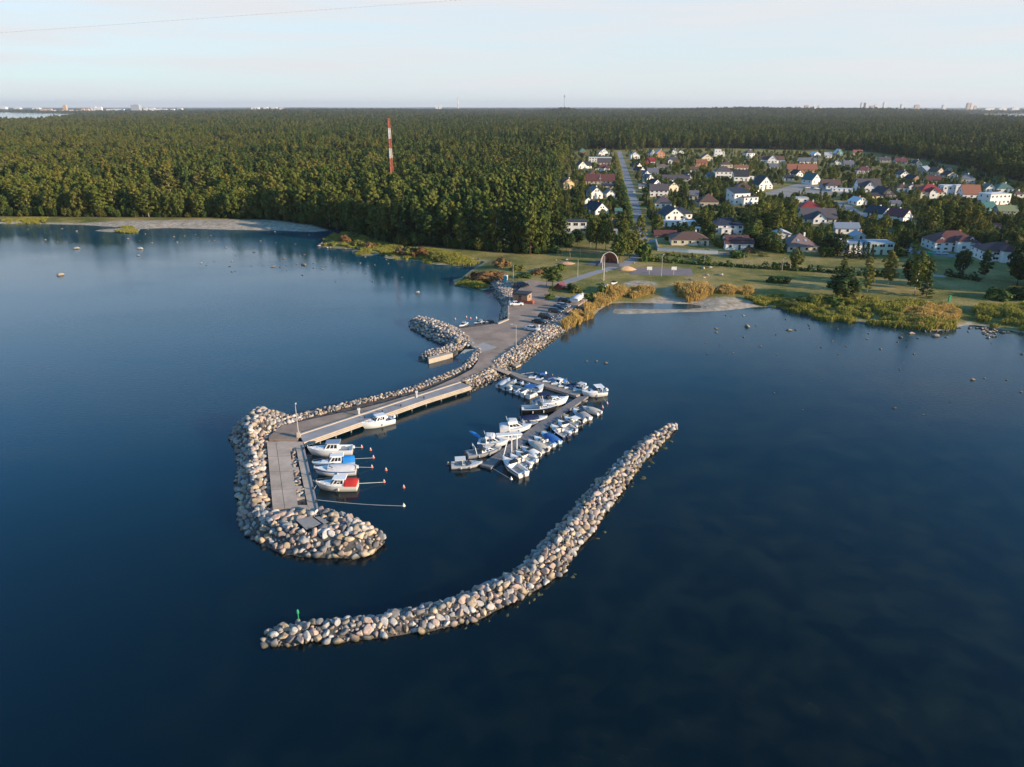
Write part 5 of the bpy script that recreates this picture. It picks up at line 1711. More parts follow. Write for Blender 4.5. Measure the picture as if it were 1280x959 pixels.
H(860.5, 226, 11, 3, 'gy', 6.5, 'white', 'black', 'small steep white triangular gable standing alone among trees', 4, 8, chim=False)
H(823.5, 246, 22.5, 8, 'gx', 6.5, 'white', 'purple', 'white two storey house with straight purple roof beside the road', -5, 8, 2)
H(842, 239.5, 13, 6.5, 'gy', 5, 'cream', 'black', 'cream gabled house joined to the white purple roofed house', 18, 9)
H(829, 260, 21, 5.5, 'hip', 8.5, 'white', 'purple', 'white bungalow with broad purple hip roof beside the road', -5, 11, 1)
H(866.5, 250, 12, 5.5, 'gx', 5, 'cream', 'grey', 'cream house with blue grey roof half hidden among trees', -10, 8)
H(886, 259.5, 23, 7, 'hip', 9, 'beige', 'brown', 'large beige house with brown hip roof above the yellow lawn', -6, 11, wings=[(-9, 2, 12, 6, 'hip', 6)])
H(877, 208, 13, 4.5, 'gx', 3.5, 'orange', 'orange', 'orange terraced house with pale balconies', -6, 8, 2)
H(884, 201, 14, 3.5, 'gy', 5, 'cream', 'purple', 'wide cream gable with purple roof at the back of the village', 4, 9)
H(844, 275.5, 25.5, 6, 'gy', 9, 'white', 'dark blue', 'large white gabled house with four windows and dark blue roofs', 10, 13, 1, wings=[(15, 4, 22, 6, 'hip', 8, 'white', 'dark blue', 10)])
H(849, 283.5, 40, 6, 'flat', 0, 'white', 'white', 'long white flat roofed annex below the large white gabled house', -5, 5, 1, chim=False)
H(832, 297, 27, 3, 'gx', 4.5, 'brown', 'dark red', 'low dark red roofed outbuilding beside the road', -4, 7, chim=False, name='outbuilding', cat='outbuilding')
H(872, 291.5, 6.5, 6, 'flat', 0, 'white', 'white', 'white cube shaped hut between the cream bungalow and blue roofed house', -8, 3, chim=False, name='hut', cat='hut')
H(862.5, 307, 46, 7, 'hip', 8, 'cream', 'brown', 'long cream bungalow with brown hip roof behind the white garden wall', -5, 11, 1)
H(910, 293, 38, 11, 'hip', 8, 'white', 'dark blue', 'white two storey house with dark blue hip roof and small balcony', -4, 10, 2, wings=[(-3, -1.2, 12, 7.5, 'flat', 0, 'white', 'white', 2)])
H(924, 312.5, 34, 8, 'gx', 4, 'white', 'dark red', 'white house with stepped double red roof nearest the park', -3, 7, 1, wings=[(-1, 2.4, 28, 11.5, 'gx', 3.6, 'white', 'dark red', 8)])
H(897, 195.5, 8, 8, 'flat', 0, 'white', 'white', 'white cubic tower house against the wood', -5, 7, 2, wings=[(5, 1, 7, 5, 'flat', 0)])
H(938, 198, 11.5, 6, 'hip', 4, 'white', 'purple', 'white house with purple hip roof standing high at the wood edge', 14, 9, 2)
H(965, 204.5, 29, 4.5, 'gx', 4, 'white', 'brown', 'wide white house with central brown gable near the wood', -6, 9, wings=[(0, -1.5, 12, 4.5, 'gy', 6, 'white', 'brown')])
H(978, 205.5, 7, 4, 'flat', 0, 'yellow', 'light grey', 'small yellow flat roofed block beside the wide brown gabled house', -6, 5, chim=False)
H(908.5, 210, 14, 4, 'hip', 3, 'cream', 'brown', 'cream house with small brown hip roof behind the white twin houses', -5, 8)
H(904.5, 223, 21, 8, 'hip', 6, 'white', 'purple', 'white balcony house with purple hip roof, first of the white twin houses', -5, 10, 2)
H(926.5, 214, 17, 4.5, 'gx', 2.5, 'cream', 'orange', 'cream house with thin orange roof behind the dark roofed white house', -5, 8)
H(926.5, 226.5, 17.5, 6, 'gx', 7, 'white', 'black', 'white house with plain black roof, second of the white twin houses', -5, 9, 1, wings=[(12, 2, 8, 5, 'flat', 0, 'white', 'white', 5)])
H(957, 236.5, 18.5, 5.5, 'gy', 10, 'white', 'black', 'bright white steep gabled house with balcony facing the village square', 12, 12, 2)
H(929.5, 239, 17, 5, 'hip', 5, 'brown', 'brown', 'brown roofed house above the modern white house', -5, 9)
H(927, 256, 22, 14, 'shed', 5, 'white', 'dark blue', 'modern white house with sloping dark blue roof and lower white cube', 16, 10, 2, chim=False, wings=[(7, -4.5, 20, 9.5, 'flat', 0, 'white', 'purple', 6)])
H(1009.5, 206.5, 21.5, 4.5, 'gx', 4, 'white', 'grey', 'long white house with grey roof near the wood', -5, 9, 1)
H(1003, 216, 36, 4, 'gx', 6, 'orange', 'orange', 'very long low building with orange red roof', -4, 10, chim=False)
H(999.5, 221, 10, 3.5, 'gy', 4.5, 'white', 'black', 'white gable with black roof in front of the long orange building', 18, 9)
H(1020, 230.5, 14, 5.5, 'gy', 7.5, 'white', 'teal', 'white gabled house with teal side roof by the village square', 24, 11)
H(1039, 236, 22, 4.5, 'gx', 6, 'grey', 'brown', 'grey house with brown roof above a row of white garages', -6, 9, wings=[(-1, -3, 13, 4, 'hip', 4.5, 'white', 'purple', 6)])
H(1055, 239.5, 29, 3.2, 'flat', 0, 'white', 'white', 'row of white garages beside the village square', -8, 5, chim=False, name='garage', cat='garage')
H(1086, 240, 27, 7, 'gx', 8, 'white', 'purple', 'white house with purple roof, centre gable and balconies', -6, 10, 2, wings=[(0, -1.5, 13, 6, 'gy', 7)])
H(1110, 248, 24, 4, 'gy', 9, 'black', 'black', 'dark house with very broad black gable roof', 10, 12, 1, wings=[(-16, -1, 16, 3.6, 'gx', 3, 'yellow', 'black', 6)])
H(1077, 256.5, 15, 4.5, 'gy', 4.5, 'white', 'white', 'small white house with pale roof below the purple roofed house', 16, 8)
H(1081, 217.5, 18, 4, 'hip', 4.5, 'white', 'maroon', 'white house with maroon roof hidden by poplars', -6, 9)
H(1049.5, 194.5, 8.5, 3, 'gy', 4.5, 'teal', 'white', 'pale teal gable at the foot of the dark wood', 8, 8, chim=False)
H(1072.5, 193.5, 11, 3, 'gx', 2.5, 'yellow', 'orange', 'yellow house with orange roof at the foot of the dark wood', -6, 7)
H(1021, 197, 11, 3.5, 'gy', 3, 'white', 'white', 'white gable half hidden at the wood edge beyond the grey roofed house', 20, 8, chim=False)
H(1035, 197.5, 9, 3.2, 'gx', 3, 'white', 'light grey', 'small white house with pale roof beside the teal gable', -6, 7)
H(1131, 222.5, 12, 4, 'gy', 4.5, 'white', 'purple', 'white gable with oval window front at the edge of the poplars', 4, 9)
H(1147.5, 209.5, 9, 5, 'gy', 4, 'cream', 'black', 'tall cream gable against the dark wood', 4, 8)
H(1161, 217.5, 16, 4, 'gx', 5, 'grey', 'blue grey', 'long blue grey roofed hall in shade beside the dark wood', 40, 10, chim=False)
H(1175, 219.5, 15, 4.5, 'gy', 5, 'beige', 'brown', 'beige house with brown sloping roof near the blue grey hall', 26, 9)
H(1190, 223, 15.5, 3.5, 'gy', 4.5, 'cream', 'black', 'cream gable with wide black roof in front of the dark wood', 6, 9)
H(1209, 230, 17, 6, 'hip', 6, 'grey', 'grey', 'grey house in shadow with grey hip roof', -6, 10)
H(1167, 229.5, 16, 4, 'gx', 5, 'cream', 'dark red', 'cream house with dark red roof behind the red roofed villa', -10, 9)
H(1145.5, 227, 13, 3.5, 'gy', 4, 'brown', 'black', 'dark brown house with single white roof edge', 24, 9, chim=False)
H(1164, 248, 27, 7.5, 'hip', 9, 'cream', 'red', 'cream villa with bright red roof and white arched dormer', -3, 11, 2, wings=[(1, -1.0, 9, 7.8, 'gy', 5, 'white', 'red', 5)])
H(1189, 245, 22, 12, 'flat', 0, 'white', 'white', 'modern white flat roofed house between two red roofed houses', -5, 8, 2, wings=[(7, -1.5, 9, 13, 'flat', 0, 'white', 'white', 5)])
H(1214, 249, 21, 6.5, 'gx', 10, 'white', 'orange', 'white house with tall orange red roof beside the modern white house', -5, 9, 1)
H(1249, 256, 30, 13, 'hip', 1.5, 'white', 'white', 'large white block house with flat pale roof near the frame edge', 12, 10, 2, chim=False)
H(1239, 263.5, 19, 4, 'gx', 6, 'teal', 'teal', 'teal roofed building below the large white block house', 18, 8, chim=False)
H(1260, 268, 22, 4, 'gx', 6, 'grey', 'olive', 'low building with olive green roof', -6, 8, chim=False)
H(1256, 241, 19, 5, 'hip', 6.5, 'white', 'green', 'white house with dark green hip roof near the dark wood', -6, 10, 1, wings=[(-16, 2, 11, 5, 'gy', 5, 'white', 'green', 8)])
H(1134, 277.5, 21, 7, 'gy', 8, 'white', 'maroon', 'white house with maroon roof on the street bend below the poplars', 34, 11, 2)
H(1128.5, 240.5, 14, 5, 'hip', 5, 'white', 'brown', 'white house with brown roof behind a leafy tree', -6, 9)
H(1195.5, 314.5, 54, 11, 'hip', 12, 'white', 'dark red', 'large white villa with dark red hip roof and dormers', -4, 13, 2, wings=[(4, -2.5, 15, 13.5, 'hip', 6, 'white', 'dark red', 7)], dormers=3)
H(1254, 327, 48, 12, 'hip', 9, 'white', 'dark red', 'white villa with dark brown red roof and tall glazed bay at the frame edge', -10, 13, 2, wings=[(2, -3, 16, 14, 'hip', 7, 'white', 'dark red', 6)], big=True)
H(1246, 286.5, 9, 4, 'gx', 2.5, 'white', 'orange', 'tiny white hut with orange roof among dark trees', -6, 4, chim=False, name='hut', cat='hut')
H(1013, 265, 24, 5, 'hip', 7.5, 'cream', 'red', 'cream house with bright red hip roof by the grove', -8, 10)
H(1002, 254, 16, 6, 'flat', 0, 'white', 'light grey', 'white flat roofed block behind the bright red hip roof', -6, 7, chim=False)
H(1024, 279.5, 42, 6, 'gx', 11, 'cream', 'purple', 'wide cream house with big purple brown roof and white front gable', -4, 11, 1, wings=[(-1, -2, 16, 6.5, 'gy', 7.5, 'white', 'purple', 7)])
H(978.5, 299.5, 18, 7, 'gy', 3, 'white', 'white', 'plain white gabled garage beside the pinkish hip roof', -8, 8, 1, chim=False)
H(1003, 315, 38, 6.5, 'hip', 14, 'cream', 'pinkish', 'cream house with tall pinkish hip roof and two skylights', -2, 13, 1, sky_l=2)
H(1059, 292.5, 29, 7, 'gx', 5.5, 'white', 'blue grey', 'white house with blue grey roof behind the white gabled cottage', -6, 8, 1)
H(1075.5, 301, 16, 5, 'gy', 5, 'white', 'light grey', 'small white gabled cottage in front of the blue grey roof', -6, 8)
H(1101, 318.5, 29, 14, 'flat', 0, 'pale green', 'light grey', 'pale green glazed house with flat light roof at the park edge', -3, 9, 2, wings=[(-26, 1, 25, 12, 'shed', 2, 'white', 'blue grey', 8), (-42, 2, 10, 11, 'shed', 5, 'white', 'white', 7)], chim=False, big=True)
H(1108, 275, 21, 8, 'gy', 7.5, 'white', 'dark blue', 'white house with dark blue roof beside the maroon roofed house', 30, 11, 2)
H(55, 187.6, 12, 4, 'gx', 3.5, 'white', 'light grey', 'lone white house in a clearing deep in the wood', -10, 10, chim=False)
H(108, 195, 7, 3, 'gx', 2.5, 'white', 'light grey', 'small pale hut almost hidden deep in the wood', 20, 8, chim=False, name='hut', cat='hut')
for a in ((843, 193, 6.5, 3.5, 'gy', 3, 'white', 'green', 'small white house with mossy roof close under the wood'), (851.5, 192.8, 6, 3, 'gy', 2.5, 'white', 'black', 'tiny white gable next to the mossy roofed house under the wood'),
          (1106, 203, 13, 3, 'gx', 3, 'grey', 'purple', 'low grey house with purple roof among poplars near the dark wood'), (1127, 205, 14, 3, 'gx', 3.5, 'grey', 'maroon', 'long maroon roofed house in shade below the dark wood'),
          (888.5, 222, 9, 3, 'gx', 2.5, 'teal', 'grey', 'pale teal low house beside the balcony house'), (1061, 208.5, 12, 3.5, 'gx', 3.5, 'grey', 'grey', 'grey roofed house behind the poplar grove north of the village square'),
          (1151, 239, 11, 3, 'gx', 4, 'grey', 'brown', 'brown roofed outbuilding behind the red roofed cream villa'), (1120, 258, 12, 3.4, 'gx', 3, 'white', 'grey', 'small white house with grey roof above the maroon roofed house'),
          (1230, 238, 10, 4, 'gy', 4, 'white', 'grey', 'white gable between the tall orange red roof and the green hip roof'), (1186, 214.5, 8, 3, 'gy', 3, 'cream', 'brown', 'small cream gable near the dark wood above the grey shadowed house'),
          (1273, 247, 12, 4, 'hip', 4, 'white', 'brown', 'white house with brown hip roof at the last street by the frame edge'), (803, 236, 9, 3.2, 'gx', 3, 'white', 'grey', 'low white house hidden by trees just east of the road'),
          (986, 226, 11, 3.4, 'gx', 3.5, 'white', 'black', 'white bungalow with black roof left of the teal roofed gable'), (967, 212, 11, 3.5, 'gx', 3.5, 'cream', 'grey', 'cream bungalow with grey roof below the wide brown gabled house'),
          (868, 215.5, 10, 3.2, 'gx', 3.2, 'white', 'brown', 'white bungalow with brown roof behind the steep white triangle'), (1046, 206.5, 10, 3.2, 'gy', 3.5, 'white', 'black', 'white gable with black roof behind the long orange building'),
          (1140, 237, 9, 3.6, 'gy', 3, 'white', 'brown', 'narrow white gable between two brown roofs in the shaded quarter')):
    H(*a)
# ---- park buildings
H(650, 377.5, 19, 9, 'flat', 0, 'wood', 'black', 'brown wooden kiosk with flat black roof on the parking lot', -20, 4.5, 1, chim=False, name='kiosk', cat='kiosk')
H(698, 361.5, 8.5, 3, 'gy', 4.5, 'red', 'maroon', 'small red gabled shelter beside the lone pine', -28, 3, chim=False, win=False, name='shelter', cat='shelter')
# ------------------------------------------------------------------ garden wall, hedges, lamps, park things
def wall_run(name, pts, h, t, m, label, cat='wall'):
    P = [gp(a, b, ZG) for a, b in pts]
    mb = MB()
    for a, b in zip(P[:-1], P[1:]):
        d = b - a
        mb.box((a.x + b.x) / 2, (a.y + b.y) / 2, ZG + h / 2, d.length + t, t, h, math.atan2(d.y, d.x))
    cp = MB()
    for a, b in zip(P[:-1], P[1:]):
        d = b - a
        cp.box((a.x + b.x) / 2, (a.y + b.y) / 2, ZG + h + .05, d.length + t + .1, t + .14, .1, math.atan2(d.y, d.x))
    t_ = thing(name, label, cat)
    mb.build('wall_body', m, t_); cp.build('coping', M_CONC_L, t_)


wall_run('garden_wall', [(819, 301), (822.5, 313.5), (860, 316), (896.5, 318)], 1.5, .3, wmat('white'), 'long white garden wall in front of the cream bungalow')
wall_run('garden_wall', [(898, 318.8), (920, 319.5)], 1.1, .25, M_CONC_G, 'short grey garden wall continuing the white wall')
wall_run('garden_wall', [(1152, 298), (1165, 306), (1172, 312.5), (1196, 313.5)], 1.6, .3, wmat('white'), 'white driveway wall of the large villa with red roof')
wall_run('garden_wall', [(1063, 320.5), (1083, 321)], 1.0, .2, M_CONC_G, 'low grey wall at the garden edge below dark thujas')
wall_run('fence', [(944, 242.5), (955, 238)], 1.6, .15, wmat('white'), 'white fence panel beside the village square')


def hedge(pts, w, h, leaf, label, dens=46.0, cat='hedge', name='hedge'):
    rng = np.random.default_rng(abs(hash(label)) % 9999 if False else len(label) * 7)
    P = [gp(a, b, ZG) for a, b in pts]
    cc, cr = [], []
    for a, b in zip(P[:-1], P[1:]):
        d = b - a; n = max(2, int(d.length / (w * .55)))
        nr = Vector((-d.y, d.x, 0)).normalized()
        for i in range(n):
            q = a + d * (i + rng.random() * .6) / n + nr * rng.uniform(-.25, .25) * w
            hh = h * rng.uniform(.72, 1.1)
            for z in np.arange(.35, hh, w * .5):
                cc.append((q.x, q.y, ZG + z)); cr.append(w * .5 * rng.uniform(.8, 1.2))
    v, f = clusters(np.array(cc), np.array(cr), int(dens), .85, rng, .85, .3)
    return tag(link(name, fast_mesh(name, v, f, LEAF[leaf])), label, cat)


hedge([(800, 327), (826, 327.5), (850, 329), (890, 332), (925, 334)], 2.6, 1.7, 'hedge', 'long green hedge along the park, west half')
hedge([(925, 334), (960, 336.5), (1000, 338.5), (1050, 342), (1092, 345.5)], 2.8, 1.9, 'hedge', 'long green hedge along the park, shaded east half')
hedge([(777, 231), (785, 262), (789, 285)], 2.6, 4.2, 'hedge', 'tall conifer hedge lining the village road', 26)
hedge([(770, 196), (774, 212), (777, 231)], 2.6, 4.5, 'olive', 'far yellowish hedge lining the upper village road', 12)
hedge([(876, 263.5), (936, 264.5)], 2.0, 2.2, 'dark', 'dark hedge behind the yellow lawn')
hedge([(884, 259), (906, 262)], 1.8, 1.6, 'hedge', 'short hedge in front of the beige hip roofed house')
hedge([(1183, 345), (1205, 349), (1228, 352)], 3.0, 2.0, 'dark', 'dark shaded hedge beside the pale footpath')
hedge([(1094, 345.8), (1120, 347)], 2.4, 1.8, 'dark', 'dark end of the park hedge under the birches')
hedge([(1144, 291), (1170, 289), (1200, 288)], 2.0, 2.2, 'hedge', 'hedge behind the large red roofed villa')
hedge([(830, 318.5), (862, 322), (880, 323)], 2.0, 1.3, 'olive', 'ragged shrubs below the white garden wall', 16)

LAMPM = mat('lamp_post_metal', (.42, .40, .37), .5, .08, 1, .5)
HEADM = mat('lamp_head', (.72, .71, .68), .4)


def lamp(px, py, hpx, label, z=ZG, arm=1.1, az=0.0, name='street_lamp', cat='lamp', base=False, group=None):
    p = gp(px, py, z)
    h = hpx * mpp(py, z) / .97
    t = thing(name, label, cat, (p.x, p.y, z), az, group)
    mb = MB(); mb.tube([(0, 0, 0), (0, 0, h)], .11, 8, r2=.06)
    mb.build('pole', LAMPM, t)
    if arm:
        MB().tube([(0, 0, h - .05), (arm * .5, 0, h + .22), (arm, 0, h + .28)], .04, 6).build('arm', LAMPM, t)
        MB().hexa([(arm - .1, -.13, h + .2), (arm + .5, -.1, h + .24), (arm + .5, .1, h + .24), (arm - .1, .13, h + .2)], [(arm - .1, -.1, h + .33), (arm + .45, -.07, h + .33), (arm + .45, .07, h + .33), (arm - .1, .1, h + .33)]).build('lamp_head', HEADM, t)
    if base:
        MB().box(0, 0, .55, .7, .7, 1.1, 0, 0, .8).build('plinth', M_CONC_L, t)
    return t


lamp(373.5, 546.5, 40, 'tall lamp post with pale plinth at the bend of the mole', arm=.7, az=R(100), base=True)
lamp(645, 435, 28, 'single lamp post on the parking lot above the boulder wall', arm=1.0, az=R(165))
lamp(641.5, 355.5, 24, 'slim pole beside the portable toilet', arm=0)
lamp(722, 346, 21, 'wooden pole beside the footpath near the lone pine', arm=0)
lamp(826.5, 345.5, 25, 'white lamp post behind the basketball court', arm=.9, az=R(60))
lamp(880, 331.5, 14, 'thin pole on the lawn below the white garden wall', arm=0, name='pole', cat='pole')
lamp(929, 333.5, 14, 'thin pole at the hedge below the stepped red roof', arm=0, name='pole', cat='pole')
lamp(977.5, 338.5, 15, 'pole at the hedge with a white box at its foot', arm=.5, az=R(0))
lamp(1013, 338, 11, 'short pole at the hedge below the pinkish hip roof', arm=0, name='pole', cat='pole')
lamp(1110.5, 302, 11, 'pole beside the pale green glazed house', arm=0, name='pole', cat='pole')
lamp(1200, 345, 14, 'pole with white lamp standing in front of a dark tree', arm=.5)
for a, b, hh, lb in ((750, 233.5, 15, 'utility pole in front of the wide dark red roof'), (844, 247, 14, 'utility pole beside the cream gabled house'), (809, 258, 13, 'utility pole at the purple hip roofed bungalow'), (1067, 248, 12, 'utility pole by the row of white garages'),
                     (1110, 232, 10, 'utility pole beside the black gabled house'), (765.5, 224, 7, 'utility pole beside the dark red roof west of the road'), (1083, 226, 22, 'tall pole rising above the purple roofed house')):
    lamp(a, b, hh, lb, arm=0, name='utility_pole', cat='pole')
# flag poles
FP = mat('flagpole_white', (.72, .69, .62), .4)
for a, b, hp, lb in ((754.6, 350.8, 30, 'taller white flagpole in front of the stage'), (753, 337.5, 19, 'shorter white flagpole in front of the stage')):
    p = gp(a, b, ZG); h = hp * mpp(b)
    t = thing('flagpole', lb, 'flagpole', p)
    MB().tube([(0, 0, 0), (0, 0, h)], .12, 8, r2=.06).build('pole', FP, t)
    MB().lathe([(.02, h), (.11, h + .06), (.11, h + .16), (.02, h + .22)], 8).build('finial', FP, t)
    MB().box(0, 0, .2, .5, .5, .4).build('plinth', M_CONC_L, t)
for a, b, lb in ((449, 519, 'white service post on the mole road nearest the bend'), (521, 497, 'white service box on a post in the middle of the mole road'), (674, 412.5, 'white post beside the silver car')):
    p = gp(a, b, TOP); t = thing('service_post', lb, 'post', p)
    MB().box(0, 0, .6, .28, .28, 1.2).build('post', HEADM, t); MB().box(0, 0, 1.32, .5, .42, .34).build('cap', HEADM, t)
for k, (a, b) in enumerate(((456, 523), (478, 515.5), (501, 508), (530, 498))):
    p = gp(a, b, TOP); tag(MB().lathe([(.16, 0), (.14, .1), (.10, .28), (.17, .34), (.17, .42), (.02, .45)], 10, p).build('bollard', MOTOR, None, True), 'black iron mooring bollard on the edge of the quay', 'bollard', 'mooring bollards on the quay')
for k, f in enumerate((.08, .3, .52, .74, .93)):
    A, B = gp(378.5, 557, TOP), gp(397, 635.5, TOP); p = A + (B - A) * f; p.z = TOP + .13
    tag(MB().lathe([(.16, 0), (.14, .1), (.10, .28), (.17, .34), (.17, .42), (.02, .45)], 10, p).build('bollard', MOTOR, None, True), 'black iron mooring bollard on the concrete pier edge', 'bollard', 'mooring bollards on the concrete pier')
# green mark on the breakwater
p = gp(373.5, 776, 1.2)
t = thing('navigation_mark', 'green navigation mark on the tip of the curved breakwater', 'marker', (p.x, p.y, 1.3))
GRN = mat('mark_green', (.03, .30, .14), .5)
MB().tube([(0, 0, 0), (0, 0, 1.3)], .06, 8).build('post', GRN, t); MB().lathe([(.16, 1.0), (.16, 1.35), (.02, 1.6)], 8).build('topmark', GRN, t)
p = gp(1186, 378, ZG)
t = thing('green_post', 'green litter post standing alone on the shore meadow', 'post', p)
MB().box(0, 0, 1.0, .55, .55, 2.0).build('post', GRN, t); MB().box(0, 0, 2.1, .75, .75, .2).build('cap', GRN, t)

# stage shell
p = gp(761.5, 330.5, ZG)
st = thing('bandstand', 'open air stage with pale edged wooden shell and dark apron', 'stage', p, R(-10))
sh_m = mat('stage_wood', (.42, .19, .11), .7, .2, 1.2); rim = mat('stage_rim', (.70, .68, .64), .5)
Rw, Rh = 3.4, 4.8
rings, outer = [], []
for j in range(7):
    y = 4.2 * j / 6; k = math.sqrt(max(0.02, 1 - (j / 6) ** 2 * .92))
    rings.append([(Rw * k * math.cos(a), y, Rh * k * math.sin(a) ** .9 if a not in (0, PI) else 0) for a in [PI * i / 16 for i in range(17)]])
sm_ = MB(); sm_.loft(rings, 0, False, False); sm_.add(rings[-1], [tuple(range(17))])
o = sm_.build('shell', sh_m, st, True); o.modifiers.new('thick', 'SOLIDIFY').thickness = .25
MB().tube([Vector(q) + Vector((0, -.02, .05)) for q in rings[0]], .13, 6).build('rim', rim, st, True)
MB().prism([(-4.2, -4.5), (4.2, -4.5), (3.7, 3.8), (-3.7, 3.8)], 0, .4).build('stage_floor', mat('stage_floor', (.13, .12, .125), .8), st)
# basketball hoops
for a, b, hp, lb in ((811.5, 343, 8.5, 'basketball hoop with white board at the west end of the court'), (842, 344, 9.5, 'basketball hoop with white board in the middle of the court')):
    p = gp(a, b, ZG); h = hp * mpp(b)
    t = thing('basketball_hoop', lb, 'basketball hoop', p)
    MB().tube([(0, .3, 0), (0, .3, h)], .1, 6).build('post', LAMPM, t)
    MB().box(0, 0, h - .3, 1.9, .08, 1.25).build('backboard', rim, t)
    ri = MB(); ri.tube([(.25 * math.cos(q * PI / 6), -.35 + .25 * math.sin(q * PI / 6), h - .7) for q in range(13)], .025, 5)
    ri.build('hoop', mat('hoop_orange', (.6, .15, .03), .5), t)
# portable toilet
p = gp(632, 352, ZG)
t = thing('portable_toilet', 'turquoise portable toilet with white front on the grass above the seawall', 'toilet', p, R(-20))
MB().box(0, 0, 1.05, 1.2, 1.2, 2.1).build('body', mat('toilet_turquoise', (.03, .32, .40), .5), t)
MB().box(0, 0, 2.2, 1.3, 1.3, .2, 0, 0, .8).build('roof', rim, t); MB().box(.62, 0, 1.0, .06, .9, 1.9).build('door', rim, t)
# terrace of the kiosk
p = gp(655.5, 379.5, ZG)
t = thing('terrace_fence', 'red slatted terrace screen in front of the kiosk', 'fence', p, R(-20))
rd = mat('terrace_red', (.30, .07, .045), .8, .15)
mb = MB()
for k in range(11): mb.box(-2.5 + k * .5, 0, .5, .42, .06, 1.0)
mb.box(0, .06, .25, 5.4, .06, .1).box(0, .06, .8, 5.4, .06, .1); mb.build('screen', rd, t)
mb = MB(); mb.box(2.72, .9, .5, .06, 1.8, 1.0); mb.build('side_screen', rd, t)
# heaps
p = gp(781.5, 337.5, ZG)
hp_ = MB(); rg = []
for j in range(6):
    k = 1 - j / 5.2; z = 1.5 * (1 - k * k)
    rg.append([(4.2 * k * math.cos(a) * (1 + .15 * math.sin(3 * a)), 1.9 * k * math.sin(a), z + .05 * math.sin(5 * a)) for a in [2 * PI * i / 18 for i in range(18)]])
hp_.loft(rg); o = hp_.build('sand_heap', mat('heap_sand', (.52, .33, .18), .95, .2, 1.5, bump=.5), None, True); o.location = (p.x, p.y, ZG - .05)
tag(o, 'tan heap of sand beside the footpath and the court', 'sand heap')
o = hp_.build('sand_heap', mat('heap_earth', (.46, .27, .18), .95, .2, 1.5, bump=.5), None, True); p = gp(707, 330, ZG); o.location = (p.x, p.y, ZG - .05); o.scale = (.9, .9, .6)
tag(o, 'reddish heap of earth on the lawn at the wood edge', 'earth heap')
DST = mat('dark_stone', (.12, .125, .14), .85, .3, 2)


def rock(px, py, wpx, label, group, m=None, z=ZG, flat=.7, name='boulder', cat='boulder', asp=None, sink=.25):
    p = gp(px, py, z); r = wpx * mpp(py, z) / 2
    k = random.randrange(12)
    tone = random.choice(TONES[:3])
    me_ = ROCK_ME[k, tone]
    if m is not None:
        me_ = MCACHE.setdefault(('rock', k, m.name), None) or ROCK_ME[k, tone].copy()
        MCACHE['rock', k, m.name] = me_
        me_.materials.clear(); me_.materials.append(m)
    o = link(name, me_, None, (p.x, p.y, z + r * flat * (.5 - sink)), random.uniform(0, 6.28))
    o.scale = (r, r * (asp or random.uniform(.7, 1)), r * flat)
    return tag(o, label, cat, group)


for a, b, w in ((869, 355, 6), (873.5, 354, 6), (878, 355.5, 7), (883, 356.5, 6), (888, 357.5, 6), (871, 358, 6), (877, 359, 7), (882.5, 360, 6), (888, 361, 5), (875, 356.8, 5)):
    rock(a, b, w, 'dark blue grey stone in the heap on the lawn above the beach', 'dark stones heaped on the lawn', DST, cat='stone', name='stone')
for a, b, w, lb in ((879, 335.5, 7.5, 'pale boulder on the lawn just below the hedge, beside its pair'), (887.5, 335, 6.5, 'brighter boulder on the lawn just below the hedge'), (901.5, 344, 8, 'grey boulder on the lawn nearest the dark hedge shadow'),
                   (884, 344.5, 7, 'boulder on the lawn touching a smaller one'), (880, 347.5, 5.5, 'small boulder on the lawn touching a larger one'), (863.5, 350.5, 6, 'boulder on the lawn beside the basketball court corner'),
                   (695, 325.5, 4, 'round white boulder at the wood edge near the lawn'), (707.5, 325, 6, 'pale boulder on top of the reddish earth heap'), (662, 347, 4.5, 'white boulder among shrubs above the car park'),
                   (757.8, 340, 3, 'small white stone at the foot of the flagpoles'), (792.5, 329, 3.2, 'small white stone beside the road mouth')):
    rock(a, b, w, lb, None)
# table and benches, swing
p = gp(708, 361, ZG); t = thing('picnic_table', 'dark picnic table on the grass behind the lone pine', 'table', p, R(-10))
dm = mat('dark_wood', (.09, .065, .06), .8)
MB().box(0, 0, .74, 2.0, .8, .08).build('tabletop', dm, t)
for s in (-1, 1): MB().box(0, s * .75, .45, 2.0, .3, .06).build('bench_board', dm, t); MB().box(s * .7, 0, .36, .1, 1.5, .7).build('leg', dm, t)
p = gp(719, 321, ZG); t = thing('playground_frame', 'wooden playground frame at the dark wood edge', 'play frame', p)
wd = mat('play_wood', (.40, .25, .15), .8)
for x in (-2.2, 2.2):
    for s in (-1, 1): MB().tube([(x, s * 1.0, 0), (x, 0, 2.6)], .09, 6).build('post', wd, t)
MB().tube([(-2.5, 0, 2.6), (2.5, 0, 2.6)], .1, 6).build('beam', wd, t)
p = gp(700.5, 318.8, ZG); t = thing('wooden_gate', 'small wooden gate frame at the wood edge', 'gate', p)
for x in (-1, 1): MB().box(x, 0, 1.1, .18, .18, 2.2).build('post', wd, t)
MB().box(0, 0, 2.25, 2.6, .2, .16).build('beam', wd, t)
# low plank wall at the wood edge
P = [gp(715, 313.8, ZG), gp(750, 317.8, ZG)]; d = P[1] - P[0]
t = thing('plank_fence', 'low tan plank fence at the wood edge behind the lawn', 'fence', P[0], math.atan2(d.y, d.x))
MB().box(d.length / 2, 0, .55, d.length, .1, .9).build('boards', wd, t)
for k in range(8): MB().box(d.length * k / 7, .08, .6, .14, .14, 1.2).build('post', wd, t)

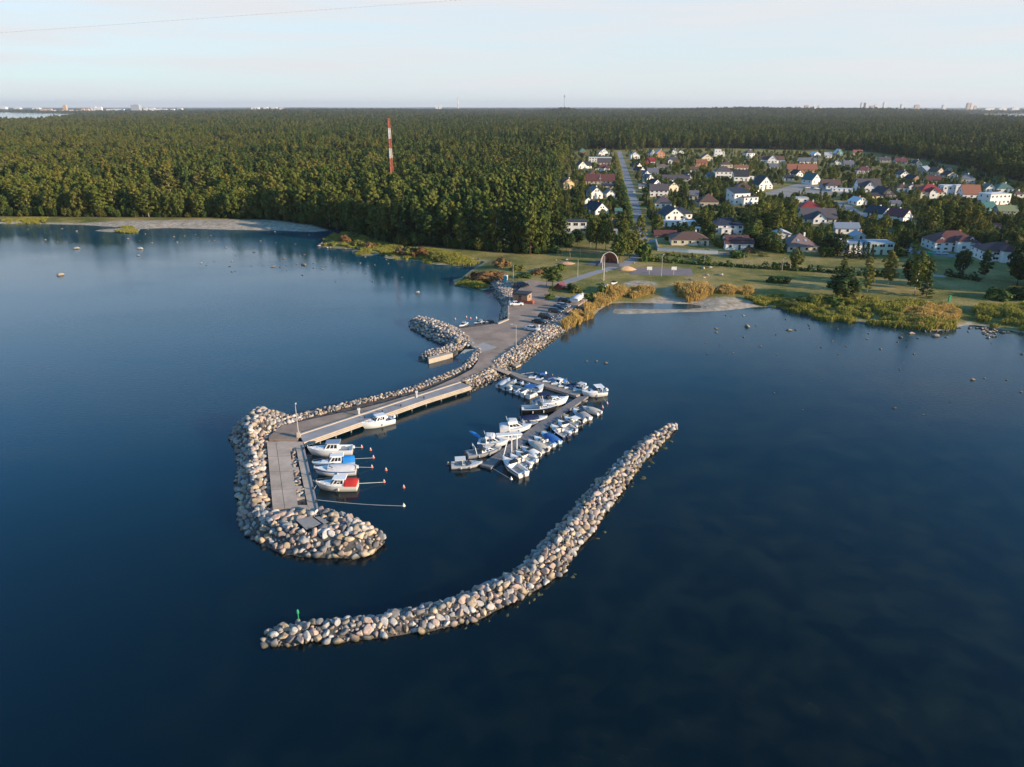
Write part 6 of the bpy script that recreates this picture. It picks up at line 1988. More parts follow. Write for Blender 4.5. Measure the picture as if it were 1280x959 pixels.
# ------------------------------------------------------------------ cars
CG = mat('car_glass', (.012, .015, .018), .06, .1, 1, .6)
TY = mat('tyre', (.02, .02, .02), .9)
RIM = mat('wheel_rim', (.45, .45, .46), .35, .05, 1, .5, .8)
HL, TL = mat('headlight', (.75, .75, .72), .15), mat('tail_light', (.35, .02, .02), .25)
CCOL = {'black': (.012, .012, .014), 'silver': (.52, .53, .54), 'dark blue': (.02, .035, .07), 'grey': (.16, .17, .18), 'white': (.74, .74, .73), 'dark grey': (.05, .053, .058)}


def car(px, py, ang, col, label, kind='hatch', z=TOP, s=1.0):
    p = gp(px, py, z)
    cm_ = mat('car_paint_' + col.replace(' ', '_'), CCOL[col], .28, .04, 1, .5, .0, coat=.6)
    t = thing('parked_car', label, 'car', (p.x, p.y, z), ang)
    t.scale = (s, s, s)
    Lc, Wc = (4.4, 1.78); top_ = {'hatch': 1.46, 'sedan': 1.42, 'suv': 1.68, 'wagon': 1.48}[kind]
    prof = [(-2.2, .45, .78), (-2.12, .30, .95), (-1.5, .24, 1.0), (0, .22, .98), (1.0, .24, .93), (1.75, .26, .84), (2.1, .32, .70), (2.2, .42, .60)]
    rg = []
    for x, lo, hi in prof:
        w = Wc / 2 * (.86 if abs(x) > 2.15 else .95 if abs(x) > 2.0 else 1)
        rg.append([(x, -w, lo + .1), (x, -w * .9, lo), (x, w * .9, lo), (x, w, lo + .1), (x, w * .98, hi - .18), (x, w * .86, hi), (x, -w * .86, hi), (x, -w * .98, hi - .18)])
    MB().loft(rg).build('body', cm_, t, False)
    xr = -2.05 if kind in ('hatch', 'suv', 'wagon') else -1.55
    lo = [(xr, -.76, .95), (1.15, -.76, .92), (1.15, .76, .92), (xr, .76, .95)]
    hi = [(xr + .45, -.60, top_ - .05), (.25, -.60, top_ - .03), (.25, .60, top_ - .03), (xr + .45, .60, top_ - .05)]
    MB().hexa(lo, hi).build('window', CG, t)
    MB().hexa([(xr + .40, -.62, top_ - .05), (.28, -.62, top_ - .03), (.28, .62, top_ - .03), (xr + .40, .62, top_ - .05)], [(xr + .55, -.54, top_), (.15, -.54, top_ + .02), (.15, .54, top_ + .02), (xr + .55, .54, top_)]).build('roof', cm_, t)
    pm = MB()
    for s_ in (-1, 1):
        for x0, x1 in ((-.55, -.62), (xr + .02, xr + .46)):
            pm.add([(x0 - .06, s_ * .768, .95), (x0 + .06, s_ * .768, .95), (x1 + .06, s_ * .612, top_ - .05), (x1 - .06, s_ * .612, top_ - .05)], [(0, 1, 2, 3)])
    pm.build('pillar', cm_, t)
    for x in (-1.35, 1.38):
        for s_ in (-1, 1):
            w = MB(); w.lathe([(.10, -.11), (.32, -.11), (.33, 0), (.32, .11), (.10, .11)], 16)
            wo = w.build('wheel', TY, t); wo.location = (x, s_ * .80, .33); wo.rotation_euler = (PI / 2, 0, 0)
            rr = MB(); rr.lathe([(.02, -.125), (.20, -.12), (.20, .12), (.02, .125)], 12); rr.build('rim', RIM, wo)
    for s_ in (-1, 1):
        MB().box(2.16, s_ * .62, .66, .12, .34, .16).build('headlight', HL, t)
        MB().box(-2.17, s_ * .66, .82, .10, .26, .2).build('tail_light', TL, t)
        MB().box(.75, s_ * .94, 1.0, .18, .16, .12).build('mirror', cm_, t)


AP = R(-29)
car(665.2, 413.2, AP, 'silver', 'silver car parked nearest the mole on the boulder wall side', 'sedan')
car(674.2, 404, AP, 'black', 'black sedan beside the silver car', 'sedan')
car(682, 398, AP, 'black', 'tall black car between the black sedan and an empty bay', 'suv')
car(694.5, 390.6, AP, 'dark grey', 'dark grey car, first of the three parked close together', 'hatch')
car(699, 387, AP, 'dark blue', 'dark blue car, middle of the three parked close together', 'hatch')
car(704, 384.4, AP, 'grey', 'grey car, last of the three parked close together', 'hatch')
car(706.5, 377.5, AP, 'black', 'black car parked apart near the white boat on its trailer', 'wagon')
car(645.5, 382, R(4), 'white', 'white car parked alone in front of the kiosk', 'sedan')
car(653.4, 357.8, R(6), 'dark blue', 'dark blue car on the upper lot beside the portable toilet', 'wagon')
car(792.5, 241.5, R(80), 'white', 'white car standing on the village road', 'hatch', ZG + .02)
car(1009, 235.5, R(10), 'silver', 'silver car at the edge of the village square', 'hatch', ZG + .03)
car(1020, 236.5, R(10), 'white', 'white car at the edge of the village square', 'wagon', ZG + .03)
car(1063.5, 267, R(-70), 'silver', 'silver car on the side street behind the garage trees', 'hatch', ZG + .03)
car(1085, 272.5, R(-60), 'white', 'white car parked on the side street near the dark blue roof', 'suv', ZG + .03)
car(1177, 318.5, R(0), 'silver', 'silver car in front of the large red roofed villa', 'sedan', ZG + .03, 1.05)
p = gp(1162, 320, ZG); t = thing('refuse_container', 'green refuse container beside the silver car at the villa', 'container', p)
MB().box(0, 0, .7, 2.2, 1.3, 1.4, 0, 0, .92).build('body', GRN, t); MB().box(0, 0, 1.48, 2.3, 1.4, .14).build('lid', GRN, t)

# ------------------------------------------------------------------ red and white mast
mp0 = gp(492.3, 265.7, ZG)
MH = 51.8
ms = thing('lattice_mast', 'tall red and white lattice mast rising out of the wood', 'mast', mp0, R(20))
MRED, MWHT = mat('mast_red', (.40, .125, .07), .7, .25, .8), mat('mast_white', (.60, .56, .52), .7, .2, .8)
bands_ = [(0, 18.2, 0), (18.2, 20.2, 1), (20.2, 30.5, 0), (30.5, 35.7, 1), (35.7, 41, 0), (41, 46.7, 1), (46.7, MH, 0)]


def mw(z): return 1.45 - .75 * (z / MH)


for z0, z1, c in bands_:
    mb = MB(); n = max(3, int((z1 - z0) / 2.2))
    cs = [(math.cos(a), math.sin(a)) for a in (PI / 4, 3 * PI / 4, 5 * PI / 4, 7 * PI / 4)]
    for i in range(n):
        za, zb = z0 + (z1 - z0) * i / n, z0 + (z1 - z0) * (i + 1) / n
        for k in range(4):
            a, b = cs[k], cs[(k + 1) % 4]
            pa = lambda q, z: (q[0] * mw(z), q[1] * mw(z), z)
            mb.tube([pa(a, za), pa(a, zb)], .15, 5)
            mb.tube([pa(a, za), pa(b, zb)], .10, 4); mb.tube([pa(b, za), pa(a, zb)], .10, 4); mb.tube([pa(a, zb), pa(b, zb)], .10, 4)
        ka = [(x * mw(za) * .62, y * mw(za) * .5, za) for x, y in cs]; kb = [(x * mw(zb) * .62, y * mw(zb) * .5, zb) for x, y in cs]
        mb.loft([ka, kb])
    mb.build('mast_section', (MRED, MWHT)[c], ms)

# ------------------------------------------------------------------ far things on the horizon
def far_at(px, D): return (px - 640) / FPX * D


CB = mat('far_white_block', (.70, .68, .66), .8, .06, .02); CB2 = mat('far_grey_block', (.36, .38, .42), .8, .1, .02); CO = mat('far_tan_block', (.50, .36, .24), .8, .1, .02)


def block(px, D, w, h, d, m, label, group=None, name='far_building', z=2.0):
    x = far_at(px, D) * 1.0
    o = MB().box(0, 0, h / 2, w, d, h).box(w * .1, 0, h + h * .04, w * .5, d * .6, h * .08).build(name, m)
    o.location = (x, D, z)
    return tag(o, label, 'building', group)


block(200.5, 8600, 90, 66, 60, CB2, 'tall grey block on the far shore, the biggest on the skyline')
block(117.5, 8000, 32, 62, 30, CO, 'slim tan tower on the far harbour shore')
block(176, 8700, 180, 24, 60, CB, 'long white hall beside the tall grey block on the far shore')
rr_ = random.Random(5)
for a in (92, 99, 106, 112, 124, 131, 138, 143): block(a, 8100 + rr_.uniform(-200, 200), rr_.uniform(25, 70), rr_.uniform(14, 30), 30, rr_.choice([CO, CB, CO]), 'low harbour building on the far shore beneath the slim tan tower', 'harbour buildings on the far shore')
for a in (149, 152.5, 156, 159): block(a, 8500, 26, rr_.uniform(34, 46), 30, CB, 'white silo like block on the far harbour shore', 'white silos on the far shore')
for a in (212, 219, 226, 234, 243, 252): block(a, 9000, rr_.uniform(40, 80), rr_.uniform(22, 32), 40, CB, 'small white building far along the skyline past the tall grey block', 'white buildings past the tall grey block')
for a in (8, 20, 38, 46, 62, 84): block(a, 11500, rr_.uniform(60, 110), rr_.uniform(28, 52), 60, CB, 'pale building on the distant coast across the far bay', 'pale buildings across the far bay')
for a in (340, 352, 362, 370): block(a, 9800, rr_.uniform(50, 110), rr_.uniform(32, 40), 50, CB, 'thin pale building far above the middle of the wood', 'thin pale buildings above the wood')
for a in (552, 556): block(a, 10500, 32, 62, 30, CB, 'white tank far beside the striped chimney', 'white tanks beside the far chimney')
for a in (974, 984, 993, 1000): block(a, 9000, 40, rr_.uniform(50, 62), 40, CO if a == 984 else CB, 'distant tower block just above the wooded hill', 'tower blocks above the wooded hill')
for a in (1050, 1052, 1060, 1066, 1075, 1096, 1113, 1145, 1173, 1177, 1181, 1275): block(a, 10500, rr_.uniform(30, 60), rr_.uniform(52, 100), 40, rr_.choice([CB, CB, CO]), 'distant city tower block on the skyline at the far water', 'city tower blocks on the skyline')
for a in (1198, 1213, 1228): block(a, 8300, rr_.uniform(70, 110), rr_.uniform(30, 40), 50, CB, 'low white building on the far shore beside the strip of water', 'white buildings beside the far strip of water')
x = far_at(577, 10500)
t = thing('striped_chimney', 'tall red and white chimney on the far horizon', 'chimney', (x, 10500, 2))
for k in range(6): MB().tube([(0, 0, k * 28), (0, 0, k * 28 + 28)], 7 - k * .5, 10, r2=6.5 - k * .5).build('chimney_band', (CB, MWHT, mat('far_band', (.55, .42, .40), .8))[k % 3], t)
x = far_at(701, 5200)
t = thing('radio_mast', 'thin grey radio mast on a low wooded hill at the horizon', 'mast', (x, 5200, 20))
MB().tube([(0, 0, 0), (0, 0, 112)], 2.2, 6, r2=1.2).build('pole', CB2, t); MB().box(0, 0, 98, 9, 6, 14).build('antenna_head', CB2, t)

# ------------------------------------------------------------------ rocks in the shallows
gw_, ge_ = 'rocks in the shallows of the bay', 'rocks in the shallows below the meadow'
for a, b, w, lb in ((97, 311, 9, 'large pale rock alone in the bay, farthest out from the gravel shore'), (176, 311.5, 8.5, 'large brown rock in the bay among tree reflections'), (75.5, 344.5, 9.5, 'flat reddish rock low in the open bay'),
                    (380, 331.5, 10, 'largest tan rock off the reedy inlet'), (522, 366.3, 9.5, 'broad brown rock in the cove left of the seawall'), (173, 320, 5, 'low tan rock in the bay'), (341, 334, 6, 'brown rock pair member off the inlet'),
                    (933, 408, 10, 'tall brown rock off the sandy beach'), (986, 413, 9.5, 'flat tan rock off the meadow shore'), (1216, 475, 9, 'lone brown rock farthest out in the open water'), (1125.5, 422, 8.5, 'round grey rock off the green reeds'),
                    (1140, 417.5, 8.5, 'tan rock touching the reflections of the reeds'), (1169, 420.5, 10, 'biggest rock just off the yellow reeds'), (1235, 422.5, 9, 'reddish rock off the pale rock cluster'),
                    (733, 451.8, 6.5, 'first of three rocks off the boulder wall'), (745.6, 452, 4.5, 'smallest of three rocks off the boulder wall'), (757.5, 454.2, 6.5, 'last of three rocks off the boulder wall')):
    rock(a, b, w, lb, None, z=0, flat=.75, name='rock', cat='rock', sink=.4)
rr_ = random.Random(21)
n = 0
while n < 95:
    a, b = rr_.uniform(0, 590), rr_.uniform(284, 362)
    if a < 230 and b > 305: continue
    if b > 340 and rr_.random() < .7: continue
    if a > 420 and b < 318: continue
    q = gp(a, b, 0)
    if float(sdf(LAND, np.array([q.x]), np.array([q.y]))[0]) > -.5: continue
    rock(a, b, rr_.uniform(1.6, 4.2), 'small pale rock breaking the calm water of the bay', gw_, z=0, name='rock', cat='rock', sink=.35); n += 1
n = 0
while n < 60:
    a = rr_.uniform(860, 1279); b = rr_.uniform(388, 445) if rr_.random() < .8 else rr_.uniform(440, 520)
    q = gp(a, b, 0)
    if float(sdf(LAND, np.array([q.x]), np.array([q.y]))[0]) > -.5: continue
    rock(a, b, rr_.uniform(1.8, 4.8), 'small rock breaking the water off the meadow shore', ge_, z=0, name='rock', cat='rock', sink=.38); n += 1
for k in range(16):
    rock(rr_.uniform(1226, 1246), rr_.uniform(407, 421), rr_.uniform(3, 6), 'pale rock in the tight cluster at the gap in the reeds', 'pale rocks at the gap in the reeds', z=.1, name='rock', cat='rock')
for k in range(26):
    f = rr_.random(); rock(1150 + f * 130, 413.5 + abs(f - .3) * 4 - (4 if .3 < f < .6 else 0), rr_.uniform(2.5, 6), 'dark wet rock along the foot of the reeds', 'wet rocks along the foot of the reeds', DST if rr_.random() < .5 else None, z=.05, name='rock', cat='rock')
for k in range(30):
    rock(rr_.uniform(398, 470), rr_.uniform(303, 311), rr_.uniform(2.5, 6), 'reddish rock on the spit of the reedy inlet', 'rocks on the spit of the reedy inlet', z=.15, name='rock', cat='rock')
for k in range(28):
    f = rr_.random(); rock(528 + f * 72, 322 + f * 3 + rr_.uniform(-2, 2), rr_.uniform(2.5, 5.5), 'grey stone in the stony bank of the dark inlet', 'stones in the bank of the dark inlet', DST if rr_.random() < .4 else None, z=.6, name='rock', cat='rock')

WEED = mat('weedy_stone', (.085, .085, .03), .7, .4, 3)
for k in range(26):
    i = rr_.randrange(6, len(BREAK_BOT) - 1); f = rr_.random()
    a = BREAK_BOT[i][0] * (1 - f) + BREAK_BOT[i + 1][0] * f + rr_.uniform(3, 12); b = BREAK_BOT[i][1] * (1 - f) + BREAK_BOT[i + 1][1] * f + rr_.uniform(1, 7)
    rock(a, b, rr_.uniform(3.5, 8), 'low weedy stone awash beside the curved breakwater', 'weedy stones awash beside the breakwater', WEED, z=0, flat=.4, name='rock', cat='rock', sink=.45)
# ------------------------------------------------------------------ reeds and rushes (nobody could count the blades)
def blades(polys, n, h, w, leaf, name, label, cat, seed, clump=6.0, keep=.35):
    rng = np.random.default_rng(seed)
    V = []
    area = np.array([abs(sum(P[i][0] * P[(i + 1) % len(P)][1] - P[(i + 1) % len(P)][0] * P[i][1] for i in range(len(P)))) / 2 for P, _ in polys])
    for (P, hk), a in zip(polys, area):
        k = int(n * a / area.sum() * 2.2)
        lo, hi = P.min(0), P.max(0)
        c = rng.uniform(lo, hi, (k * 4, 2)); sd_ = sdf(P, c[:, 0], c[:, 1]); ed = (vnoise(c[:, 0], c[:, 1], 2.2, seed + 7) - .35) * 3.2
        c = c[sd_ > np.minimum(ed, 1.6)][:k]
        dn = vnoise(c[:, 0], c[:, 1], clump, seed) * .55 + vnoise(c[:, 0], c[:, 1], clump * .3, seed + 3) * .45
        m = dn > keep
        c, dn = c[m], dn[m]
        z0 = np.minimum(ZG, np.maximum(-.1, .14 * sdf(LAND, c[:, 0], c[:, 1]))); z0 = np.where((c[:, 1] < 262) & (np.abs(c[:, 0]) < 70), np.maximum(z0, np.minimum(1.5, bank_h(c[:, 0], c[:, 1]))), z0)
        hh = h * hk * (.15 + 1.35 * dn) * rng.uniform(.6, 1.2, len(c)); ww = w * rng.uniform(.6, 1.3, len(c))
        a_ = rng.uniform(0, 6.28, len(c)); lx, ly = np.cos(a_) * ww, np.sin(a_) * ww
        bx_, by_ = rng.normal(0, .18, len(c)) * hh, rng.normal(0, .18, len(c)) * hh
        b0 = np.stack([c[:, 0] - lx * .5, c[:, 1] - ly * .5, z0], 1); b1 = np.stack([c[:, 0] + lx * .5, c[:, 1] + ly * .5, z0], 1)
        t1 = np.stack([c[:, 0] + lx * .35 + bx_, c[:, 1] + ly * .35 + by_, z0 + hh], 1); t0 = np.stack([c[:, 0] - lx * .35 + bx_, c[:, 1] - ly * .35 + by_, z0 + hh * rng.uniform(.85, 1.0, len(c))], 1)
        V.append(np.stack([b0, b1, t1, t0], 1).reshape(-1, 3))
    V = np.vstack(V)
    return tag(link(name, fast_mesh(name, V, np.arange(len(V)).reshape(-1, 4), LEAF[leaf])), label, cat, kind='stuff')


blades([(poly([(697, 412), (704, 405), (718, 396), (733, 385), (741, 376.5), (752, 370.5), (764, 367.5), (780, 366), (786, 371), (770, 376), (758, 380), (748, 387), (738, 396), (722, 404), (708, 413)], .6), 1.0),
        (poly([(783, 366), (812, 364), (817, 369), (800, 373), (786, 372)], .8), .8), (poly([(846, 366), (880, 362), (892, 368), (880, 376), (862, 376), (848, 372)], .8), 1.25),
        (poly([(888, 366), (905, 364), (940, 366), (942, 370), (900, 371)], .8), .8), (poly([(1118, 402), (1140, 392), (1190, 388), (1198, 395), (1190, 410), (1150, 411), (1120, 407)], .4), .85)],
       34000, 2.1, .17, 'reed', 'reeds', 'golden yellow reed bed along the sunny shore', 'reeds', 3, 4.0, .30)
blades([(poly([(985, 388), (1000, 380), (1040, 376), (1080, 378), (1120, 382), (1160, 384), (1192, 386), (1198, 396), (1188, 412), (1150, 412), (1110, 406.5), (1067, 402.5), (1033, 399.5), (1005, 392)], .5), 1.0),
        (poly([(1210, 396), (1228, 388), (1290, 388), (1350, 392), (1400, 424), (1280, 415), (1240, 408)], .5), 1.1), (poly([(930, 376), (975, 372), (1000, 378), (985, 386), (950, 381)], .5), .7),
        (poly([(400, 306), (412, 296), (428, 292), (452, 300), (474, 303), (480, 309), (462, 311), (430, 309)], .3), .6), (poly([(440, 318), (452, 313.5), (470, 314), (471, 318), (456, 319)], .2), .4),
        (poly([(481, 318), (500, 313), (545, 318), (580, 326), (578, 331), (545, 330), (522, 325.5), (484, 322.5)], .3), .5), (poly([(567, 356), (572, 350), (592, 346), (606, 352), (610, 362), (585, 358)], .3), .7),
        (poly([(402, 298), (430, 291), (480, 303), (520, 312), (580, 322), (600, 328), (580, 331), (520, 325), (480, 317), (440, 309)], .5), .55),
        (poly([(140, 289), (150, 282), (168, 284), (172, 291), (158, 292)], .3), .5), (poly([(0, 276), (60, 275), (60, 279), (0, 279.5)], .5), .6)],
       70000, 1.5, .28, 'rush', 'rushes', 'green and olive rushes fringing the shallow shores', 'rushes', 5, 6.0, .38)

# ------------------------------------------------------------------ shrubs
bush(611, 348.5, 15, 4.6, 'autumn', 'big orange brown shrub mound beside the cove', d=9, seed=0, n=1400)
bush(596, 347, 9, 3.2, 'autumn', 'smaller orange shrub at the tip of the big orange mound', seed=1, n=900)
bush(628, 333, 9, 3.8, 'autumn', 'orange shrub reaching back towards the wood', seed=2, n=900)
k_ = 0
for a, b, w, h, lf in ((430, 300, 9, 3, 'autumn'), (448, 303, 8, 3.2, 'olive'), (462, 305.5, 8, 3.4, 'autumn'), (472, 304, 6, 3, 'olive'), (418, 292, 7, 2.5, 'olive'), (440, 297, 7, 3, 'olive'), (500, 316, 8, 3.6, 'autumn'), (513, 316.5, 8, 4.0, 'olive'), (527, 318, 9, 4.2, 'autumn'), (542, 321, 8, 3.4, 'olive'), (555, 324, 7, 3.0, 'olive')):
    bush(a, b, w, h, lf, f'{"reddish brown" if lf == "autumn" else "olive"} shrub on the islets of the reedy inlet', f'{"reddish brown" if lf == "autumn" else "olive"} shrubs of the reedy inlet', n=800)
for a, b, w, h, lf, lb in ((964, 353, 4.5, 2.6, 'dark', 'low dark shrub on the lawn, left end of a clump'), (972, 353.5, 5, 3.2, 'hedge', 'middle dark shrub of a clump on the lawn'), (981, 353.8, 4.5, 3.0, 'dark', 'last dark shrub of a clump on the lawn'),
                           (1247, 373.5, 11, 4.2, 'hedge', 'wide dark shrub mound on the shaded meadow'), (1278, 374, 10, 5, 'dark', 'dark round shrub at the frame edge on the meadow'), (805, 321, 8, 7, 'hedge', 'dense green shrub beside the mouth of the road'),
                           (802, 312.5, 6, 5, 'hedge', 'green shrub beside the road north of its mouth'), (812, 325, 6, 3, 'olive', 'low olive shrub at the hedge beside the road mouth'), (901, 309, 6, 4.5, 'olive', 'yellow green shrub between the bungalow and the stepped red roof'), (910, 311, 4, 3, 'olive', 'small yellow green shrub beside the stepped red roof'),
                           (921, 321.5, 9, 3.2, 'hedge', 'wide green shrub below the stepped red roof'), (935, 316, 6, 3.2, 'autumn', 'reddish shrub below the stepped red roof'), (881, 325.5, 6, 2.6, 'hedge', 'shrub on the lawn in front of the white garden wall'), (866, 321, 5, 2, 'olive', 'low shrub hugging the white garden wall'),
                           (752.5, 366.5, 4.2, 4.6, 'hedge', 'upright green shrub near the boats laid up ashore'), (721, 366, 4.5, 3.0, 'olive', 'olive shrub at the edge of the parking lot'), (714, 363, 4.2, 3.2, 'dark', 'dark shrub beside the picnic table'), (687, 373.5, 4.5, 2.6, 'hedge', 'low green shrub at the corner of the parking lot'),
                           (734, 372.5, 5, 2.4, 'hedge', 'green shrub behind the white boat on its trailer'), (741, 370, 4, 2.2, 'hedge', 'green shrub at the start of the yellow reeds'), (671, 343, 7, 2.5, 'autumn', 'brownish shrub on the bank above the upper lot'), (656, 347, 6, 2.2, 'hedge', 'low green shrub above the upper lot'), (646, 338, 7, 2.5, 'olive', 'olive shrub on the bank below the wood'),
                           (684, 340, 6, 2.6, 'olive', 'olive shrub behind the lone pine'), (700, 338, 6, 3.0, 'hedge', 'green shrub at the foot of the wooden pole'), (693, 316, 6, 4, 'hedge', 'green shrub at the corner of the wood'), (1067, 376, 8, 3, 'olive', 'olive shrub behind the green reeds below the round tree'), (1010, 377, 8, 2.6, 'hedge', 'low green shrub behind the beach reeds'),
                           (990, 378, 7, 2.6, 'olive', 'olive shrub at the end of the sandy beach'), (1040, 380, 8, 3, 'hedge', 'green shrub in front of the round dark tree'), (634, 361, 4, 1.6, 'olive', 'low yellow shrub on the seawall below the toilet')):
    bush(a, b, w, h, lf, lb, n=700 if w > 5 else 420)

# ------------------------------------------------------------------ trees of the park and the village
def T(kind, px, py, hp, wp, label, leaf=None, group=None):
    s = mpp(py); p = gp(px, py, ZG)
    return tree(kind, p.x, p.y, hp * s, wp * s, label, group, leaf)


T('broad', 1053.5, 374, 35, 52, 'round dark green tree standing alone above the reeds', 'dark')
T('spruce', 1049, 371, 40, 13, 'pointed tree growing through the round dark tree', 'dark')
T('birch', 1083.5, 366, 34, 15, 'slim birch next to the round dark tree on the meadow')
T('birch', 1109.5, 357, 40, 19, 'leaning birch on the meadow between round tree and the dark clump', 'olive' if False else None)
T('birch', 1143, 368, 54, 24, 'tallest birch of the clump on the meadow'); T('broad', 1152, 362, 46, 24, 'dark leafy tree behind the tallest birch of the meadow clump', 'dark'); T('spruce', 1157.5, 371, 32, 18, 'bushy green conifer in front of the meadow clump')
T('broad', 1135, 356, 34, 22, 'dark leafy tree at the left of the meadow clump', 'dark')
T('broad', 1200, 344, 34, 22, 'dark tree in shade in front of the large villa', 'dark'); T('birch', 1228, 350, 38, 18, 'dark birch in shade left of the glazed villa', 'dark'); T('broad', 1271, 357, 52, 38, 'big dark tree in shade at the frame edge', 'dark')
T('broad', 745, 311, 42, 24, 'tall leafy tree behind the stage, left one of a pair'); T('broad', 757, 312, 40, 24, 'tall leafy tree directly behind the stage shell'); T('birch', 738, 309, 36, 14, 'slim birch left of the leafy pair behind the stage')
T('broad', 774, 324, 32, 26, 'round leafy tree between stage and road'); T('broad', 787, 322, 34, 24, 'round leafy tree beside the road above the stage'); T('birch', 799, 316, 46, 20, 'tall yellowish tree leaning over the village road', 'birch')
T('broad', 708, 314, 26, 26, 'dark leafy tree left of the stage lawn', 'dark'); T('broad', 722, 306, 20, 22, 'dark low tree under the modern white house', 'dark'); T('pine', 703, 300, 30, 17, 'dark pine in front of the modern white house')
t = T('pine', 691, 363, 31, 24, 'lone leaning pine with bare orange trunks on the parking lot edge'); t.rotation_euler = (R(4), R(-5), 1.0)
T('pine', 683, 358, 24, 18, 'smaller bare pine beside the lone leaning pine', 'olive')
for k in range(6): T('spruce', 1058 + k * 6.2, 322 + (k % 2) * 2, 22 - abs(k - 2.5) * 2, 9, 'dark columnar thuja in the row below the blue roofed glass house', 'dark', 'dark thujas below the glass house')
for k in range(18):
    a = random.uniform(1150, 1222); T(random.choice(['birch', 'birch', 'broad']), a, 290 + random.uniform(-6, 5), random.uniform(26, 37), random.uniform(13, 19), 'tall yellowish tree of the dense grove behind the large villa', None, 'trees of the grove behind the large villa')
for k in range(12):
    a = random.uniform(950, 990); T(random.choice(['birch', 'broad']), a, 291 + random.uniform(-8, 4), random.uniform(24, 36), random.uniform(13, 20), 'leafy tree of the grove beside the plain white garage', None, 'trees of the grove beside the white garage')
for a, b, h_, w_, k, lf, lb in ((994, 338, 28, 20, 'broad', 'olive', 'orange tinged tree in front of the pinkish hip roof'), (906, 289, 22, 12, 'spruce', None, 'spruce in front of the dark blue roofed white house'), (917, 292, 24, 12, 'spruce', None, 'pointed spruce hiding the balcony of the blue roofed house'),
                                (888, 302, 22, 15, 'broad', 'dark', 'dark tree between cream bungalow and blue roofed house'), (948, 290, 40, 20, 'birch', None, 'tall loose tree right of the blue roofed white house'), (943, 300, 26, 20, 'broad', None, 'round tree behind the stepped red roof'), (958, 314, 26, 24, 'broad', 'dark', 'dark round tree right of the stepped red roof'),
                                (970, 318, 20, 20, 'broad', None, 'leafy tree left of the pinkish hip roof'), (874, 307, 9, 5, 'spruce', None, 'first small thuja in the lawn of the cream bungalow'), (879, 307, 9, 5, 'spruce', None, 'second small thuja in the lawn of the cream bungalow'), (1109, 345, 32, 18, 'birch', 'olive', 'yellowish young birch at the end of the hedge'),
                                (1054, 342, 20, 12, 'birch', 'olive', 'small yellow tree in the hedge below the thujas'), (1085, 338, 18, 12, 'birch', 'olive', 'small olive tree in the hedge below the glass house'), (833, 291, 8, 7, 'broad', 'dark', 'small dark tree beside the outbuilding'), (1033, 318, 26, 20, 'broad', 'dark', 'dark tree right of the pinkish hip roof'), (1047, 320, 30, 20, 'broad', 'dark', 'tall dark tree left of the thuja row'),
                                (1128, 318, 34, 20, 'broad', 'autumn' if False else 'dark', 'dark tree right of the glass house'), (1122, 306, 26, 20, 'broad', None, 'leafy tree beside the street bend'), (1104, 292, 24, 20, 'broad', None, 'leafy tree above the glass house'), (1134, 300, 22, 18, 'broad', 'dark', 'dark tree under the maroon roofed house')):
    T(k, a, b, h_, w_, lb, lf)
# trees just out of the picture whose long shadows fall across the meadow
for k in range(64):
    a, b = random.uniform(1298, 1420), random.uniform(316, 372)
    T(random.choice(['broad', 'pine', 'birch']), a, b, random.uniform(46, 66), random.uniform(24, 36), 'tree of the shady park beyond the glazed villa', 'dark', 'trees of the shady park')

VIL = poly([(700, 300), (696, 270), (694, 245), (704, 215), (712, 196), (740, 190), (790, 190), (850, 188.5), (950, 190), (1040, 192), (1090, 195), (1140, 203), (1190, 211), (1230, 220), (1285, 234), (1290, 325), (1130, 332), (1000, 326), (945, 322), (820, 316), (800, 300), (760, 300)], ZG)
ROADS = [poly([(770, 189), (777, 189), (794, 237), (804, 270), (809, 288), (808, 311), (790, 320), (796, 288), (784, 240), (773, 205)], ZG), poly([(985, 232), (1000, 227.5), (1032, 232), (1046, 238.5), (1040, 244), (1000, 246), (970, 247.5), (952, 241)], ZG),
         poly([(1040, 252.5), (1054, 251.5), (1076, 264), (1093, 270), (1086, 275), (1060, 268)], ZG), poly([(1110, 290), (1122, 295), (1146, 312), (1201, 318.5), (1198, 323), (1138, 318)], ZG), poly([(875, 270), (936, 270), (937, 264.5), (876, 263.5)], ZG)]
LAWN_K = poly([(819, 300), (838, 305), (900, 309), (945, 313), (1000, 318), (1000, 340), (815, 330)], ZG)
cnt_t = 0
gk = {'broad': 'leafy green garden tree', 'birch': 'yellowish garden birch', 'spruce': 'dark pointed garden conifer', 'pine': 'bushy garden pine'}


def quarter(px, py):
    if px < 785: return 'west of the village road'
    if py > 262: return 'in the near village gardens'
    if px > 1040: return 'in the shaded village quarter by the dark wood'
    return 'among the far village houses'


def clear_of(x, y, m):
    for fx_, fy_, a, w, d in FOOT:
        dx, dy = x - fx_, y - fy_
        c, s = math.cos(a), math.sin(a)
        u, v = dx * c + dy * s, -dx * s + dy * c
        if abs(u) < w / 2 + m and -m - 3.2 < v < d + m * .6: return False
    return True


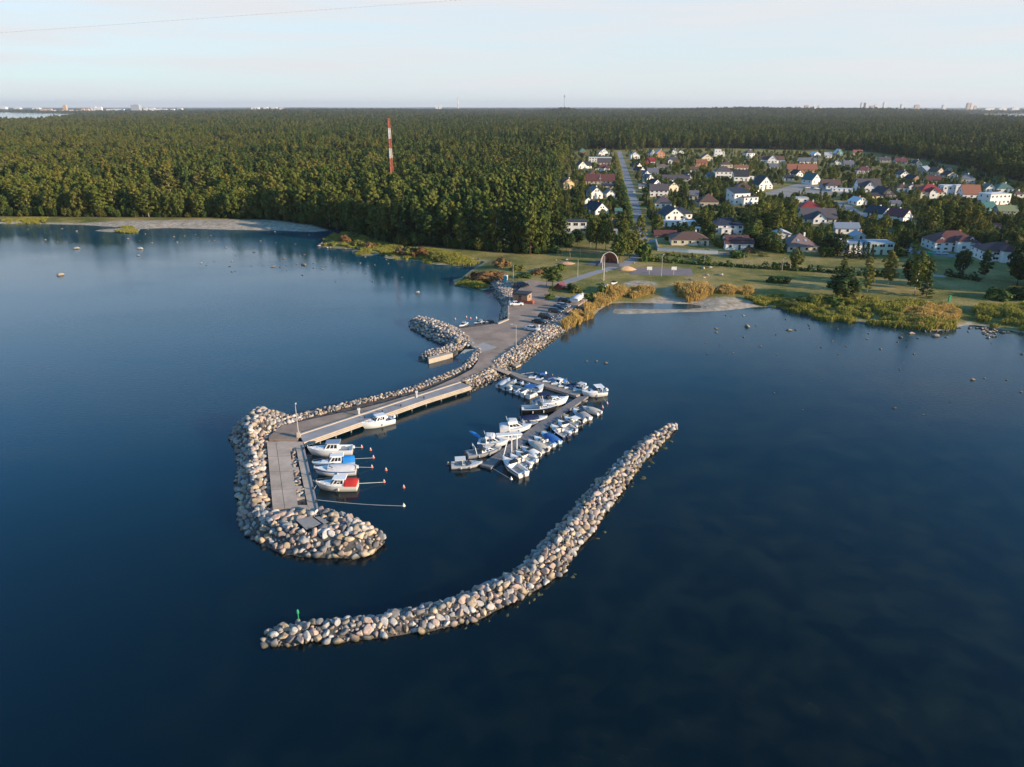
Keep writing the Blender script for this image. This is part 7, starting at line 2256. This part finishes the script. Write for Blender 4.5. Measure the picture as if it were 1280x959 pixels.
lo, hi = VIL.min(0), VIL.max(0)
tries = 0
while cnt_t < 285 and tries < 30000:
    tries += 1
    # even spread over the picture of the village rather than over its ground
    a, b = random.uniform(694, 1288), 189 + 132 * random.random() ** 1.25
    q = gp(a, b, ZG)
    xx, yy = np.array([q.x]), np.array([q.y])
    if float(sdf(VIL, xx, yy)[0]) < 1: continue
    if any(float(sdf(P, xx, yy)[0]) > -2.5 for P in ROADS) or float(sdf(LAWN_K, xx, yy)[0]) > 0: continue
    k = random.choices(['broad', 'birch', 'spruce', 'pine'], [.48, .22, .2, .10])[0]
    h_ = random.uniform(4.0, 8.5) * (1.15 if k != 'broad' else 1)
    w_ = h_ * {'broad': .72, 'birch': .42, 'spruce': .36, 'pine': .45}[k]
    if not clear_of(q.x, q.y, w_ * .32): continue
    # do not stand right in front of a facade
    blocked = False
    for fx_, fy_, aa, w, d in FOOT:
        if abs((q.x / q.y - fx_ / fy_) * fy_) < w / 2 + w_ * .3 and 0 < fy_ - q.y < h_ * 6.5: blocked = True; break
    if blocked and random.random() < .95: continue
    qq = quarter(a, b)
    leaf = random.choices([None, 'dark', 'olive', 'hedge'], [.5, .24, .1, .16])[0] if k in ('broad', 'birch') else None
    tree(k, q.x, q.y, h_, w_, f'{gk[k]} {qq}', f'{gk[k]}s {qq}', leaf)
    cnt_t += 1
nb = 0
tries = 0
while nb < 230 and tries < 30000:
    tries += 1
    a, b = random.uniform(694, 1288), 190 + 132 * random.random() ** 1.1
    q = gp(a, b, ZG); xx, yy = np.array([q.x]), np.array([q.y])
    if float(sdf(VIL, xx, yy)[0]) < 1: continue
    if any(float(sdf(P, xx, yy)[0]) > -1.5 for P in ROADS): continue
    if not clear_of(q.x, q.y, .5): continue
    w = random.uniform(2.5, 6.5)
    lf = random.choice(['hedge', 'hedge', 'dark', 'olive'])
    nm = {'hedge': 'green', 'dark': 'dark', 'olive': 'olive'}[lf]
    bush(a, b, w, random.uniform(1.4, 3.0), lf, f'{nm} garden shrub {quarter(a, b)}', f'{nm} garden shrubs {quarter(a, b)}', d=w * random.uniform(.5, 1), z=ZG - .1)
    nb += 1
# the rest of the gardens' green, too thick to count
ga, gb = np.random.default_rng(77).uniform(694, 1289, 7000), 188.5 + 133 * np.random.default_rng(78).random(7000) ** 1.15
gpz = np.array([gp(a, b, ZG)[:2] for a, b in zip(ga, gb)])
gxv, gyv = gpz[:, 0], gpz[:, 1]
gr = np.random.default_rng(79)
gkind = gr.choice(['broad', 'hedge', 'dark', 'birch', 'spruce'], len(gxv), p=[.26, .22, .26, .14, .12])
gh = np.where(np.isin(gkind, ['birch', 'spruce']), gr.uniform(3.5, 8.5, len(gxv)), gr.uniform(1.8, 5.2, len(gxv)))
gw2 = gh * np.where(gkind == 'spruce', .38, np.where(gkind == 'birch', .48, .95))
m = (sdf(VIL, gxv, gyv) > 0) & (sdf(LAWN_K, gxv, gyv) < 0)
for P in ROADS: m &= sdf(P, gxv, gyv) < -3.6
for fx_, fy_, aa, w, d in FOOT:
    dx, dy = gxv - fx_, gyv - fy_
    c, s = math.cos(aa), math.sin(aa)
    uu, vv = dx * c + dy * s, -dx * s + dy * c
    m &= ~((np.abs(uu) < w / 2 + gw2 * .35) & (vv > -2 - gw2 * .3) & (vv < d + gw2 * .35))
    side = np.abs((gxv / gyv - fx_ / fy_) * fy_) < w / 2 + gw2 * .2
    bl = side & (fy_ - gyv > 0) & (fy_ - gyv < np.maximum(gh - 1.2, .8) * 6.5)
    m &= ~(bl & (gr.random(len(gxv)) < .965))
gi_ = np.where(m)[0]
print('greenery', len(gi_))
instanced('garden_greenery', gxv[gi_], gyv[gi_], np.full(len(gi_), ZG - .7), list(gkind[gi_]), gw2[gi_], gh[gi_] + .7, 'dense garden greenery filling the plots between the village houses', 'garden greenery')
print('garden trees', cnt_t, 'shrubs', nb)

ct = MB()
def high(px, py, Y):
    dx, dy = (px - 640) / FPX, (479.5 - py) / FPX
    d = Vector((dx, CP + dy * SP, -SP + dy * CP))
    return Vector((0, 0, CAMH)) + d * (Y / d.y)


c0, c1 = high(-60, 45.3, 15000), high(680, -7.5, 15000)
for k in range(120):
    ct.tube([c0 + (c1 - c0) * k / 120, c0 + (c1 - c0) * (k + .62) / 120], 4.5, 5)
tag(ct.build('contrail', mat('contrail_vapour', (.62, .62, .64), .9)), 'faint dashed line crossing the sky', 'contrail', kind='stuff')
# ------------------------------------------------------------------ the air
ha = bpy.data.materials.new('haze'); ha.use_nodes = True
nt = ha.node_tree; nt.nodes.clear()
ho = nt.nodes.new('ShaderNodeOutputMaterial'); hv = nt.nodes.new('ShaderNodeVolumePrincipled')
hv.inputs['Color'].default_value = (.86, .92, 1.0, 1); hv.inputs['Density'].default_value = 3.8e-5; hv.inputs['Anisotropy'].default_value = .2
nt.links.new(hv.outputs[0], ho.inputs['Volume'])
tag(MB().box(0, 13000, 90, 47500, 28000, 188).build('haze', ha), 'thin bluish air haze over the whole landscape', 'haze', kind='stuff')
